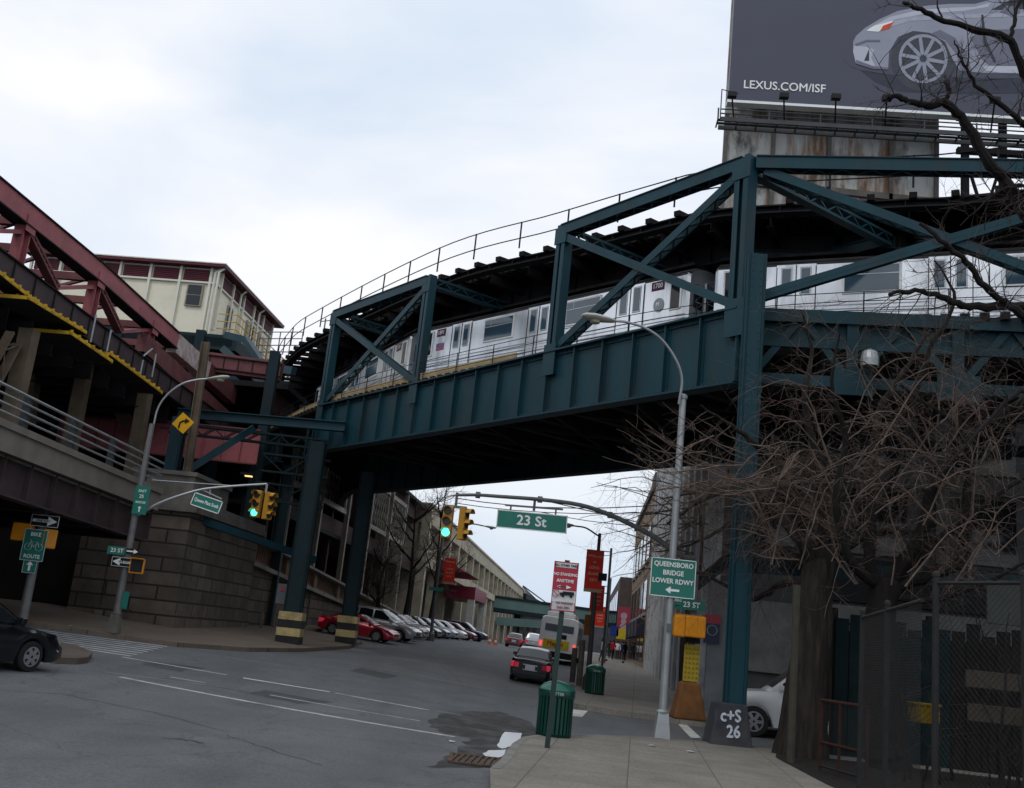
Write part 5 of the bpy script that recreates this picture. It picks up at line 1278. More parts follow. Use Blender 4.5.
def make_car(name, label, cat_, m_, L, W, belt, roof, wb, wr=.32, zb=.2, pillars=(), tail='sedan', lit=False, group=None, rim=RIM):
    """local frame: x from 0 (rear) to L (front), centred in y; belt/roof = tables of (x,z); wb=(rear axle x, front axle x)"""
    t = thing(name, label, cat_, group=group)
    st = sorted(set([round(L * k / 60., 3) for k in range(61)]))
    body = MB(); vs = []; n = 0
    for x in st:
        e = min(x, L - x); k = min(1., e / .55); hw = W / 2 * (1 - .17 * (1 - k) ** 2.2)
        zl = zb + .08 * (1 - k) ** 2
        for xw in wb:
            R = wr + .07; d = abs(x - xw)
            if d < R: zl = max(zl, wr + math.sqrt(R * R - d * d))
        zt = interp(belt, x); zl = min(zl, zt - .12)
        ring = [(-hw * .55, zb + .04), (-hw * .96, zl), (-hw, zl + (zt - zl) * .3), (-hw * 1.0, zl + (zt - zl) * .6), (-hw * .965, zt - .07), (-hw * .9, zt), (-hw * .45, zt + .025), (0, zt + .03)]
        ring = ring + [(-y, z) for y, z in ring[-2::-1]]
        n = len(ring); vs += [(x, y, z) for y, z in ring]
    fs = []
    for i in range(len(st) - 1):
        for k in range(n - 1): fs.append((i * n + k, (i + 1) * n + k, (i + 1) * n + k + 1, i * n + k + 1))
    fs.append(tuple(range(n))); fs.append(tuple((len(st) - 1) * n + k for k in range(n)))
    body.add(vs, fs); bo = body.build("body", m_, t, smooth=True)
    # greenhouse
    rx = [p_[0] for p_ in roof]; gx0, gx1 = rx[0], rx[-1]
    def hwz(x, z):      # half width of the cabin at height z
        zt = interp(belt, x); zr = max(p_[1] for p_ in roof); f = max(0, (z - zt) / max(.05, zr - zt)); return W / 2 * (.9 - .17 * f)
    gh = MB(); sx = [gx0 + (gx1 - gx0) * k / 30. for k in range(31)]; vs = []
    for x in sx:
        zr = max(interp(roof, x), interp(belt, x) + .01); zt = interp(belt, x) - .02
        ring = [(-hwz(x, zt), zt), (-hwz(x, zr - .06), zr - .06), (-hwz(x, zr) * .93, zr), (-hwz(x, zr) * .5, zr + .03), (0, zr + .04)]; ring = ring + [(-y, z) for y, z in ring[-2::-1]]
        n2 = len(ring); vs += [(x, y, z) for y, z in ring]
    fs = [(i * n2 + k, (i + 1) * n2 + k, (i + 1) * n2 + k + 1, i * n2 + k + 1) for i in range(len(sx) - 1) for k in range(n2 - 1)] + [tuple(range(n2)), tuple((len(sx) - 1) * n2 + k for k in range(n2))]
    gh.add(vs, fs); gh.build("cabin", m_, t, smooth=True)
    # side windows between pillars
    for x0, x1 in pillars:
        for q in (-1, 1):
            w_ = MB(); pts_t = []; pts_b = []
            for k in range(9):
                x = x0 + (x1 - x0) * k / 8.; zr = interp(roof, x) - .09; zt = interp(belt, x) + .05
                if zr < zt + .03: zr = zt + .03
                pts_b.append((x, q * (hwz(x, zt) + .008), zt)); pts_t.append((x, q * (hwz(x, zr) + .008), zr))
            v_ = pts_b + pts_t; w_.add(v_, [(k, k + 1, k + 10, k + 9) for k in range(8)]); w_.build("side_window", DARKGLASS, t)
    # windscreen and rear glass (following the end slopes of the roof table)
    def slopeglass(xa, xb, nm):
        w_ = MB(); v_ = []
        for k in range(5):
            x = xa + (xb - xa) * (.1 + .78 * k / 4.); zr = interp(roof, x); h = hwz(x, zr) * .9
            dx = .02 * (1 if xa > xb else -1)
            for j in range(5):
                y = -h + 2 * h * j / 4.; v_.append((x - dx * .0, y, zr + .03 + .028 * (1 - (y / h) ** 2)))
        w_.add(v_, [(i * 5 + j, i * 5 + j + 1, (i + 1) * 5 + j + 1, (i + 1) * 5 + j) for i in range(4) for j in range(4)]); w_.build(nm, DARKGLASS, t, smooth=True)
    slopeglass(roof[-1][0], roof[-2][0], "windscreen")
    if tail == 'sedan': slopeglass(roof[0][0], roof[1][0], "rear_window")
    for xw in wb:
        for q in (-1, 1):
            w_ = MB(); w_.wheel((xw, q * (W / 2 - .11), wr), wr, .2, 24); wo = w_.build("wheel", RUBBER, t)
            r_ = MB(); r_.wheel((xw, q * (W / 2 - .02), wr), wr * .64, .03, 20, prof=[(wr * .56, .015), (wr * .57, -.02), (wr * .66, -.02), (wr * .66, .015), (wr * .56, .015)], caps=False)
            for k in range(6):
                a_ = 2 * math.pi * k / 6; c_, s_ = math.cos(a_), math.sin(a_)
                r_.beam((xw + .03 * c_, q * (W / 2 - .005), wr + .03 * s_), (xw + wr * .6 * c_, q * (W / 2 - .01), wr + wr * .6 * s_), .03, .09, (-s_, 0, c_))
            r_.build("rim", rim, wo)
            d_ = MB(); d_.wheel((xw, q * (W / 2 - .03), wr), wr * .56, .02, 20); d_.build("hub_recess", BLACK, wo)
    # lamps
    zf = interp(belt, L - .08); zr_ = interp(belt, .08)
    for q in (-1, 1):
        h_ = MB(); h_.prism([(L - .5, q * (W / 2 * .99 + .004), zf - .1), (L - .2, q * (W / 2 * .95), zf - .24), (L - .02, q * (W / 2 * .8), zf - .26), (L + .02, q * W / 2 * .55, zf - .22), (L - .04, q * W / 2 * .55, zf - .08), (L - .2, q * W / 2 * .84, zf - .06)], (0, 0, .015))
        h_.build("headlight", HEADL, t, bevel=.02)
        tl = MB(); tl.box((.05, q * W / 2 * .74, zr_ - .2), (.1, W * .19, .24)); tl.box((.2, q * W / 2 * .92, zr_ - .19), (.3, .08, .2)); tl.build("tail_light", TAILLIT if lit else TAILR, t, bevel=.02)
        mm = MB(); xm = roof[-1][0] - .35; mm.box((xm, q * (W / 2 + .06), interp(belt, xm) + .12), (.12, .2, .14)); mm.build("wing_mirror", m_, t, bevel=.02)
    u = MB(); u.box((L / 2, 0, zb + .1), (L - .5, W * .8, .2)); 
    for xw in wb: u.box((xw, 0, wr + .12), (.8, W * .86, .5))
    u.build("underbody", BLACK, t)
    b_ = MB(); b_.box((L - .0, 0, zb + .16), (.1, W * .8, .16)); b_.box((0.0, 0, zb + .2), (.1, W * .84, .2)); b_.build("bumper", m_ if tail == 'sedan' else BLACK, t, bevel=.03)
    g_ = MB(); g_.box((L + .015, 0, zf - .2), (.03, W * .36, .14)); g_.build("grille", BLACK, t)
    p_ = MB(); p_.box((-.03, 0, zr_ - .26), (.02, .42, .2)); p_.build("number_plate", PLATE, t)
    if tail == 'sedan':
        p_ = MB(); p_.box((-.02, 0, zr_ - .16), (.03, .62, .04)); p_.box((-.02, 0, zr_ - .37), (.03, .62, .03)); p_.build("chrome_trim", RIM, t)
    return t
def ground_car(o, x, y, head, L, wb):
    """(x,y) = plan position of body centre; heading in degrees from +x"""
    a = rad(head); c_, s_ = math.cos(a), math.sin(a)
    ox, oy = x - c_ * L / 2, y - s_ * L / 2
    zr_, zf_ = G(ox + c_ * wb[0], oy + s_ * wb[0]), G(ox + c_ * wb[1], oy + s_ * wb[1])
    pit = math.atan2(zf_ - zr_, wb[1] - wb[0])
    # roll from cross slope
    lx, ly = -s_ * .7, c_ * .7; xm, ym = x, y
    rol = math.atan2(G(xm + lx, ym + ly) - G(xm - lx, ym - ly), 1.4)
    z0 = zr_ - math.tan(pit) * wb[0]
    o.location = (ox, oy, z0 + .005); o.rotation_euler = (rol, -pit, a)
SED = dict(L=4.6, W=1.76, belt=[(0, .86), (.15, .96), (1.0, .99), (3.2, .93), (3.6, .9), (4.3, .78), (4.5, .68), (4.6, .6)], roof=[(.55, .98), (1.35, 1.38), (2.0, 1.43), (2.6, 1.42), (3.45, .93)], wb=(.95, 3.65), pillars=((.95, 1.55), (1.63, 2.25), (2.32, 3.1)))
SUVT = dict(L=4.75, W=1.85, belt=[(0, 1.0), (.1, 1.08), (1.5, 1.1), (3.3, 1.06), (3.6, 1.03), (4.4, .92), (4.65, .8), (4.75, .7)], roof=[(.12, 1.1), (.35, 1.6), (1.4, 1.72), (2.5, 1.7), (3.5, 1.06)], wb=(.95, 3.8), pillars=((.4, 1.0), (1.1, 1.95), (2.05, 3.05)), wr=.36, zb=.26, tail='suv')
CPE = dict(L=4.4, W=1.75, belt=[(0, .84), (.15, .93), (1.0, .95), (3.0, .88), (3.4, .85), (4.1, .72), (4.3, .62), (4.4, .55)], roof=[(.5, .94), (1.3, 1.27), (1.9, 1.31), (2.3, 1.3), (3.3, .88)], wb=(.9, 3.5), pillars=((1.1, 1.8), (1.9, 2.9)))
bk = paint("black_car_paint", (.003, .003, .005), .25, 0)
# dark sedan entering at the left edge
c = make_car("parked_sedan", "black sedan driving away at the left edge beside the traffic island", "car", bk, **SED); c.name = "black_sedan"
w0 = atg(26, 672); hd = 66.; a = rad(hd); hw_ = .82
# front wheel contact -> body centre : wheel is on the right side (y=-hw) at x=3.65 from rear
cx = w0.x - math.cos(a) * (3.65 - 2.3) - math.sin(a) * hw_; cy = w0.y - math.sin(a) * (3.65 - 2.3) + math.cos(a) * hw_
ground_car(c, cx, cy, hd, 4.6, SED["wb"])
# black sedan ahead, seen from behind
c = make_car("black_sedan", "black sedan with red tail lights seen from behind in the curb lane", "car", bk, **SED)
p = atg(529, 684); ground_car(c, p.x + .2, p.y + 2.5, 84, 4.6, SED["wb"])
# parked row
rowcol = [("red_coupe", "low red coupe parked first beside the striped steel column", CPE, (.35, .012, .03), 366, 0),
          ("silver_wagon", "silver sport wagon with dark windows parked behind the red coupe", SUVT, (.42, .43, .45), 0, 0),
          ("white_sedan", "pearl white sedan parked right behind the silver sport wagon", SED, (.5, .5, .5), 0, 0),
          ("silver_sedan", "silver grey sedan parked third past the red coupe", SED, (.22, .2, .2), 0, 0),
          ("pale_sedan", "pale silver sedan parked in the middle of the angled row", SED, (.36, .37, .38), 0, 0),
          ("black_saloon", "black saloon parked in front of the red banner pole", SED, (.02, .022, .03), 0, 0),
          ("grey_sedan", "dark slate sedan parked just past the banner pole", SED, (.07, .08, .1), 0, 0),
          ("blue_hatch", "light blue silver hatchback parked beyond the slate sedan", SED, (.3, .34, .4), 0, 0),
          ("white_hatch", "white car parked between the blue silver and maroon cars", SED, (.6, .6, .6), 0, 0),
          ("maroon_sedan", "maroon sedan parked next to last in the angled row", SED, (.12, .02, .03), 0, 0),
          ("navy_suv", "navy blue suv parked at the far end of the row by the cones", SUVT, (.02, .03, .06), 0, 0)]
Y0_ = 60.8
for i, (nm, lb, tab, colr, px, _) in enumerate(rowcol):
    yy = Y0_ + [0, 5.0, 9.3, 13.6, 17.6, 22.0, 26.5, 31, 36, 42, 49][i]; xx = -9.0 + .138 * (yy - Y0_) + (1.9, 1.9, 1.2, .8, .4, .2, .1, 0, 0, 0, 0)[i]
    c = make_car(nm, lb, "car", paint(nm + "_paint", colr), group="cars angle parked along the stone wall", **tab); ground_car(c, xx, yy, -12, tab["L"], tab["wb"])
# white van on the side street
vp = paint("white_van_paint", (.6, .61, .62), .35, 0)
VAN = dict(L=5.7, W=2.0, belt=[(0, 1.15), (.1, 1.2), (3.9, 1.26), (4.7, 1.24), (5.5, 1.18), (5.66, 1.14), (5.7, 1.08)], roof=[(0.05, 1.2), (.12, 2.0), (1.0, 2.12), (3.7, 2.1), (4.75, 1.24)], wb=(1.1, 5.1), pillars=((.3, 1.3), (1.4, 2.6), (3.0, 4.35)), wr=.38, zb=.3, tail='van')
VAN['wr'] = .41
c = make_car("white_van", "white van with its nose showing between the steel column and tree trunk", "van", vp, **VAN)
p = aty(758.5, 722, 32.4); ground_car(c, p.x + .99 * 2.25 * 1.08, 32.4 - .139 * 2.25 + 1.0, 172, 5.7 * 1.08, (1.1 * 1.08, 5.1 * 1.08)); c.scale = (1.08, 1.08, 1.08)
# bus
bus = thing("city_bus", "white and grey city bus seen from behind with a yellow advert and lit tail lamps", "bus")
BL, BW, BHh = 11.5, 2.55, 3.0
BWH = mat("bus_white", (.8, .8, .8), .4, 0, .05); 
mb = MB()
sec = [(-1.27, .45), (-1.27, 2.6), (-1.2, 2.9), (-1.0, 3.0), (1.0, 3.0), (1.2, 2.9), (1.27, 2.6), (1.27, .45)]
vs = []
for x, q in ((0, .97), (.12, 1), (BL - .12, 1), (BL, .97)): vs += [(x, y * q, z if z < 1 else z * (1 - (1 - q) * .5)) for y, z in sec]
fs = [(i * 8 + k, i * 8 + (k + 1) % 8, (i + 1) * 8 + (k + 1) % 8, (i + 1) * 8 + k) for i in range(3) for k in range(8)] + [tuple(range(8)), tuple(24 + k for k in range(8))]
mb.add(vs, fs); mb.build("body", BWH, bus)
mb = MB(); mb.bx(.3, 8.5, -.95, .95, 3.0, 3.3); mb.bx(.6, 3.0, -.8, .8, 3.3, 3.42); mb.build("roof_fairing", WHITE, bus, bevel=.06)
mb = MB(); mb.bx(-.03, .02, -.95, -.08, 2.05, 2.5); mb.bx(-.03, .02, .08, .95, 2.05, 2.5); mb.build("rear_window", DARKGLASS, bus)
mb = MB(); mb.bx(-.04, 0, -.75, .95, .95, 1.5); ad = mb.build("yellow_advert", mat("advert_yellow", (.7, .5, .02), .5), bus)
mb = MB(); put_text(mb, "Megan", .42, (-.055, .15, 1.24), (0, -1, 0), (0, 0, 1), 1, .01); mb.build("lettering", SIGNR, ad)
for q in (-1, 1):
    mb = MB(); mb.bx(-.05, 0, q * 1.12 - .1, q * 1.12 + .1, 1.0, 1.35); mb.build("tail_light", TAILLIT, bus)
    mb = MB(); mb.bx(.8, BL - .6, q * 1.275 - .012, q * 1.275 + .012, 1.35, 2.5); wn = mb.build("side_glazing", DARKGLASS, bus)
    for xw in (2.8, 9.0):
        mb = MB(); mb.wheel((xw, q * 1.14, .48), .48, .28); wo = mb.build("wheel", RUBBER, bus); mb = MB(); mb.wheel((xw, q * 1.29, .48), .26, .03); mb.build("rim", RIM, wo)
mb = MB(); mb.bx(-.1, .1, -1.2, 1.2, .4, .75); mb.bx(.2, BL - .2, -1.2, 1.2, .35, .5); mb.build("bumper", BLACK, bus)
mb = MB(); mb.bx(-.03, 0, -.55, -.1, 1.62, 1.9); mb.build("engine_vent", BLACK, bus)
p = atg(556, 664); ground_car(bus, p.x + .55, p.y + BL / 2, 83.5, BL, (2.8, 9.0))
# distant vehicles by the overpass
for px, py, nm, lb, cl in ((515, 638.5, "distant_car", "small dark car far up the road below the teal overpass", (.1, .02, .02)), (534, 641, "distant_van", "small pale van far up the road left of the bus", (.4, .42, .45))):
    c = make_car(nm, lb, "car" if "car" in nm else "van", paint(nm + "_p", cl), **(SUVT if "van" in nm else SED)); p = aty(px, py, 112); ground_car(c, p.x, 112, 85, 4.7, (.95, 3.8))

# ================================================================== poles, signals and signs
ZUP = Vector((0, 0, 1))
def sign_panel(name, c_, w_, h_, rz, m_, parent, texts=(), border=None, thick=.02, arrow=None, roll=0., lettermat=LETTER):
    """flat sign centred at c_, facing local -y turned by rz; text given as (string, dx, dz, size, sx)"""
    cs, sn = math.cos(rz), math.sin(rz); X = Vector((cs, sn, 0)) * math.cos(roll) + ZUP * math.sin(roll); Z = ZUP * math.cos(roll) - Vector((cs, sn, 0)) * math.sin(roll); Nn = Vector((sn, -cs, 0)); c_ = Vector(c_)
    mb = MB(); q = [c_ + X * (sx * w_ / 2) + Z * (sz * h_ / 2) for sx, sz in ((-1, -1), (1, -1), (1, 1), (-1, 1))]; mb.prism(q, Nn * -thick); o = mb.build(name, m_, parent)
    if border:
        mb = MB(); b_ = border
        for sx, sz, ww, hh in ((0, 1, w_, b_), (0, -1, w_, b_), (1, 0, b_, h_), (-1, 0, b_, h_)):
            cc_ = c_ + X * (sx * (w_ / 2 - b_ / 2)) + Z * (sz * (h_ / 2 - b_ / 2)) + Nn * .004
            mb.prism([cc_ + X * (i * ww / 2) + Z * (j * hh / 2) for i, j in ((-1, -1), (1, -1), (1, 1), (-1, 1))], Nn * -.003)
        mb.build("sign_border", lettermat, o)
    if texts or arrow:
        mb = MB()
        for tx, dx, dz, sz, sx in texts: put_text(mb, tx, sz, c_ + X * dx + Z * dz + Nn * .008, X, Z, sx, sz * .025)
        if arrow:
            for ax_, az_, al, ah, dr in arrow:     # dr: 'l','r','u'
                ux, uz = (X, Z) if dr in 'lr' else (Z, X); s_ = -1 if dr == 'l' else 1; o_ = c_ + X * ax_ + Z * az_ + Nn * .008
                mb.prism([o_ + ux * (s_ * a_ * al) + uz * (b_ * ah) for a_, b_ in ((-.5, -.16), (.12, -.16), (.12, -.5), (.5, 0), (.12, .5), (.12, .16), (-.5, .16))], Nn * -.002)
        mb.build("lettering", lettermat, o)
    return o
def signal_head(c_, rz, parent, lit=2, m_=AMBERB, k=1.):
    """three-lens head, c_ = centre, lenses face -y rotated rz"""
    cs, sn = math.cos(rz), math.sin(rz); Fd = Vector((sn, -cs, 0)); c_ = Vector(c_)
    mb = MB(); mb.box(c_, (.34 * k, .2 * k, 1.06 * k), rz)
    for j in range(3): mb.box(c_ + Vector((0, 0, (1 - j) * .35 * k)) + Fd * (.11 * k), (.33 * k, .03, .33 * k), rz)
    h = mb.build("signal_head", m_, parent, bevel=.015)
    for j in range(3):
        o = c_ + Vector((0, 0, (1 - j) * .35 * k)) + Fd * (.13 * k)
        mb = MB(); mb.wheel(o, .135 * k, .02, 20, axis=Fd); mb.build("lens", GREENLIT if (j == lit) else LENSD, h)
        mb = MB(); vs = []; n = 14; R_ = Vector((cs, sn, 0))
        for d_ in (0, .2 * k):
            for i in range(n + 1):
                a_ = .1 + (math.pi - .2) * i / n
                for rr in (.15, .162): vs.append(o + Fd * d_ + (R_ * math.cos(a_) + ZUP * math.sin(a_)) * rr * k)
        m2 = 2 * (n + 1); fs = []
        for i in range(n): fs += [(2 * i, 2 * i + 2, m2 + 2 * i + 2, m2 + 2 * i), (2 * i + 1, 2 * i + 3, m2 + 2 * i + 3, m2 + 2 * i + 1), (m2 + 2 * i, m2 + 2 * i + 2, m2 + 2 * i + 3, m2 + 2 * i + 1)]
        mb.add(vs, fs); mb.build("visor", m_, h)
    return h
def ped_box(c_, rz, parent, lit=False):
    mb = MB(); mb.box(c_, (.46, .2, .5), rz); h = mb.build("pedestrian_signal", ORANGEB, parent, bevel=.03)
    cs, sn = math.cos(rz), math.sin(rz); Fd = Vector((sn, -cs, 0)); mb = MB(); mb.box(Vector(c_) + Fd * .11, (.38, .02, .4), rz); mb.build("signal_face", BLACK, h)
    mb = MB(); mb.box(Vector(c_) + Fd * .2 + Vector((0, 0, .24)), (.44, .22, .02), rz); mb.build("visor", ORANGEB, h)
    return h
# --- near no-standing sign post
p = atg(547, 748, .15); g = p.z
t = thing("parking_sign_post", "slim dark post with a red and white no standing sign before the bin", "street sign", (p.x, p.y, g))
top = aty(576, 558, p.y); bot = Vector((p.x, p.y, g)); lean = (top - bot).normalized(); lean = Vector((max(-.02, min(.02, lean.x)), 0, 1)).normalized()
hgt = (top.z - g)
mb = MB(); tp_ = bot + lean * (hgt - .06)
mb.beam(bot, tp_, .055, .03, (0, 1, 0)); mb.beam(bot + Vector((0, -.014, 0)), tp_ + Vector((0, -.014, 0)), .1, .006, (0, 1, 0)); mb.build("post", mat("dark_post", (.03, .05, .045), .5, .3), t)
sc_ = aty(568, 587, p.y); sc_ = bot + lean * (sc_.z - g); sc_.y -= .05
kk = 1.06 * ((aty(582, 587, p.y) - aty(556, 587, p.y)).length) / 1.
sw, shh = .56 * 1.0, 1.06
sw = (aty(582, 575, p.y) - aty(557, 575, p.y)).length * .98; shh = abs(aty(571, 562, p.y).z - aty(565, 611, p.y).z)
sg = sign_panel("sign_backing", sc_, sw, shh, 0, mat("sign_grey", (.5, .52, .52), .4), t, border=.02, lettermat=SIGNR)
up_c = sc_ + Vector((0, -.006, shh * .2)); 
sign_panel("no_standing_panel", up_c + Vector((0, 0, -.01)), sw * .96, shh * .56, 0, SIGNR, sg, [("NO STANDING", 0, .05, .075, .9), ("ANYTIME", 0, -.075, .085, .95)], arrow=[(0, -.19, .26, .07, 'r'), (-.06, -.19, .2, .06, 'l')])
sign_panel("time_panel", sc_ + Vector((0, -.016, shh * .425)), sw * .84, .085, 0, mat("sign_grey2", (.5, .51, .5), .4), sg, [("ALL OTHER TIMES", 0, 0, .062, .9)], lettermat=BLACK)
sign_panel("bus_panel", sc_ + Vector((0, -.008, -shh * .2)), sw * .95, shh * .24, 0, mat("sign_grey3", (.6, .62, .62), .4), sg, [("NO PARKING", .02, -.13, .06, .9), ("7AM-7PM", 0, -.22, .07, .9)], lettermat=mat("sign_red_ink", (.3, .05, .07), .5))
mb = MB(); bc = sc_ + Vector((.08, -.03, -shh * .135)); mb.box(bc, (.22, .01, .07)); mb.box(bc + Vector((-.13, 0, -.02)), (.06, .01, .06))
for dx in (-.1, .06): mb.wheel(bc + Vector((dx, 0, -.05)), .028, .012, 12, axis=(0, 1, 0))
mb.build("truck_symbol", BLACK, sg)
mb = MB(); cc_ = sc_ + Vector((-.17, -.03, -shh * .14))
for k in range(20):
    a_, b_ = 2 * math.pi * k / 20, 2 * math.pi * (k + 1) / 20; mb.beam(cc_ + Vector((math.cos(a_), 0, math.sin(a_))) * .07, cc_ + Vector((math.cos(b_), 0, math.sin(b_))) * .07, .008, .018, (0, 1, 0))
mb.beam(cc_ + Vector((-.05, 0, .05)), cc_ + Vector((.05, 0, -.05)), .008, .018, (0, 1, 0)); mb.build("prohibition_ring", SIGNR, sg)
# --- litter bins
BING = mat("bin_green", (.004, .05, .035), .35, .2, .15, 4)
def bin_(px, py, label):
    p = atg(px, py, .15); t = thing("litter_bin", label, "litter bin", (p.x, p.y, p.z), "green slatted litter bins on the sidewalks")
    R_ = .37
    mb = MB(); mb.lathe(p, [(R_ - .04, .03), (R_ - .04, .88)], 20); mb.lathe(p, [(R_ + .0, .0), (R_ + .02, .06), (R_ - .02, .07)], 24); mb.build("liner", mat("bin_liner_green", (.003, .03, .022), .5), t)
    mb = MB()
    for k in range(26):
        a_ = 2 * math.pi * k / 26; mb.box((p.x + R_ * math.cos(a_), p.y + R_ * math.sin(a_), p.z + .44), (.022, .055, .78), a_)
    mb.build("slat_cage", BING, t)
    mb = MB(); mb.lathe(p, [(R_ + .015, .8), (R_ + .03, .84), (R_ + .03, .94), (R_ + .01, .97)], 28); c_ = mb.build("collar", BING, t, smooth=True)
    mb = MB(); put_text(mb, "LITTER", .085, (p.x, p.y - R_ - .045, p.z + .885), (1, 0, 0), (0, 0, 1), 1, .003); mb.build("lettering", mat("dull_sign_white", (.3, .38, .36), .5), c_)
    mb = MB(); mb.lathe(p, [(R_ + .04, .95), (R_ + .02, .99), (R_ * .8, 1.07), (R_ * .5, 1.12), (R_ * .2, 1.145), (.03, 1.15)], 28); mb.build("dome_lid", mat("bin_lid_green", (.015, .11, .075), .28, .3, .1), t, smooth=True)
    return t
bin_(553, 736, "green slatted litter bin with a domed lid behind the slim sign post")
b2 = bin_(594, 694, "smaller green litter bin farther up the sidewalk by the banner pole")
# --- street lamp at the near corner
def lamp_head(c_, d_, parent, s_=1.):
    d_ = Vector(d_).normalized(); mb = MB(); c_ = Vector(c_)
    prof = [(0, .05), (.08, .09), (.3, .15), (.55, .17), (.75, .12), (.82, .04)]
    vs = []; n = 12; a_ = d_.cross(ZUP).normalized(); 
    for x, r_ in prof:
        for k in range(n): th = 2 * math.pi * k / n; vs.append(c_ + d_ * (x * s_) + a_ * (r_ * s_ * math.cos(th)) + ZUP * (r_ * s_ * .5 * math.sin(th)))
    fs = [(i * n + k, i * n + (k + 1) % n, (i + 1) * n + (k + 1) % n, (i + 1) * n + k) for i in range(len(prof) - 1) for k in range(n)] + [tuple(range(n)), tuple((len(prof) - 1) * n + k for k in range(n))]
    mb.add(vs, fs); h = mb.build("lamp_head", mat("lamp_head_grey", (.42, .41, .36), .5, .1), parent, smooth=True)
    mb = MB(); mb.lathe(c_ + d_ * .5 * s_ + Vector((0, 0, -.13 * s_)), [(.04, -.03), (.12, 0), (.14, .06)], 12); mb.build("lamp_lens", mat("lamp_lens_glass", (.35, .33, .26), .15), h, smooth=True)
    return h
def pole_base(mb, p, s_=1.):
    b = .2 * s_; t_ = .13 * s_
    mb.add([(p.x - b, p.y - b, p.z), (p.x + b, p.y - b, p.z), (p.x + b, p.y + b, p.z), (p.x - b, p.y + b, p.z), (p.x - t_, p.y - t_, p.z + .62 * s_), (p.x + t_, p.y - t_, p.z + .62 * s_), (p.x + t_, p.y + t_, p.z + .62 * s_), (p.x - t_, p.y + t_, p.z + .62 * s_)], MB.BF)
    mb.lathe(p + Vector((0, 0, .6 * s_)), [(.16 * s_, 0), (.17 * s_, .04), (.1 * s_, .1)], 12)
p = atg(661, 738, .15); t = thing("corner_street_lamp", "galvanised street lamp with a long curved arm at the near corner by the bridge column", "street lamp", p)
mb = MB(); pole_base(mb, p, .95); mb.build("base", GALV, t)
topz = aty(684, 398, p.y).z
mb = MB(); mb.tube([p + Vector((0, 0, .3)), p + Vector((0, 0, 2.5)), Vector((p.x, p.y, topz))], [.105, .1, .085], 12); mb.lathe(Vector((p.x, p.y, topz)), [(.11, -.03), (.12, .05), (.06, .1)], 10); mb.tube([Vector((p.x, p.y, 6.3)), Vector((p.x, p.y, 6.45))], [.12, .12], 10); mb.build("pole", GALV, t)
arm = [aty(x, y, p.y - .1 - k * .12) for k, (x, y) in enumerate(((679, 404), (682, 380), (676, 360), (662, 340), (645, 328), (626, 322), (613, 321)))]
mb = MB(); mb.tube(catmull(arm, 5), .035, 8); mb.build("curved_arm", GALV, t)
lamp_head(aty(616, 321.5, p.y - .9), aty(593, 317, p.y - 1.1) - aty(616, 321.5, p.y - .9), t, 1.15)
mb = MB(); mb.box(p + Vector((.0, -.12, 2.6)), (.1, .06, .2)); mb.build("tag_plate", GALVD, t)
# --- mast-arm traffic signal with 23 St sign (right, far side of the side street)
p = atg(687, 719, .15); PY_ = p.y
t = thing("mast_arm_signal", "long grey mast arm signal pole with green lit head and hanging street name sign", "traffic signal", p)
mb = MB(); b0, b1 = .52, .3; zt_ = .0
mb.add([(p.x - b0, p.y - b0, p.z), (p.x + b0, p.y - b0, p.z), (p.x + b0, p.y + b0, p.z), (p.x - b0, p.y + b0, p.z), (p.x - b1, p.y - b1, p.z + 1.15), (p.x + b1, p.y - b1, p.z + 1.15), (p.x + b1, p.y + b1, p.z + 1.15), (p.x - b1, p.y + b1, p.z + 1.15)], MB.BF)
mb.build("rusty_base", mat("rusty_orange_base", (.17, .075, .025), .75, 0, .25, 3, dirt=(.07, .035, .02), damt=.6), t, bevel=.06)
mb = MB(); mb.tube([p + Vector((0, 0, 1)), Vector((p.x, p.y, 6.2))], [.12, .1], 12); mb.build("pole", GALVD, t)
mb = MB(); mb.box(p + Vector((0, -.16, 1.75)), (.5, .06, 1.15)); yp = mb.build("yellow_panel", mat("worn_yellow_panel", (.4, .29, .03), .6, 0, .15, 4, dirt=(.2, .15, .03), damt=.5), t)
mb = MB()
for i in range(4):
    for j in range(7): mb.box(p + Vector((-.18 + i * .12, -.2, 1.3 + j * .15)), (.035, .02, .05))
mb.build("punched_holes", mat("brown_ochre", (.2, .13, .03), .6), yp)
mb = MB(); mb.box(p + Vector((0, -.17, 2.62)), (.48, .05, .5)); mb.build("dark_panel", BLACK, t)
mb = MB(); mb.box(p + Vector((0, -.2, 2.75)), (.42, .03, .12)); mb.build("white_strip", PLATE, t)
pts = [aty(x, y, PY_ - .02) for x, y in ((683, 557), (660, 541), (640, 529), (610, 515), (580, 505), (540, 499.5), (500, 496.5), (478, 495), (457, 495))]
mb = MB(); mb.tube(catmull(pts, 4), [.095 - .045 * k / 32. for k in range(33)], 10)
mb.tube([Vector((p.x, p.y, pts[0].z)), pts[0]], .1, 10); mb.tube([Vector((p.x, p.y, 6.1)), pts[5]], .018, 5); mb.build("mast_arm", GALVD, t)
e = pts[-1]; mb = MB(); mb.tube([e + Vector((0, 0, .08)), e - Vector((0, 0, .42))], .05, 6); mb.box(e - Vector((0, 0, .4)), (.75, .12, .08)); mb.tube([e, e + Vector((-.35, 0, -.1)), e + Vector((-.4, 0, -.35))], .02, 5)
mb.build("hanger_bracket", GALVD, t)
for k, q_ in enumerate(pts[3:8:2]): mb = MB(); mb.tube([q_ - Vector((.08, 0, 0)), q_ + Vector((.08, 0, 0))], .11, 8); mb.build("arm_collar", GALVD, t)
signal_head(aty(447.5, 522, PY_), rad(-8), t); signal_head(aty(463, 524, PY_ - .1), rad(62), t, lit=9)
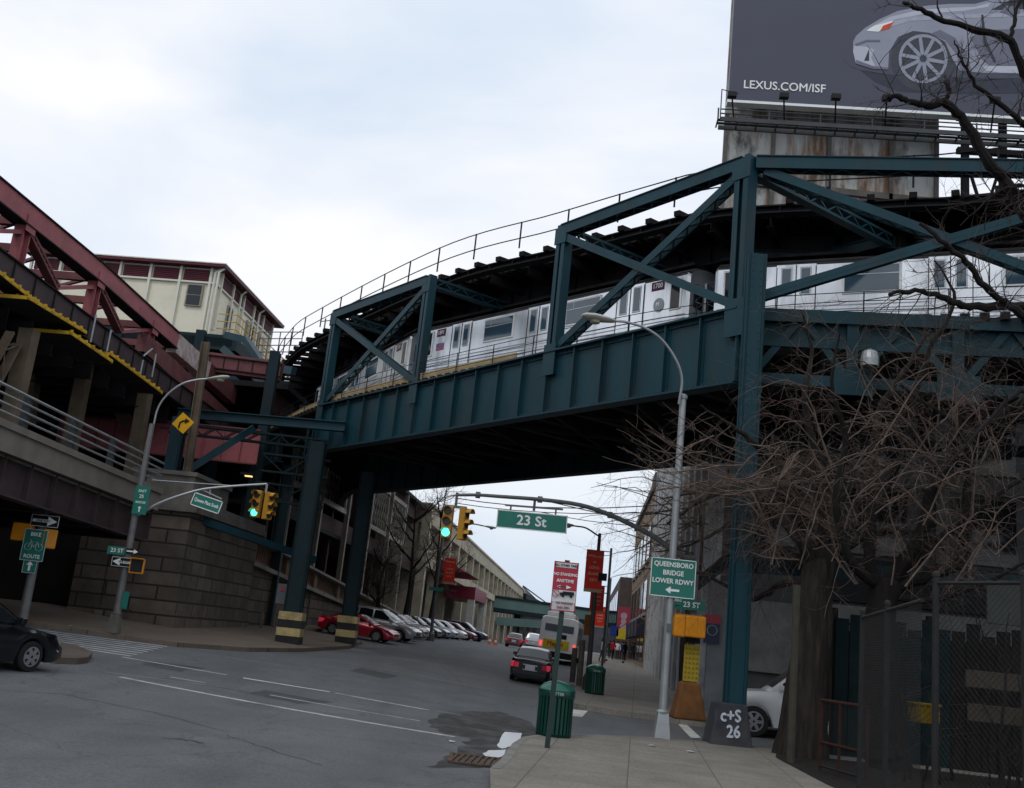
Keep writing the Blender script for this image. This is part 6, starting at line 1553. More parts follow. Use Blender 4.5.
s0 = aty(532, 521.5, PY_ - .05)
mb = MB(); mb.beam(aty(505, 505, PY_), aty(563, 509.5, PY_), .05, .06); 
for x_, y_ in ((511, 506), (556, 509.5)): a_ = aty(x_, y_, PY_); mb.tube([a_, a_ - Vector((0, 0, .4))], .03, 5)
a_ = aty(535, 499, PY_); mb.tube([a_, a_ - Vector((0, 0, .4))], .05, 6); mb.build("sign_hanger", GALVD, t)
sign_panel("street_name_sign", s0, 2.36, .6, 0, SIGNG, t, [("23 St", -.02, .0, .46, 1.05)], border=.03, roll=rad(.6))
# pedestrian heads, street blade signs and bridge direction sign on the same pole
mb = MB(); mb.box(aty(679, 626, PY_ - .4), (.36, .4, .68)); mb.build("pedestrian_signal", ORANGEB, t, bevel=.05)
mb = MB(); mb.box(aty(695, 627, PY_ - .45), (.66, .3, .68)); mb.build("pedestrian_signal", ORANGEB, t, bevel=.05)
mb = MB(); mb.box(aty(689, 615.5, PY_ - .45), (1.0, .12, .05)); mb.build("yellow_bracket", AMBERB, t)
clamp = bpy.data.objects["corner_street_lamp"]; s0 = aty(673, 578, clamp.location.y - .13)
sign_panel("direction_sign", s0, 1.12, .94, 0, SIGNG, clamp, [("QUEENSBORO", 0, .32, .166, .9), ("BRIDGE", 0, .115, .17, .9), ("LOWER RDWY", 0, -.09, .166, .92)], border=.018, arrow=[(.0, -.3, .35, .18, 'l')])
sign_panel("street_name_blade", aty(679, 600.5, PY_ - .22), .72, .3, .25, SIGNG, t, [("QUEENS PLZ", 0, 0, .11, .9)])
sign_panel("street_name_blade", aty(690, 605, PY_ - .2), 1.0, .32, 0, SIGNG, t, [("23 ST", .05, 0, .24, 1)])
# blue and red sign on the building pier
q_ = FPt(-.25, 1.0, 0); s0 = aty(712, 629, q_.y - .1)
sg = sign_panel("parking_notice", s0, .62, 1.1, 0, mat("navy_sign", (.01, .015, .06), .4), None, []); sg.name = "wall_notice"; tag(sg, "narrow navy and red notice with a white ring on the grey corner pier", "sign")
sign_panel("red_header", s0 + Vector((0, -.03, .38)), .62, .34, 0, SIGNR, sg)
mb = MB(); cc_ = s0 + Vector((0, -.03, -.05))
for k in range(20):
    a_, b_ = 2 * math.pi * k / 20, 2 * math.pi * (k + 1) / 20; mb.beam(cc_ + Vector((math.cos(a_), 0, math.sin(a_))) * .19, cc_ + Vector((math.cos(b_), 0, math.sin(b_))) * .19, .01, .06, (0, 1, 0))
mb.build("white_ring", LETTER, sg)
# --- left mast-arm signal and lamp
p = atg(113, 633, .15); PY_ = p.y
t = thing("plaza_signal_pole", "tall grey lamp and signal pole in front of the granite pier, green light lit", "traffic signal", p)
mb = MB(); pole_base(mb, p, 1.0); mb.build("base", mat("old_pole_base", (.14, .13, .11), .7, .2, .2, 3), t)
ztop = aty(152.5, 424, PY_).z
mb = MB(); mb.tube([p + Vector((0, 0, .4)), Vector((p.x, p.y, ztop))], [.13, .09], 12); mb.build("pole", POLEG, t)
arm = [aty(x, y, PY_) for x, y in ((153, 428), (158, 408), (168, 394), (182, 384), (196, 380), (207, 379))]
mb = MB(); mb.tube(catmull(arm, 5), .035, 8); mb.build("curved_arm", GALV, t)
lamp_head(arm[-1], arm[-1] - arm[-2], t, .95)
arm = [aty(x, y, PY_ - .02) for x, y in ((138, 515), (160, 503), (185, 494), (205, 489), (235, 486), (267, 484))]
mb = MB(); mb.tube(catmull(arm, 4), [.055 - .02 * k / 20. for k in range(21)], 8); mb.tube([aty(152, 480, PY_), arm[-2]], .018, 5); mb.build("mast_arm", GALV, t)
e = arm[-1]; mb = MB(); mb.tube([e, e - Vector((0, 0, .3))], .04, 6); mb.build("hanger_bracket", GALV, t)
signal_head(aty(257, 504, PY_), rad(-15), t, k=.86); signal_head(aty(268, 506, PY_ - .1), rad(58), t, lit=9, k=.86)
s0 = aty(206.5, 503, PY_ - .1); rr_ = rad(-14)
sign_panel("street_name_sign", s0, 1.02, .44, 0, SIGNG, t, [("Queens Plaza South", 0, .0, .17, .62)], border=.03, roll=rad(-13))
mb = MB(); mb.beam(aty(203, 490, PY_), aty(222, 499, PY_), .05, .04); mb.tube([aty(210, 488, PY_), aty(210, 495, PY_)], .03, 5); mb.build("sign_hanger", GALV, t)
sign_panel("route_sign", aty(141, 500, PY_ - .2), .48, .95, 0, SIGNG, t, [("EAST", 0, .3, .12, 1), ("25", 0, .12, .16, 1), ("BRIDGE", 0, -.08, .1, 1)], arrow=[(0, -.3, .2, .13, 'u')])
sign_panel("street_name_blade", aty(117, 550.5, PY_ - .1), .62, .26, .1, SIGNG, t, [("23 ST", 0, 0, .18, 1)])
sign_panel("one_way_sign", aty(132.5, 551.5, PY_ - .18), .42, .18, 0, BLACK, t, [], arrow=[(0, 0, .38, .15, 'r')])
sign_panel("one_way_sign", aty(122.5, 562, PY_ - .2), .72, .3, 0, BLACK, t, [], arrow=[(0, 0, .66, .25, 'l')], border=.012)
mb = MB(); put_text(mb, "ONE WAY", .085, aty(124, 562, PY_ - .2) + Vector((0, -.012, 0)), (1, 0, 0), (0, 0, 1), .9, .003); mb.build("one_way_lettering", BLACK, t)
ped_box(aty(137, 566, PY_ - .1), rad(10), t)
sign_panel("small_green_sign", aty(125, 600, PY_ - .1), .2, .55, 0, SIGNG, t)
# --- far-left pole with pedestrian heads, one-way and bike route signs
p = atg(22, 622, .15); PY_ = p.y
t = thing("bike_route_sign_pole", "grey pole carrying a bike route sign one way arrow and orange signal boxes", "sign pole", p)
mb = MB(); mb.tube([p, Vector((p.x, p.y, aty(41, 512, PY_).z))], [.15, .12], 12); mb.tube([aty(30, 574, PY_), aty(30.5, 571, PY_)], .17, 10); mb.build("pole", POLEG, t)
mb = MB(); mb.lathe(Vector((p.x, p.y, aty(41, 512, PY_).z)), [(.13, 0), (.1, .06), (.03, .1)], 10); mb.build("pole_cap", AMBERB, t)
mb = MB(); mb.box(aty(23, 532, PY_ - .15), (.62, .3, .56)); mb.build("pedestrian_signal", ORANGEB, t, bevel=.04)
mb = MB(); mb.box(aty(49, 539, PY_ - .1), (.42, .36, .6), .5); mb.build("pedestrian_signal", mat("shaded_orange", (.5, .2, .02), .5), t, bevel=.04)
sign_panel("one_way_sign", aty(45, 521, PY_ - .32), .88, .36, 0, BLACK, t, [], arrow=[(0, 0, .78, .3, 'r')], border=.014)
mb = MB(); put_text(mb, "ONE WAY", .1, aty(43.5, 521, PY_ - .32) + Vector((0, -.012, 0)), (1, 0, 0), (0, 0, 1), .9, .003); mb.build("one_way_lettering", BLACK, t)
s0 = aty(34, 545, PY_ - .34)
bs = sign_panel("bike_route_sign", s0, .72, .98, 0, SIGNG, t, [("BIKE", 0, .33, .17, 1), ("ROUTE", 0, -.36, .16, 1)], border=.012)
mb = MB()
for sx in (-.17, .17):
    for k in range(16):
        a_, b_ = 2 * math.pi * k / 16, 2 * math.pi * (k + 1) / 16; o_ = s0 + Vector((sx, -.012, -.06)); mb.beam(o_ + Vector((math.cos(a_), 0, math.sin(a_))) * .11, o_ + Vector((math.cos(b_), 0, math.sin(b_))) * .11, .004, .018, (0, 1, 0))
for a_, b_ in (((-.17, -.06), (-.1, .1)), ((-.1, .1), (.1, .1)), ((.1, .1), (.17, -.06)), ((-.17, -.06), (.0, -.06)), ((0, -.06), (.1, .1)), ((0, -.06), (-.09, .09)), ((-.1, .1), (-.12, .16))): mb.beam(s0 + Vector((a_[0], -.014, a_[1])), s0 + Vector((b_[0], -.014, b_[1])), .004, .02, (0, 1, 0))
mb.build("bicycle_symbol", LETTER, bs)
sign_panel("arrow_sign", aty(29.5, 566, PY_ - .3), .42, .42, 0, SIGNG, t, [], arrow=[(0, 0, .3, .22, 'u')], border=.01)
# --- yellow curve warning sign on the pier
s0 = aty(183, 423, 43.4); t = thing("curve_warning_sign", "yellow diamond warning sign with a bent black arrow above the granite pier", "warning sign", (s0.x, 43.5, 7.4))
dm = .42; mb = MB(); mb.prism([s0 + Vector((math.cos(rad(a_)), 0, math.sin(rad(a_)))) * dm * 1.1 for a_ in (100, 190, 280, 10)], (0, .02, 0)); dmo = mb.build("diamond_panel", mat("warning_yellow", (.75, .38, .01), .5, 0, .05), t)
mb = MB(); mb.tube([s0 + Vector((-.14, -.02, -.22)), s0 + Vector((-.12, -.02, 0)), s0 + Vector((0, -.02, .09)), s0 + Vector((.1, -.02, .1))], .035, 6); mb.prism([s0 + Vector((.08, -.03, .22)), s0 + Vector((.27, -.03, .1)), s0 + Vector((.08, -.03, -.02))], (0, .02, 0)); mb.build("bent_arrow", BLACK, dmo)
mb = MB(); mb.tube([Vector((s0.x, 43.5, 7.3)), s0 + Vector((0, .1, 0))], .05, 6); mb.build("post", TEALD, t)
# --- banner poles
def banner(mb_parent, px, py, y, w_, h_, m_=BANNER, text=True):
    c_ = aty(px, py, y); bn = MB(); bn.box(c_, (w_, .03, h_)); o = bn.build("banner", m_, mb_parent)
    bn = MB(); bn.box(c_ - Vector((0, .004, h_ / 2 - h_ * .03)), (w_ * 1.01, .04, h_ * .08)); bn.build("banner_hem", mat("tan_hem", (.4, .3, .2), .7), o)
    if text:
        bn = MB(); yy = c_.y - .022
        for tx, dz, sz in (("Welcome", .36, .17), ("to", .22, .13), ("LONG", .08, .17), ("ISLAND", -.07, .16), ("CITY", -.22, .17)): put_text(bn, tx, sz * w_ / .8, (c_.x, yy, c_.z + dz * h_), (1, 0, 0), (0, 0, 1), .95, .002)
        bn.build("lettering", BANNERT, o)
    bn = MB()
    for s_ in (-1, 1): bn.tube([c_ + Vector((-w_ / 2, 0, s_ * h_ / 2)), c_ + Vector((w_ / 2 + .25, 0, s_ * h_ / 2))], .02, 5)
    bn.build("banner_rod", GALVD, o)
p = atg(587, 690, .15); PY_ = p.y
t = thing("banner_lamp_post", "thin dark lamp post with a red welcome banner beside the smaller green bin", "street lamp", p)
tp_ = aty(605, 541, PY_); mb = MB(); mb.tube([p, Vector((p.x, p.y, tp_.z + .3))], [.12, .07], 10); mb.lathe(p, [(.22, 0), (.22, .5), (.12, .7)], 10); mb.build("pole", mat("brown_pole", (.06, .05, .045), .6, .2), t)
tp_ = Vector((p.x, p.y, tp_.z + .2)); arm = [tp_, aty(597, 535, PY_ - .3), aty(586, 528, PY_ - .7), aty(575, 526, PY_ - 1.1)]
mb = MB(); mb.tube(catmull(arm, 5), .035, 6); mb.build("curved_arm", GALVD, t); lamp_head(arm[-1], arm[-1] - arm[-2], t, .8)
mb = MB(); mb.box(aty(602.5, 577, PY_ - .15), (.35, .25, .3)); mb.build("camera_box", BLACK, t)
banner(t, 594, 571, PY_ - .1, .75, 1.75)
for (bx_, by_, bh, bm_, yy, lb) in (((597, 599, 25, 0, 62, "second red welcome banner on a pole behind the nearest banner lamp post")), ((600, 617, 20, 0, 82, "third small red banner seen just above the bus roof"))):
    c_ = aty(bx_, by_, yy); g_ = G(c_.x, yy); t = thing("banner_pole", lb, "banner pole", (c_.x + .6, yy, g_), "red banners on poles up the sidewalk")
    mb = MB(); mb.tube([(c_.x + .6, yy, g_), (c_.x + .6, yy, c_.z + 3)], .07, 8); mb.build("pole", GALVD, t); banner(t, bx_, by_, yy, .8, 1.55)
c_ = aty(449, 571, 76); g_ = G(c_.x - .5, 76)
t = thing("plaza_banner_pole", "grey lamp pole with a red banner in front of the parked dark cars", "banner pole", (c_.x - .75, 76, g_))
zt_ = aty(452, 530, 76).z; mb = MB(); mb.tube([(c_.x - .75, 76, g_), (c_.x - .75, 76, zt_ + .8)], [.12, .08], 8); mb.lathe(Vector((c_.x - .75, 76, g_)), [(.3, 0), (.25, .5), (.12, .6)], 8); mb.build("pole", GALVD, t)
arm = [Vector((c_.x - .75, 76, zt_ + .5)), aty(460, 527, 76), aty(472, 524, 76), aty(484, 526, 76)]; mb = MB(); mb.tube(catmull(arm, 4), .05, 6); mb.build("curved_arm", GALVD, t); lamp_head(arm[-1], arm[-1] - arm[-2], t, 1.1)
banner(t, 449.5, 571, 75.8, .82, 1.8)
mb = MB(); mb.box((c_.x - .75, 75.8, g_ + 3.6), (1.0, .03, .25)); mb.build("street_name_blade", SIGNG, t)
# wood/utility posts and signal back near the bus
p = atg(578, 690, .15); 
for px, pyb, pyt, y_, nm, lb, rr_, cl in ((581, 688, 640, 47.5, "timber_post", "squat weathered timber post standing left of the smaller green bin", .13, (.12, .1, .085)), (574, 690, 648, 50.5, "timber_post", "shorter timber post at the kerb edge nearest the bus", .13, (.12, .1, .085))):
    c_ = aty(px, 660, y_); g_ = G(c_.x, y_) + .1; zt_ = aty(px + 2, pyt, y_).z; mb = MB(); mb.tube([(c_.x, y_, g_), (c_.x, y_, max(zt_, g_ + 1))], rr_, 8); tag(mb.build(nm, mat("old_timber", cl, .85, 0, .25, 4), origin=(c_.x, y_, g_)), lb, "post", "timber posts near the kerb")
c_ = aty(588, 625, 56); g_ = G(c_.x, 56) + .1
t = thing("side_signal", "dull orange signal head on a dark pole between bus and banner post", "traffic signal", (c_.x + .1, 56, g_)); signal_head(c_, rad(150), t, 9, mat("dull_orange", (.35, .14, .03), .6)); mb = MB(); mb.tube([(c_.x + .25, 56, g_), (c_.x + .25, 56, c_.z + .8)], .09, 8); mb.build("pole", GALVD, t)
# shop signs far up the sidewalk
for px, py, y_, w_, h_, m_, lb, tx in ((624, 632, 98, .0, 0, None, "", ""),
    (623.5, 640, 100, 2.2, 4.4, mat("faded_red_sign", (.4, .06, .1), .6), "faded red shop sign board with pale discs hanging high over the far sidewalk", "MUNDIAL"),):
    if not m_: continue
    c_ = aty(px, 622, y_); o_ = sign_panel("shop_sign", c_, w_ * .55, h_ * .62, 0, m_, None, []); tag(o_, lb, "shop sign")
    mb = MB(); 
    for k in range(4): mb.wheel(c_ + Vector((0, -.04, .55 - k * .5)), .32 - .06 * (k % 2), .03, 14, axis=(0, 1, 0))
    mb.build("pale_disc", mat("pale_pink", (.55, .38, .42), .6), o_)
for px, py, w_, h_, cl, lb in ((621, 634, 1.2, 1.4, (.65, .5, .03), "bright yellow shop sign above the pedestrians far up the sidewalk"), (614.5, 631, 1.0, 1.4, (.02, .05, .3), "deep blue shop sign next to the yellow one up the sidewalk")):
    c_ = aty(px, py, 99); mb = MB(); mb.box(c_, (w_ * .7, .2, h_ * .65)); tag(mb.build("shop_sign", mat("shop%d" % px, cl, .5), origin=c_), lb, "shop sign")
# traffic cones at end of row
for px, lb in ((485, "orange and white traffic cone beside the navy suv"), (491, "second orange traffic cone beyond the navy suv")):
    c_ = aty(px + 5, 637, 104); g_ = G(c_.x, 104); t = thing("traffic_cone", lb, "traffic cone", (c_.x, 104, g_), "traffic cones by the end of the parked row")
    mb = MB(); mb.lathe((c_.x, 104, g_), [(.25, 0), (.25, .05), (.17, .06), (.04, .7)], 12); mb.build("cone", mat("cone_orange", (.7, .12, .03), .5), t)
    mb = MB(); mb.lathe((c_.x, 104, g_ + .28), [(.128, 0), (.09, .2)], 12); mb.build("white_band", LETTER, t)
# overhead wires
mb = MB()
for (xa, ya, da), (xb, yb, db) in (((455, 498, 60), (900, 462, 45)), ((455, 503, 70), (900, 478, 52)), ((540, 512, 75), (880, 505, 60)), ((556, 655, 120), (720, 548, 60))):
    a, b = aty(xa, ya, da), aty(xb, yb, db); mb.tube([a.lerp(b, k / 12.) - Vector((0, 0, 1.2 * 4 * (k / 12.) * (1 - k / 12.))) for k in range(13)], .025, 4)
tag(mb.build("overhead_wires", BLACK), "thin black utility wires strung across the street below the girders", "wires")

# ================================================================== people (far up the sidewalk)
SKIN = mat("skin", (.35, .2, .14), .6); 
def person(x, y, label, top, legs, face=0., hair=(.02, .015, .01), stride=.22):
    z0 = G(x, y) + .15
    t = thing("person", label, "person", (x, y, z0), "pedestrians far up the right sidewalk")
    J = {'pel': (0, 0, .95), 'wai': (0, 0, 1.12), 'che': (0, .01, 1.32), 'nek': (0, .01, 1.5), 'hd': (0, -.01, 1.6), 'top': (0, 0, 1.74),
         'hl': (-.1, 0, .9), 'kl': (-.11, -stride * .5, .5), 'al': (-.11, -stride * .4, .08), 'tl': (-.12, -stride * .4 - .17, .03), 'hr': (.1, 0, .9), 'kr': (.11, stride * .35, .5), 'ar': (.11, stride * .9, .1), 'tr': (.12, stride * .9 - .16, .03),
         'sl': (-.19, .01, 1.42), 'el': (-.25, .04, 1.15), 'wl': (-.25, -.06, .92), 'fl': (-.25, -.09, .82), 'sr': (.19, .01, 1.42), 'er': (.25, -.02, 1.15), 'wr': (.25, -.14, .93), 'fr': (.25, -.18, .84)}
    R_ = {'pel': .15, 'wai': .135, 'che': .16, 'nek': .06, 'hd': .095, 'top': .07, 'hl': .095, 'kl': .065, 'al': .045, 'tl': .04, 'hr': .095, 'kr': .065, 'ar': .045, 'tr': .04, 'sl': .065, 'el': .045, 'wl': .033, 'fl': .035, 'sr': .065, 'er': .045, 'wr': .033, 'fr': .035}
    E_ = [('pel', 'wai'), ('wai', 'che'), ('che', 'nek'), ('nek', 'hd'), ('hd', 'top'), ('pel', 'hl'), ('hl', 'kl'), ('kl', 'al'), ('al', 'tl'), ('pel', 'hr'), ('hr', 'kr'), ('kr', 'ar'), ('ar', 'tr'), ('che', 'sl'), ('sl', 'el'), ('el', 'wl'), ('wl', 'fl'), ('che', 'sr'), ('sr', 'er'), ('er', 'wr'), ('wr', 'fr')]
    ks = list(J); me = bpy.data.meshes.new("b"); me.from_pydata([J[k] for k in ks], [(ks.index(a), ks.index(b)) for a, b in E_], [])
    o = bpy.data.objects.new("b", me); COL.objects.link(o); md = o.modifiers.new("s", 'SKIN'); 
    for i, k in enumerate(ks): me.skin_vertices[0].data[i].radius = (R_[k] * (1.15 if k in ('che', 'pel', 'wai') else 1), R_[k] * (.85 if k in ('che', 'wai') else 1))
    me.skin_vertices[0].data[0].use_root = True
    o.modifiers.new("ss", 'SUBSURF').levels = 1
    dg = bpy.context.evaluated_depsgraph_get(); m2 = bpy.data.meshes.new_from_object(o.evaluated_get(dg)); bpy.data.objects.remove(o)
    TM = mat("cloth_%s" % label[:14].replace(" ", "_"), top, .8); LM = mat("legs_%s" % label[:14].replace(" ", "_"), legs, .8)
    m2.materials.clear(); 
    for q in (SKIN, TM, LM): m2.materials.append(q)
    for pl in m2.polygons:
        z = pl.center.z; x_ = abs(pl.center.x); pl.material_index = 2 if z < .93 and not (x_ > .2 and z > .8) else (0 if (z > 1.5 or (x_ > .2 and z < .95)) else 1); pl.use_smooth = True
    b_ = bpy.data.objects.new("body", m2); COL.objects.link(b_); b_.parent = t
    hb = MB(); hb.lathe((x, y, z0 + 1.6), [(.1, 0), (.112, .05), (.1, .12), (.05, .17)], 12); hb.build("hair", mat("hair_dark", hair, .8), t, smooth=True)
    t.rotation_euler = (0, 0, face)
for px, y_, lb, tp, lg, fc in ((617.5, 104, "person in a white top and dark trousers far up the sidewalk", (.7, .7, .72), (.02, .02, .03), 0), (612.8, 102, "person in a red jacket walking left of the white top", (.4, .02, .03), (.02, .02, .03), .4), (622, 106, "person in a navy coat walking right of the white top", (.02, .03, .08), (.02, .02, .02), 2.8),
    (602, 84, "person in pale grey jacket standing by the far banner pole", (.4, .4, .42), (.03, .03, .05), 1.5), (609.5, 110, "person in a black coat partly behind the red jacket", (.015, .015, .02), (.02, .02, .02), .2), (625, 101, "person in dark blue clothes at the shop edge", (.01, .015, .05), (.01, .01, .02), .6)):
    c_ = aty(px, 652, y_); person(c_.x, y_, lb, tp, lg, fc)
# pigeons / litter specks
for px, py in ((606, 661), (623, 663)):
    c_ = atg(px, py, .16); mb = MB(); mb.lathe(c_, [(.03, 0), (.1, .05), (.08, .12), (.02, .16)], 8, 1.4, .8); tag(mb.build("pigeon", BLACK, origin=c_), "tiny dark pigeon on the pavement slabs %s" % ("nearer the kerb" if px < 610 else "nearer the buildings"), "pigeon")
# ================================================================== bare trees
class Tree:
    def __init__(s, seed): s.t = MB(); s.c = MB(); s.r = random.Random(seed); s.n = 0
    def limb(s, pts, r0, r1, thick=True, n=9, jit=.0):
        P = catmull([Vector(p) for p in pts], 5); m = len(P)
        if jit: P = [P[0]] + [p + Vector((s.r.uniform(-jit, jit), s.r.uniform(-jit, jit), s.r.uniform(-jit, jit))) for p in P[1:]]
        rs = [(r0 + (r1 - r0) * k / (m - 1)) * s.r.uniform(.9, 1.12) for k in range(m)]
        (s.t if thick else s.c).tube(P, rs, n if thick else 4); return P, rs
    def twig(s, p, d, L, r, dep, droop=.0, up_=0.):
        k = 5 if dep > 1 else 4; pts = [p.copy()]; dirs = []; q = p.copy(); d = d.normalized(); R = s.r
        cv = Vector((R.uniform(-1, 1), R.uniform(-1, 1), R.uniform(-1, 1))) * .28
        for i in range(k):
            d = (d + cv * .5 + Vector((R.uniform(-1, 1), R.uniform(-1, 1), R.uniform(-1, 1))) * .2 + Vector((0, 0, -droop * (i + 1) / k + up_))).normalized()
            q = q + d * (L / k); pts.append(q.copy()); dirs.append(d.copy())
        s.c.tube(pts, [r * (1 - .75 * i / k) for i in range(k + 1)], 3 if dep < 2 else 4, cap=False); s.n += 1
        if dep > 0:
            for j in range(R.choice((2, 3, 3, 4)) if dep > 1 else R.choice((1, 2, 3))):
                i = R.randint(1, k - 1); a = dirs[i]; o = Vector((R.uniform(-1, 1), R.uniform(-1, 1), R.uniform(-1, 1))); o = (o - a * o.dot(a)).normalized()
                s.twig(pts[i], a * R.uniform(.5, .9) + o * R.uniform(.5, .9), L * R.uniform(.4, .7), r * .6, dep - 1, droop, up_)
    def dress(s, P, rs, n, L, dep=2, droop=.0, up_=0., t0=.2, bias=None, r=.012):
        for j in range(n):
            f = t0 + (1 - t0) * s.r.random(); i = min(len(P) - 2, int(f * (len(P) - 1))); a = (P[i + 1] - P[i]).normalized()
            o = Vector((s.r.uniform(-1, 1), s.r.uniform(-1, 1), s.r.uniform(-1, 1)))
            if bias: o += Vector(bias)
            o = (o - a * o.dot(a)).normalized()
            s.twig(P[i], a * s.r.uniform(.1, .8) + o, L * s.r.uniform(.5, 1.2), min(r, rs[i] * .6), dep, droop, up_)
def W3(l): return [aty(*q) for q in l]
def fin(T, name, label, base, barkm, twigm, group=None, flare=None):
    t = thing(name, label, "tree", base, group); T.t.build("trunk", barkm, t, smooth=True); T.c.build("crown", twigm, t); return t
# big leaning street tree beside the column
T = Tree(5); yb = 25.6
b = atg(800, 772, .12)
tr_pts = [Vector((aty(800, 772, yb).x, yb, b.z - .1)), aty(803, 735, yb), aty(808, 690, yb), aty(812, 640, yb), aty(815, 590, yb + .1), aty(820, 560, yb + .2)]
T.limb(tr_pts, .0, .0, n=3)
T.t = MB(); P = catmull(tr_pts, 6); m = len(P); vs = []; nn = 26; fs = []
for k, p in enumerate(P):
    f = k / (m - 1); rr = .47 + .16 * (1 - f) ** 2 - .1 * f
    for j in range(nn):
        a_ = 2 * math.pi * j / nn; rj = rr * (1 + .08 * math.sin(a_ * 5 + k * .12) + .05 * math.sin(a_ * 11 + 1 + k * .3) + .035 * math.sin(a_ * 17 + k * .5)); vs.append((p.x + rj * math.cos(a_), p.y + rj * math.sin(a_), p.z))
for k in range(m - 1):
    for j in range(nn): fs.append((k * nn + j, k * nn + (j + 1) % nn, (k + 1) * nn + (j + 1) % nn, (k + 1) * nn + j))
fs.append(tuple((m - 1) * nn + j for j in range(nn))); T.t.add(vs, fs)
main = [
 ([(818, 570, 25.8), (800, 540, 25.6), (770, 505, 26.4), (735, 492, 28.4), (700, 500, 28.8), (668, 525, 28.6)], .2, .03),
 ([(818, 570, 25.8), (790, 555, 26.2), (755, 545, 28.2), (720, 560, 28.6), (700, 585, 28.4)], .15, .02),
 ([(818, 575, 25.8), (812, 540, 25.9), (790, 490, 26), (765, 455, 25.8), (738, 430, 25.4), (700, 405, 25)], .18, .02),
 ([(822, 570, 25.8), (825, 520, 26), (815, 460, 26), (805, 400, 25.8), (812, 350, 25.6), (800, 310, 25.4)], .16, .02),
 ([(822, 570, 25.8), (850, 520, 25.6), (870, 465, 25.4), (880, 410, 25.2), (905, 370, 25), (930, 330, 24.8)], .18, .025),
 ([(815, 580, 25.8), (780, 585, 26.2), (755, 600, 28.2), (735, 590, 28.6), (705, 575, 28.8), (668, 566, 28.6)], .1, .02),
 ([(822, 560, 25.8), (790, 500, 26.4), (740, 520, 28.5), (690, 545, 29), (655, 552, 28.8)], .1, .015),
 ([(818, 570, 25.8), (800, 520, 26.6), (745, 490, 28.4), (700, 492, 28.8), (660, 500, 28.8)], .12, .015),
 ([(822, 565, 25.8), (860, 540, 25.2), (900, 530, 24.6), (940, 545, 24.2), (970, 580, 24)], .12, .02)]
for pts, r0, r1 in main:
    P, rs = T.limb(W3(pts), r0, r1, jit=.03); T.dress(P, rs, 32, 1.7, 2, droop=.1, up_=.0, t0=.18, r=.008)
R = T.r
for k in range(62):     # long arching shoots of the tangled crown
    x0, y0 = R.uniform(760, 860), R.uniform(440, 570); x1 = x0 - R.uniform(60, 150) if R.random() < .72 else x0 + R.uniform(50, 150); y1 = y0 + R.uniform(-70, 50); d0 = R.uniform(24.2, 26.4); d1 = d0 + R.uniform(-1.2, .6)
    if x1 < 655: x1 = 655 + R.uniform(0, 40)
    hx = (x0 + x1) / 2; hy = min(y0, y1) - R.uniform(5, 38)
    if x1 < 720: d1 = R.uniform(27.8, 29); y1 = max(y1, 490); hy = max(hy, 478)
    P, rs = T.limb(W3([(x0, y0, d0), (hx + (x0 - hx) * .4, hy + 5, d0), (hx - (x0 - hx) * .4, hy + 4, d1), (x1, y1, d1)]), .02, .005, thick=False, jit=.03); T.dress(P, rs, 7, 1.1, 1, droop=.1, t0=.1, r=.006)
for k in range(20):     # sparse shoots reaching left over the girder
    x0, y0 = R.uniform(700, 780), R.uniform(430, 500); x1 = x0 - R.uniform(60, 130); y1 = y0 - R.uniform(-20, 70); d0 = R.uniform(23.8, 25.2)
    P, rs = T.limb(W3([(x0, y0, d0), ((x0 + x1) / 2, (y0 + y1) / 2 + R.uniform(5, 22), d0 - .3), (max(x1, 585), y1, d0 - .6)]), .018, .005, thick=False, jit=.02); T.dress(P, rs, 4, .7, 1, t0=.2, r=.006)
fin(T, "street_tree", "thick rough trunked bare street tree leaning beside the steel column with a tangled crown", (b.x, yb, b.z), BARK, TWIG)
mb = MB()
for k, (x_, y_, w_, h_) in enumerate(((807, 672, .16, .5), (808, 690, .12, .5), (811, 660, .1, .3))):
    c_ = aty(x_, y_, yb - .62); mb.box(c_, (w_, .02, h_), .1)
# second darker tree
T = Tree(9); b2_ = Vector((9.3, 24.6, .15))
P, rs = T.limb([b2_] + W3([(884, 740, 24.6), (882, 680, 24.6), (880, 620, 24.6), (888, 580, 24.6)]), .5, .32, n=14); 
for pts, r0, r1, n_ in (
 ([(886, 590, 24.6), (905, 560, 24.3), (926, 524, 24), (933, 485, 23.8), (976, 435, 23.4), (1010, 408, 23), (1060, 380, 22.6)], .2, .06, 26),
 ([(886, 590, 24.6), (930, 575, 24.2), (962, 560, 24), (966, 500, 23.8), (964, 445, 23.8), (948, 420, 23.6), (900, 385, 23.4)], .17, .03, 30),
 ([(884, 600, 24.6), (870, 560, 24.4), (875, 510, 24.3), (905, 450, 24.2), (915, 400, 24), (930, 350, 23.9), (955, 300, 23.8), (935, 260, 23.7)], .15, .02, 28),
 ([(886, 590, 24.6), (850, 560, 24.2), (835, 500, 24), (845, 440, 23.8), (832, 380, 23.6), (840, 330, 23.5)], .13, .02, 26),
 ([(888, 585, 24.6), (940, 540, 24), (990, 500, 23.6), (1040, 470, 23.2)], .12, .03, 22),
 ([(884, 595, 24.6), (920, 600, 24.2), (970, 590, 23.8), (1030, 560, 23.4)], .1, .03, 20)):
    P, rs = T.limb(W3(pts), r0, r1, jit=.03); T.dress(P, rs, int(n_ * .75), 1.6, 2, droop=.02, up_=.05, t0=.15, r=.008)
R = T.r
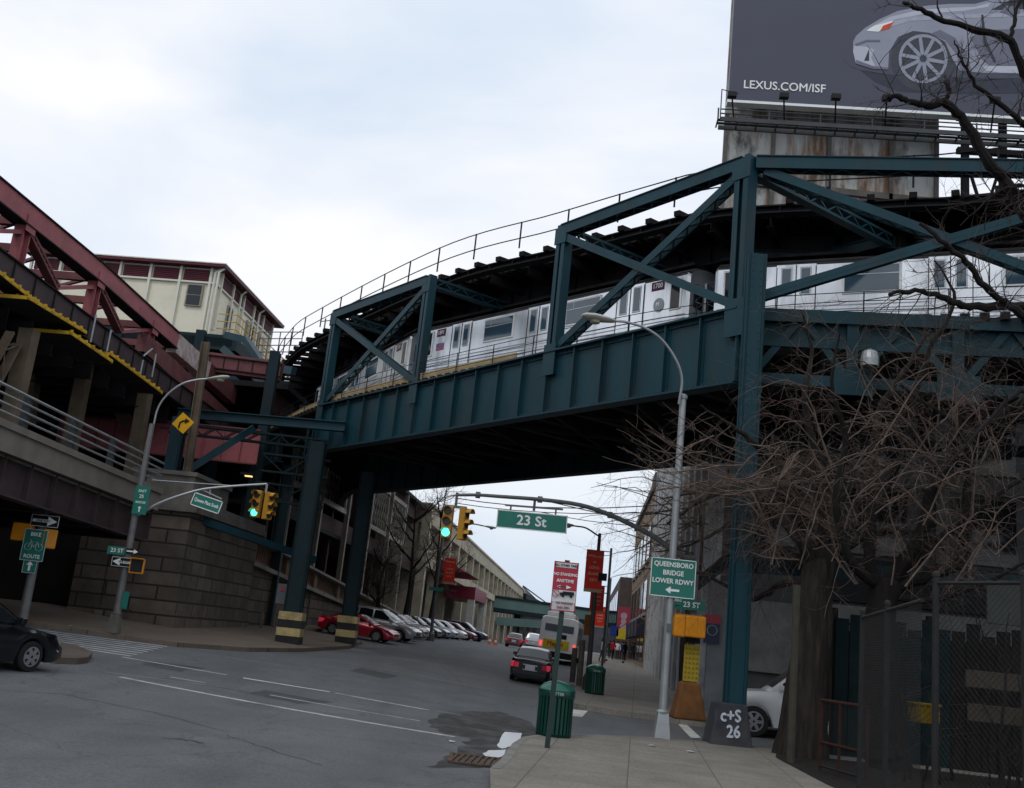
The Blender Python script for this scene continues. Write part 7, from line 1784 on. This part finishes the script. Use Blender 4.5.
for k in range(60):
    x0, y0 = R.uniform(850, 1000), R.uniform(400, 590); x1 = x0 + R.uniform(-110, 110); y1 = y0 + R.uniform(-90, 40); d0 = R.uniform(22.8, 24.6)
    hx = (x0 + x1) / 2; hy = (y0 + y1) / 2 - R.uniform(5, 45)
    P, rs = T.limb(W3([(x0, y0, d0), (hx, hy, d0 - .2), (x1, y1, d0 - .4)]), .022, .005, thick=False, jit=.03); T.dress(P, rs, 6, 1.1, 1, t0=.1, r=.006)
fin(T, "street_tree", "dark straight trunked bare tree rising behind the rusty gate frame", b2_, mat("dark_bark", (.011, .009, .008), .9, 0, .35, 6, bump=1., bscale=14, stretch=(1, 1, .25)), TWIG)
# third tree: heavy dark limbs entering from the right edge
T = Tree(21); yb = 15.5
b3 = Vector((10.2, yb, .15)); trunk = [b3, aty(1150, 600, yb), aty(1120, 420, yb), aty(1085, 290, yb), aty(1070, 180, yb), aty(1050, 90, yb), aty(1025, -30, yb), aty(1010, -160, yb)]
P, rs = T.limb(trunk, .34, .08, n=12)
for pts, r0, r1, n_, L_ in (
 ([(1066, 150, 15.5), (1030, 85, 15.2), (1010, 41, 15), (980, 31, 14.9), (944, 21, 14.8), (922, 10, 14.7), (903, 3, 14.6)], .1, .045, 3, .5),
 ([(1010, 41, 15), (1014, 20, 15), (1021, -5, 15), (1030, -60, 15)], .05, .03, 2, .5),
 ([(944, 21, 14.8), (938, 8, 14.8), (935, -20, 14.8)], .022, .012, 0, .4),
 ([(1085, 290, 15.5), (1040, 235, 15.3), (1007, 185, 15.1), (987, 160, 15), (964, 122, 14.9), (946, 104, 14.8), (928, 105, 14.8), (911, 102, 14.7), (897, 97, 14.7), (888, 97, 14.7)], .14, .05, 7, .8),
 ([(946, 104, 14.8), (949, 92, 14.8), (945, 80, 14.8)], .05, .035, 1, .3),
 ([(1070, 180, 15.5), (1040, 140, 15.3), (1010, 112, 15.1), (980, 89, 15), (966, 68, 14.9), (960, 55, 14.9), (955, 40, 14.9)], .075, .015, 8, .9),
 ([(1100, 350, 15.5), (1060, 318, 15.2), (1024, 307, 15), (985, 307, 14.9), (962, 305, 14.8), (935, 295, 14.7), (915, 291, 14.7), (889, 294, 14.6)], .12, .04, 6, .9),
 ([(1095, 340, 15.5), (1040, 325, 15), (1010, 306, 14.9), (984, 286, 14.8), (966, 262, 14.7), (945, 244, 14.6), (920, 222, 14.6)], .1, .04, 8, 1.0),
 ([(1085, 290, 15.5), (1050, 240, 15.2), (1030, 190, 15), (1000, 190, 14.9), (960, 225, 14.8)], .07, .01, 10, 1.1),
 ([(1120, 420, 15.5), (1060, 400, 15), (1020, 392, 14.8), (985, 425, 14.6), (940, 475, 14.5)], .08, .02, 8, .9)):
    P, rs = T.limb(W3(pts), r0 * .74, r1 * .7, jit=.02, n=8); T.dress(P, rs, n_ * 2, L_, 2, t0=.25, r=.011)
fin(T, "overhanging_tree", "bare black limbed tree reaching in from beyond the right edge across the billboard", b3, TWIGD, mat("dark_twig", (.05, .038, .035), .9, 0, .3, 4))
# trees by the ramp wall and beyond
for sd, px, pyt, y_, lb in ((31, 402, 500, 84, "slim bare tree rising behind the silver parked cars"), (37, 428, 508, 92, "second slim bare tree just left of the red banner pole"), (43, 372, 560, 70, "low bare tree growing by the ramp wall near the striped column")):
    T = Tree(sd); c_ = aty(px, 630, y_); g_ = G(c_.x, y_); tp_ = aty(px + 14, pyt, y_); H_ = tp_.z - g_
    P, rs = T.limb([(c_.x, y_, g_), (c_.x + .2, y_, g_ + H_ * .3), (c_.x + .1, y_, g_ + H_ * .6), (tp_.x, y_, tp_.z)], .24, .04)
    for k in range(9):
        i = T.r.randint(6, len(P) - 2); a_ = T.r.uniform(0, 6.28); l_ = H_ * T.r.uniform(.25, .42); e_ = P[i] + Vector((math.cos(a_) * l_ * .7, math.sin(a_) * l_ * .7, l_ * .75))
        Q, qs = T.limb([P[i], P[i].lerp(e_, .5) + Vector((0, 0, -.2)), e_], .1, .02, jit=.05, n=6); T.dress(Q, qs, 9, 1.9, 2, up_=.08, r=.022)
    T.dress(P, rs, 14, 2.2, 2, up_=.08, t0=.4, r=.025)
    fin(T, "bare_tree", lb, (c_.x, y_, g_), BARK, mat("far_twig", (.09, .07, .06), .9), "bare trees along the ramp")
# sidewalk-side tree far right of the street whose twigs show against the sky
T = Tree(51); 
for k in range(16):
    x0, y0 = 700 + T.r.uniform(-10, 10), T.r.uniform(480, 560); x1 = T.r.uniform(575, 640); y1 = y0 + T.r.uniform(-60, 60)
    P, rs = T.limb(W3([(x0, y0, 41), ((x0 + x1) / 2, (y0 + y1) / 2 - T.r.uniform(-14, 14), 40.5), (x1, y1, 40)]), .03, .008, thick=False, jit=.04); T.dress(P, rs, 6, 1.6, 1, t0=.3, r=.011)
c_ = aty(712, 560, 41); P, rs = T.limb([Vector((7.6, 40.8, .2)), Vector((7.5, 40.8, 3)), aty(700, 560, 41), aty(700, 500, 41)], .16, .06)
fin(T, "sidewalk_tree", "thin bare tree at the building corner sending twigs over the mast arm", (7.6, 40.8, .2), BARK, TWIG)

# ================================================================== fence, gate, added dark hoarding and thicket at right
SOIL = mat("dark_soil", (.014, .012, .01), .95, 0, .3, 5)  # ground kept near-black so its colour carries the shade of the lot
slab("soil_bed", [(7.1, 25.9), (40, 21.5), (40, -6), (6.2, -6), (6.4, 20), (6.7, 24.5)], SOIL, .16, False)
CHAIN = mat("chain_wire", (.022, .022, .022), .7, 0, .2, 6)
def chainlink(t, a, b, z0, z1, pitch=.052, r=.0022, posts=(0, 1)):
    a, b = Vector(a), Vector(b); d = b - a; L_ = d.length; d.normalize(); H_ = z1 - z0; mb = MB(); k = -H_
    while k < L_:
        for s_ in (0, 1):
            u0, u1 = (k, k + H_) if s_ == 0 else (k + H_, k); v0, v1 = 0., H_
            pts = []
            uu0, vv0, uu1, vv1 = u0, v0, u1, v1
            # clip to 0..L
            def at_(u): return (u - u0) / (u1 - u0) * H_
            lo, hi = max(0, min(u0, u1)), min(L_, max(u0, u1))
            if hi - lo > .02:
                p0 = a + d * lo; p1 = a + d * hi; mb.tube([(p0.x, p0.y, z0 + at_(lo)), (p1.x, p1.y, z0 + at_(hi))], r, 3, cap=False)
        k += pitch * 1.4142
    mb.build("chain_mesh", CHAIN, t)
    for z in (z1, z0 + .05):
        mb = MB(); mb.tube([(a.x, a.y, z), (b.x, b.y, z)], .025, 6); mb.build("rail", CHAIN, t)
    for f in posts:
        p = a.lerp(b, f); mb = MB(); mb.tube([(p.x, p.y, z0 - .1), (p.x, p.y, z1 + .08)], .04, 8); mb.lathe((p.x, p.y, z1 + .08), [(.05, 0), (.045, .04), (.01, .06)], 8); mb.build("post", CHAIN, t)
zf = 3.25; a = atz(936, 583, zf); b_ = atz(1024, 583, zf); d_ = (b_ - a); b2_ = a + d_ * 2.0
t = thing("chain_link_fence", "tall galvanised chain link fence with round posts at the lower right edge", "fence", (a.x, a.y, .15)); chainlink(t, (a.x, a.y, 0), (b2_.x, b2_.y, 0), .2, zf, posts=(0, .5, 1))
a2_ = aty(862, 640, 17.5)
t = thing("chain_link_fence", "chain link fence run leading back from the tall post to the dark tree trunk", "fence", (a.x, a.y + .15, .15)); chainlink(t, (a.x - .08, a.y + .2, 0), (a2_.x, 17.5, 0), .2, zf - .2, posts=(.5, 1))
a3 = aty(822, 700, 22.2); b3_ = aty(868, 704, 20.4)
t = thing("rusty_gate", "rust red tubular gate frame with wire mesh between the two tree trunks", "gate", (a3.x, 22.2, .15))
RG = mat("rust_red_tube", (.035, .012, .009), .7, 0, .25, 5)
for nm, pts in (("gate_frame", [(a3.x, a3.y, .2), (a3.x, a3.y, a3.z), (b3_.x, b3_.y, a3.z), (b3_.x, b3_.y, .2)]),):
    mb = MB(); 
    for p, q in zip(pts, pts[1:]): mb.tube([p, q], .035, 8)
    m_ = Vector(pts[1]).lerp(Vector(pts[2]), .42); mb.tube([m_, (m_.x, m_.y, .2)], .03, 8); mb.tube([(a3.x, a3.y, .75), (b3_.x, b3_.y, .75)], .03, 8); mb.build(nm, RG, t)
chainlink(t, (a3.x, a3.y, 0), (b3_.x, b3_.y, 0), .25, a3.z - .02, posts=())
c_ = aty(797, 585, 23.6); mb = MB(); mb.tube([(c_.x, 23.6, .15), (c_.x, 23.6, c_.z)], .085, 8); tag(mb.build("timber_pole", mat("pale_pole", (.05, .047, .036), .85, 0, .2, 4), origin=(c_.x, 23.6, .15)), "pale round pole standing right in front of the thick leaning tree trunk", "post")
# dark board hoarding added to keep the lot behind the fence dark
t = thing("added_hoarding", "added dark board hoarding keeping the lot behind the fences dark", "hoarding", (12, 27, .2))
hb = MB(); HM = [mat("dark_board", (.012, .011, .01), .85, 0, .3, 3), mat("teal_board", (.006, .018, .021), .8, 0, .3, 3)]
p0, p1 = Vector((aty(834, 700, 27.2).x, 27.2, 0)), Vector((24, 23.0, 0)); n = 46
for k in range(n):
    a_, c2_ = p0.lerp(p1, k / n), p0.lerp(p1, (k + .93) / n); hb.cur = 1 if k < 8 else 0; h_ = 3.4 + .15 * math.sin(k * 2.3); hb.beam((a_.x, a_.y, h_ / 2 + .1), (c2_.x, c2_.y, h_ / 2 + .1), .03, h_)
hb.cur = 0; hb.beam((p0.x, p0.y + .07, 1.45), (p1.x, p1.y + .07, 1.45), .03, 3.5)
hb.build("boards", HM, t)
for k in range(8):
    p = p0.lerp(p1, k / 7.); mb = MB(); mb.box((p.x, p.y + .1, 1.9), (.12, .12, 3.7)); mb.build("post", HM[0], t)
for k, (px, py, w_, h_, cl, lb) in enumerate(((1004, 682, 1.5, .35, (.13, .11, .085), "pale plank leaning low against the dark hoarding"), (1006, 716, 1.5, .35, (.12, .105, .08), "second pale plank below the first by the hoarding"), (924, 714, .5, .35, (.35, .23, .02), "yellow crate on the soil behind the fence"), (1012, 604, 1.0, .9, (.12, .13, .13), "grey square notice board fixed high behind the fence"))):
    c_ = aty(px, py, 22.4); mb = MB(); 
    if k == 2:
        mb.box(c_, (w_, .4, h_)); mb.box(c_ + Vector((0, 0, h_ / 2 + .02)), (w_ + .06, .46, .05))
        for q in range(4): mb.box(c_ + Vector((-w_ / 2 + w_ * (q + .5) / 4, -.21, 0)), (.04, .03, h_))
        g_ = MB(); g_.box((c_.x, c_.y, (c_.z - h_ / 2 + .16) / 2), (.4, .3, max(.05, c_.z - h_ / 2 - .16))); 
    else: mb.box(c_, (w_, .06, h_), -.2)
    o_ = mb.build(("plank", "plank", "crate", "notice_board")[k], mat("lot_item_%d" % k, tuple(c * .35 for c in cl), .8), origin=c_, bevel=.01); tag(o_, lb, ("plank", "plank", "crate", "notice")[k])
# thicket of dark stems added to darken the fenced lot
T = Tree(77); R = T.r
for k in range(60):
    x_, y_ = R.uniform(8.4, 15.5), R.uniform(18.5, 23.5); h_ = R.uniform(1.6, 4.0); lx, ly = R.uniform(-.9, .9), R.uniform(-.6, .6)
    P, rs = T.limb([(x_, y_, .1), (x_ + lx * .3, y_ + ly * .3, h_ * .5), (x_ + lx, y_ + ly, h_)], R.uniform(.02, .05), .008, jit=.04, n=5); T.dress(P, rs, 7, .9, 1, up_=.05, r=.009)
t = thing("added_thicket", "added dense dark leafless thicket of stems darkening the fenced lot", "shrub", (11, 21, .1)); T.t.build("stems", TWIGD, t); T.c.build("twigs", mat("bramble_twig", (.025, .02, .016), .9), t)
# scraps of litter
for k, (px, py, dz, lb) in enumerate(((652, 746, .156, "white paper scrap lying on the near pavement left of the lamp base"), (70, 626, .16, "pale crumpled scrap on the far sidewalk beside the sign pole"), (690, 752, .156, "tiny pale scrap on the pavement near the steel column pedestal"), (205, 631, .16, "small white scrap at the foot of the granite pier"), (452, 742, .01, "flattened paper cup on the damp asphalt patch"))):
    c_ = atg(px, py, dz); mb = MB(); r_ = random.Random(k); pts = [(c_.x + .09 * math.cos(a_) * r_.uniform(.5, 1.2), c_.y + .09 * math.sin(a_) * r_.uniform(.5, 1.2), c_.z + .004 + r_.uniform(0, .02)) for a_ in (0, 1.1, 2.2, 3.3, 4.4, 5.4)]; mb.prism(pts, (0, 0, .008)); tag(mb.build("paper_scrap", mat("paper_white", (.5, .5, .48), .8), origin=c_), lb, "litter")
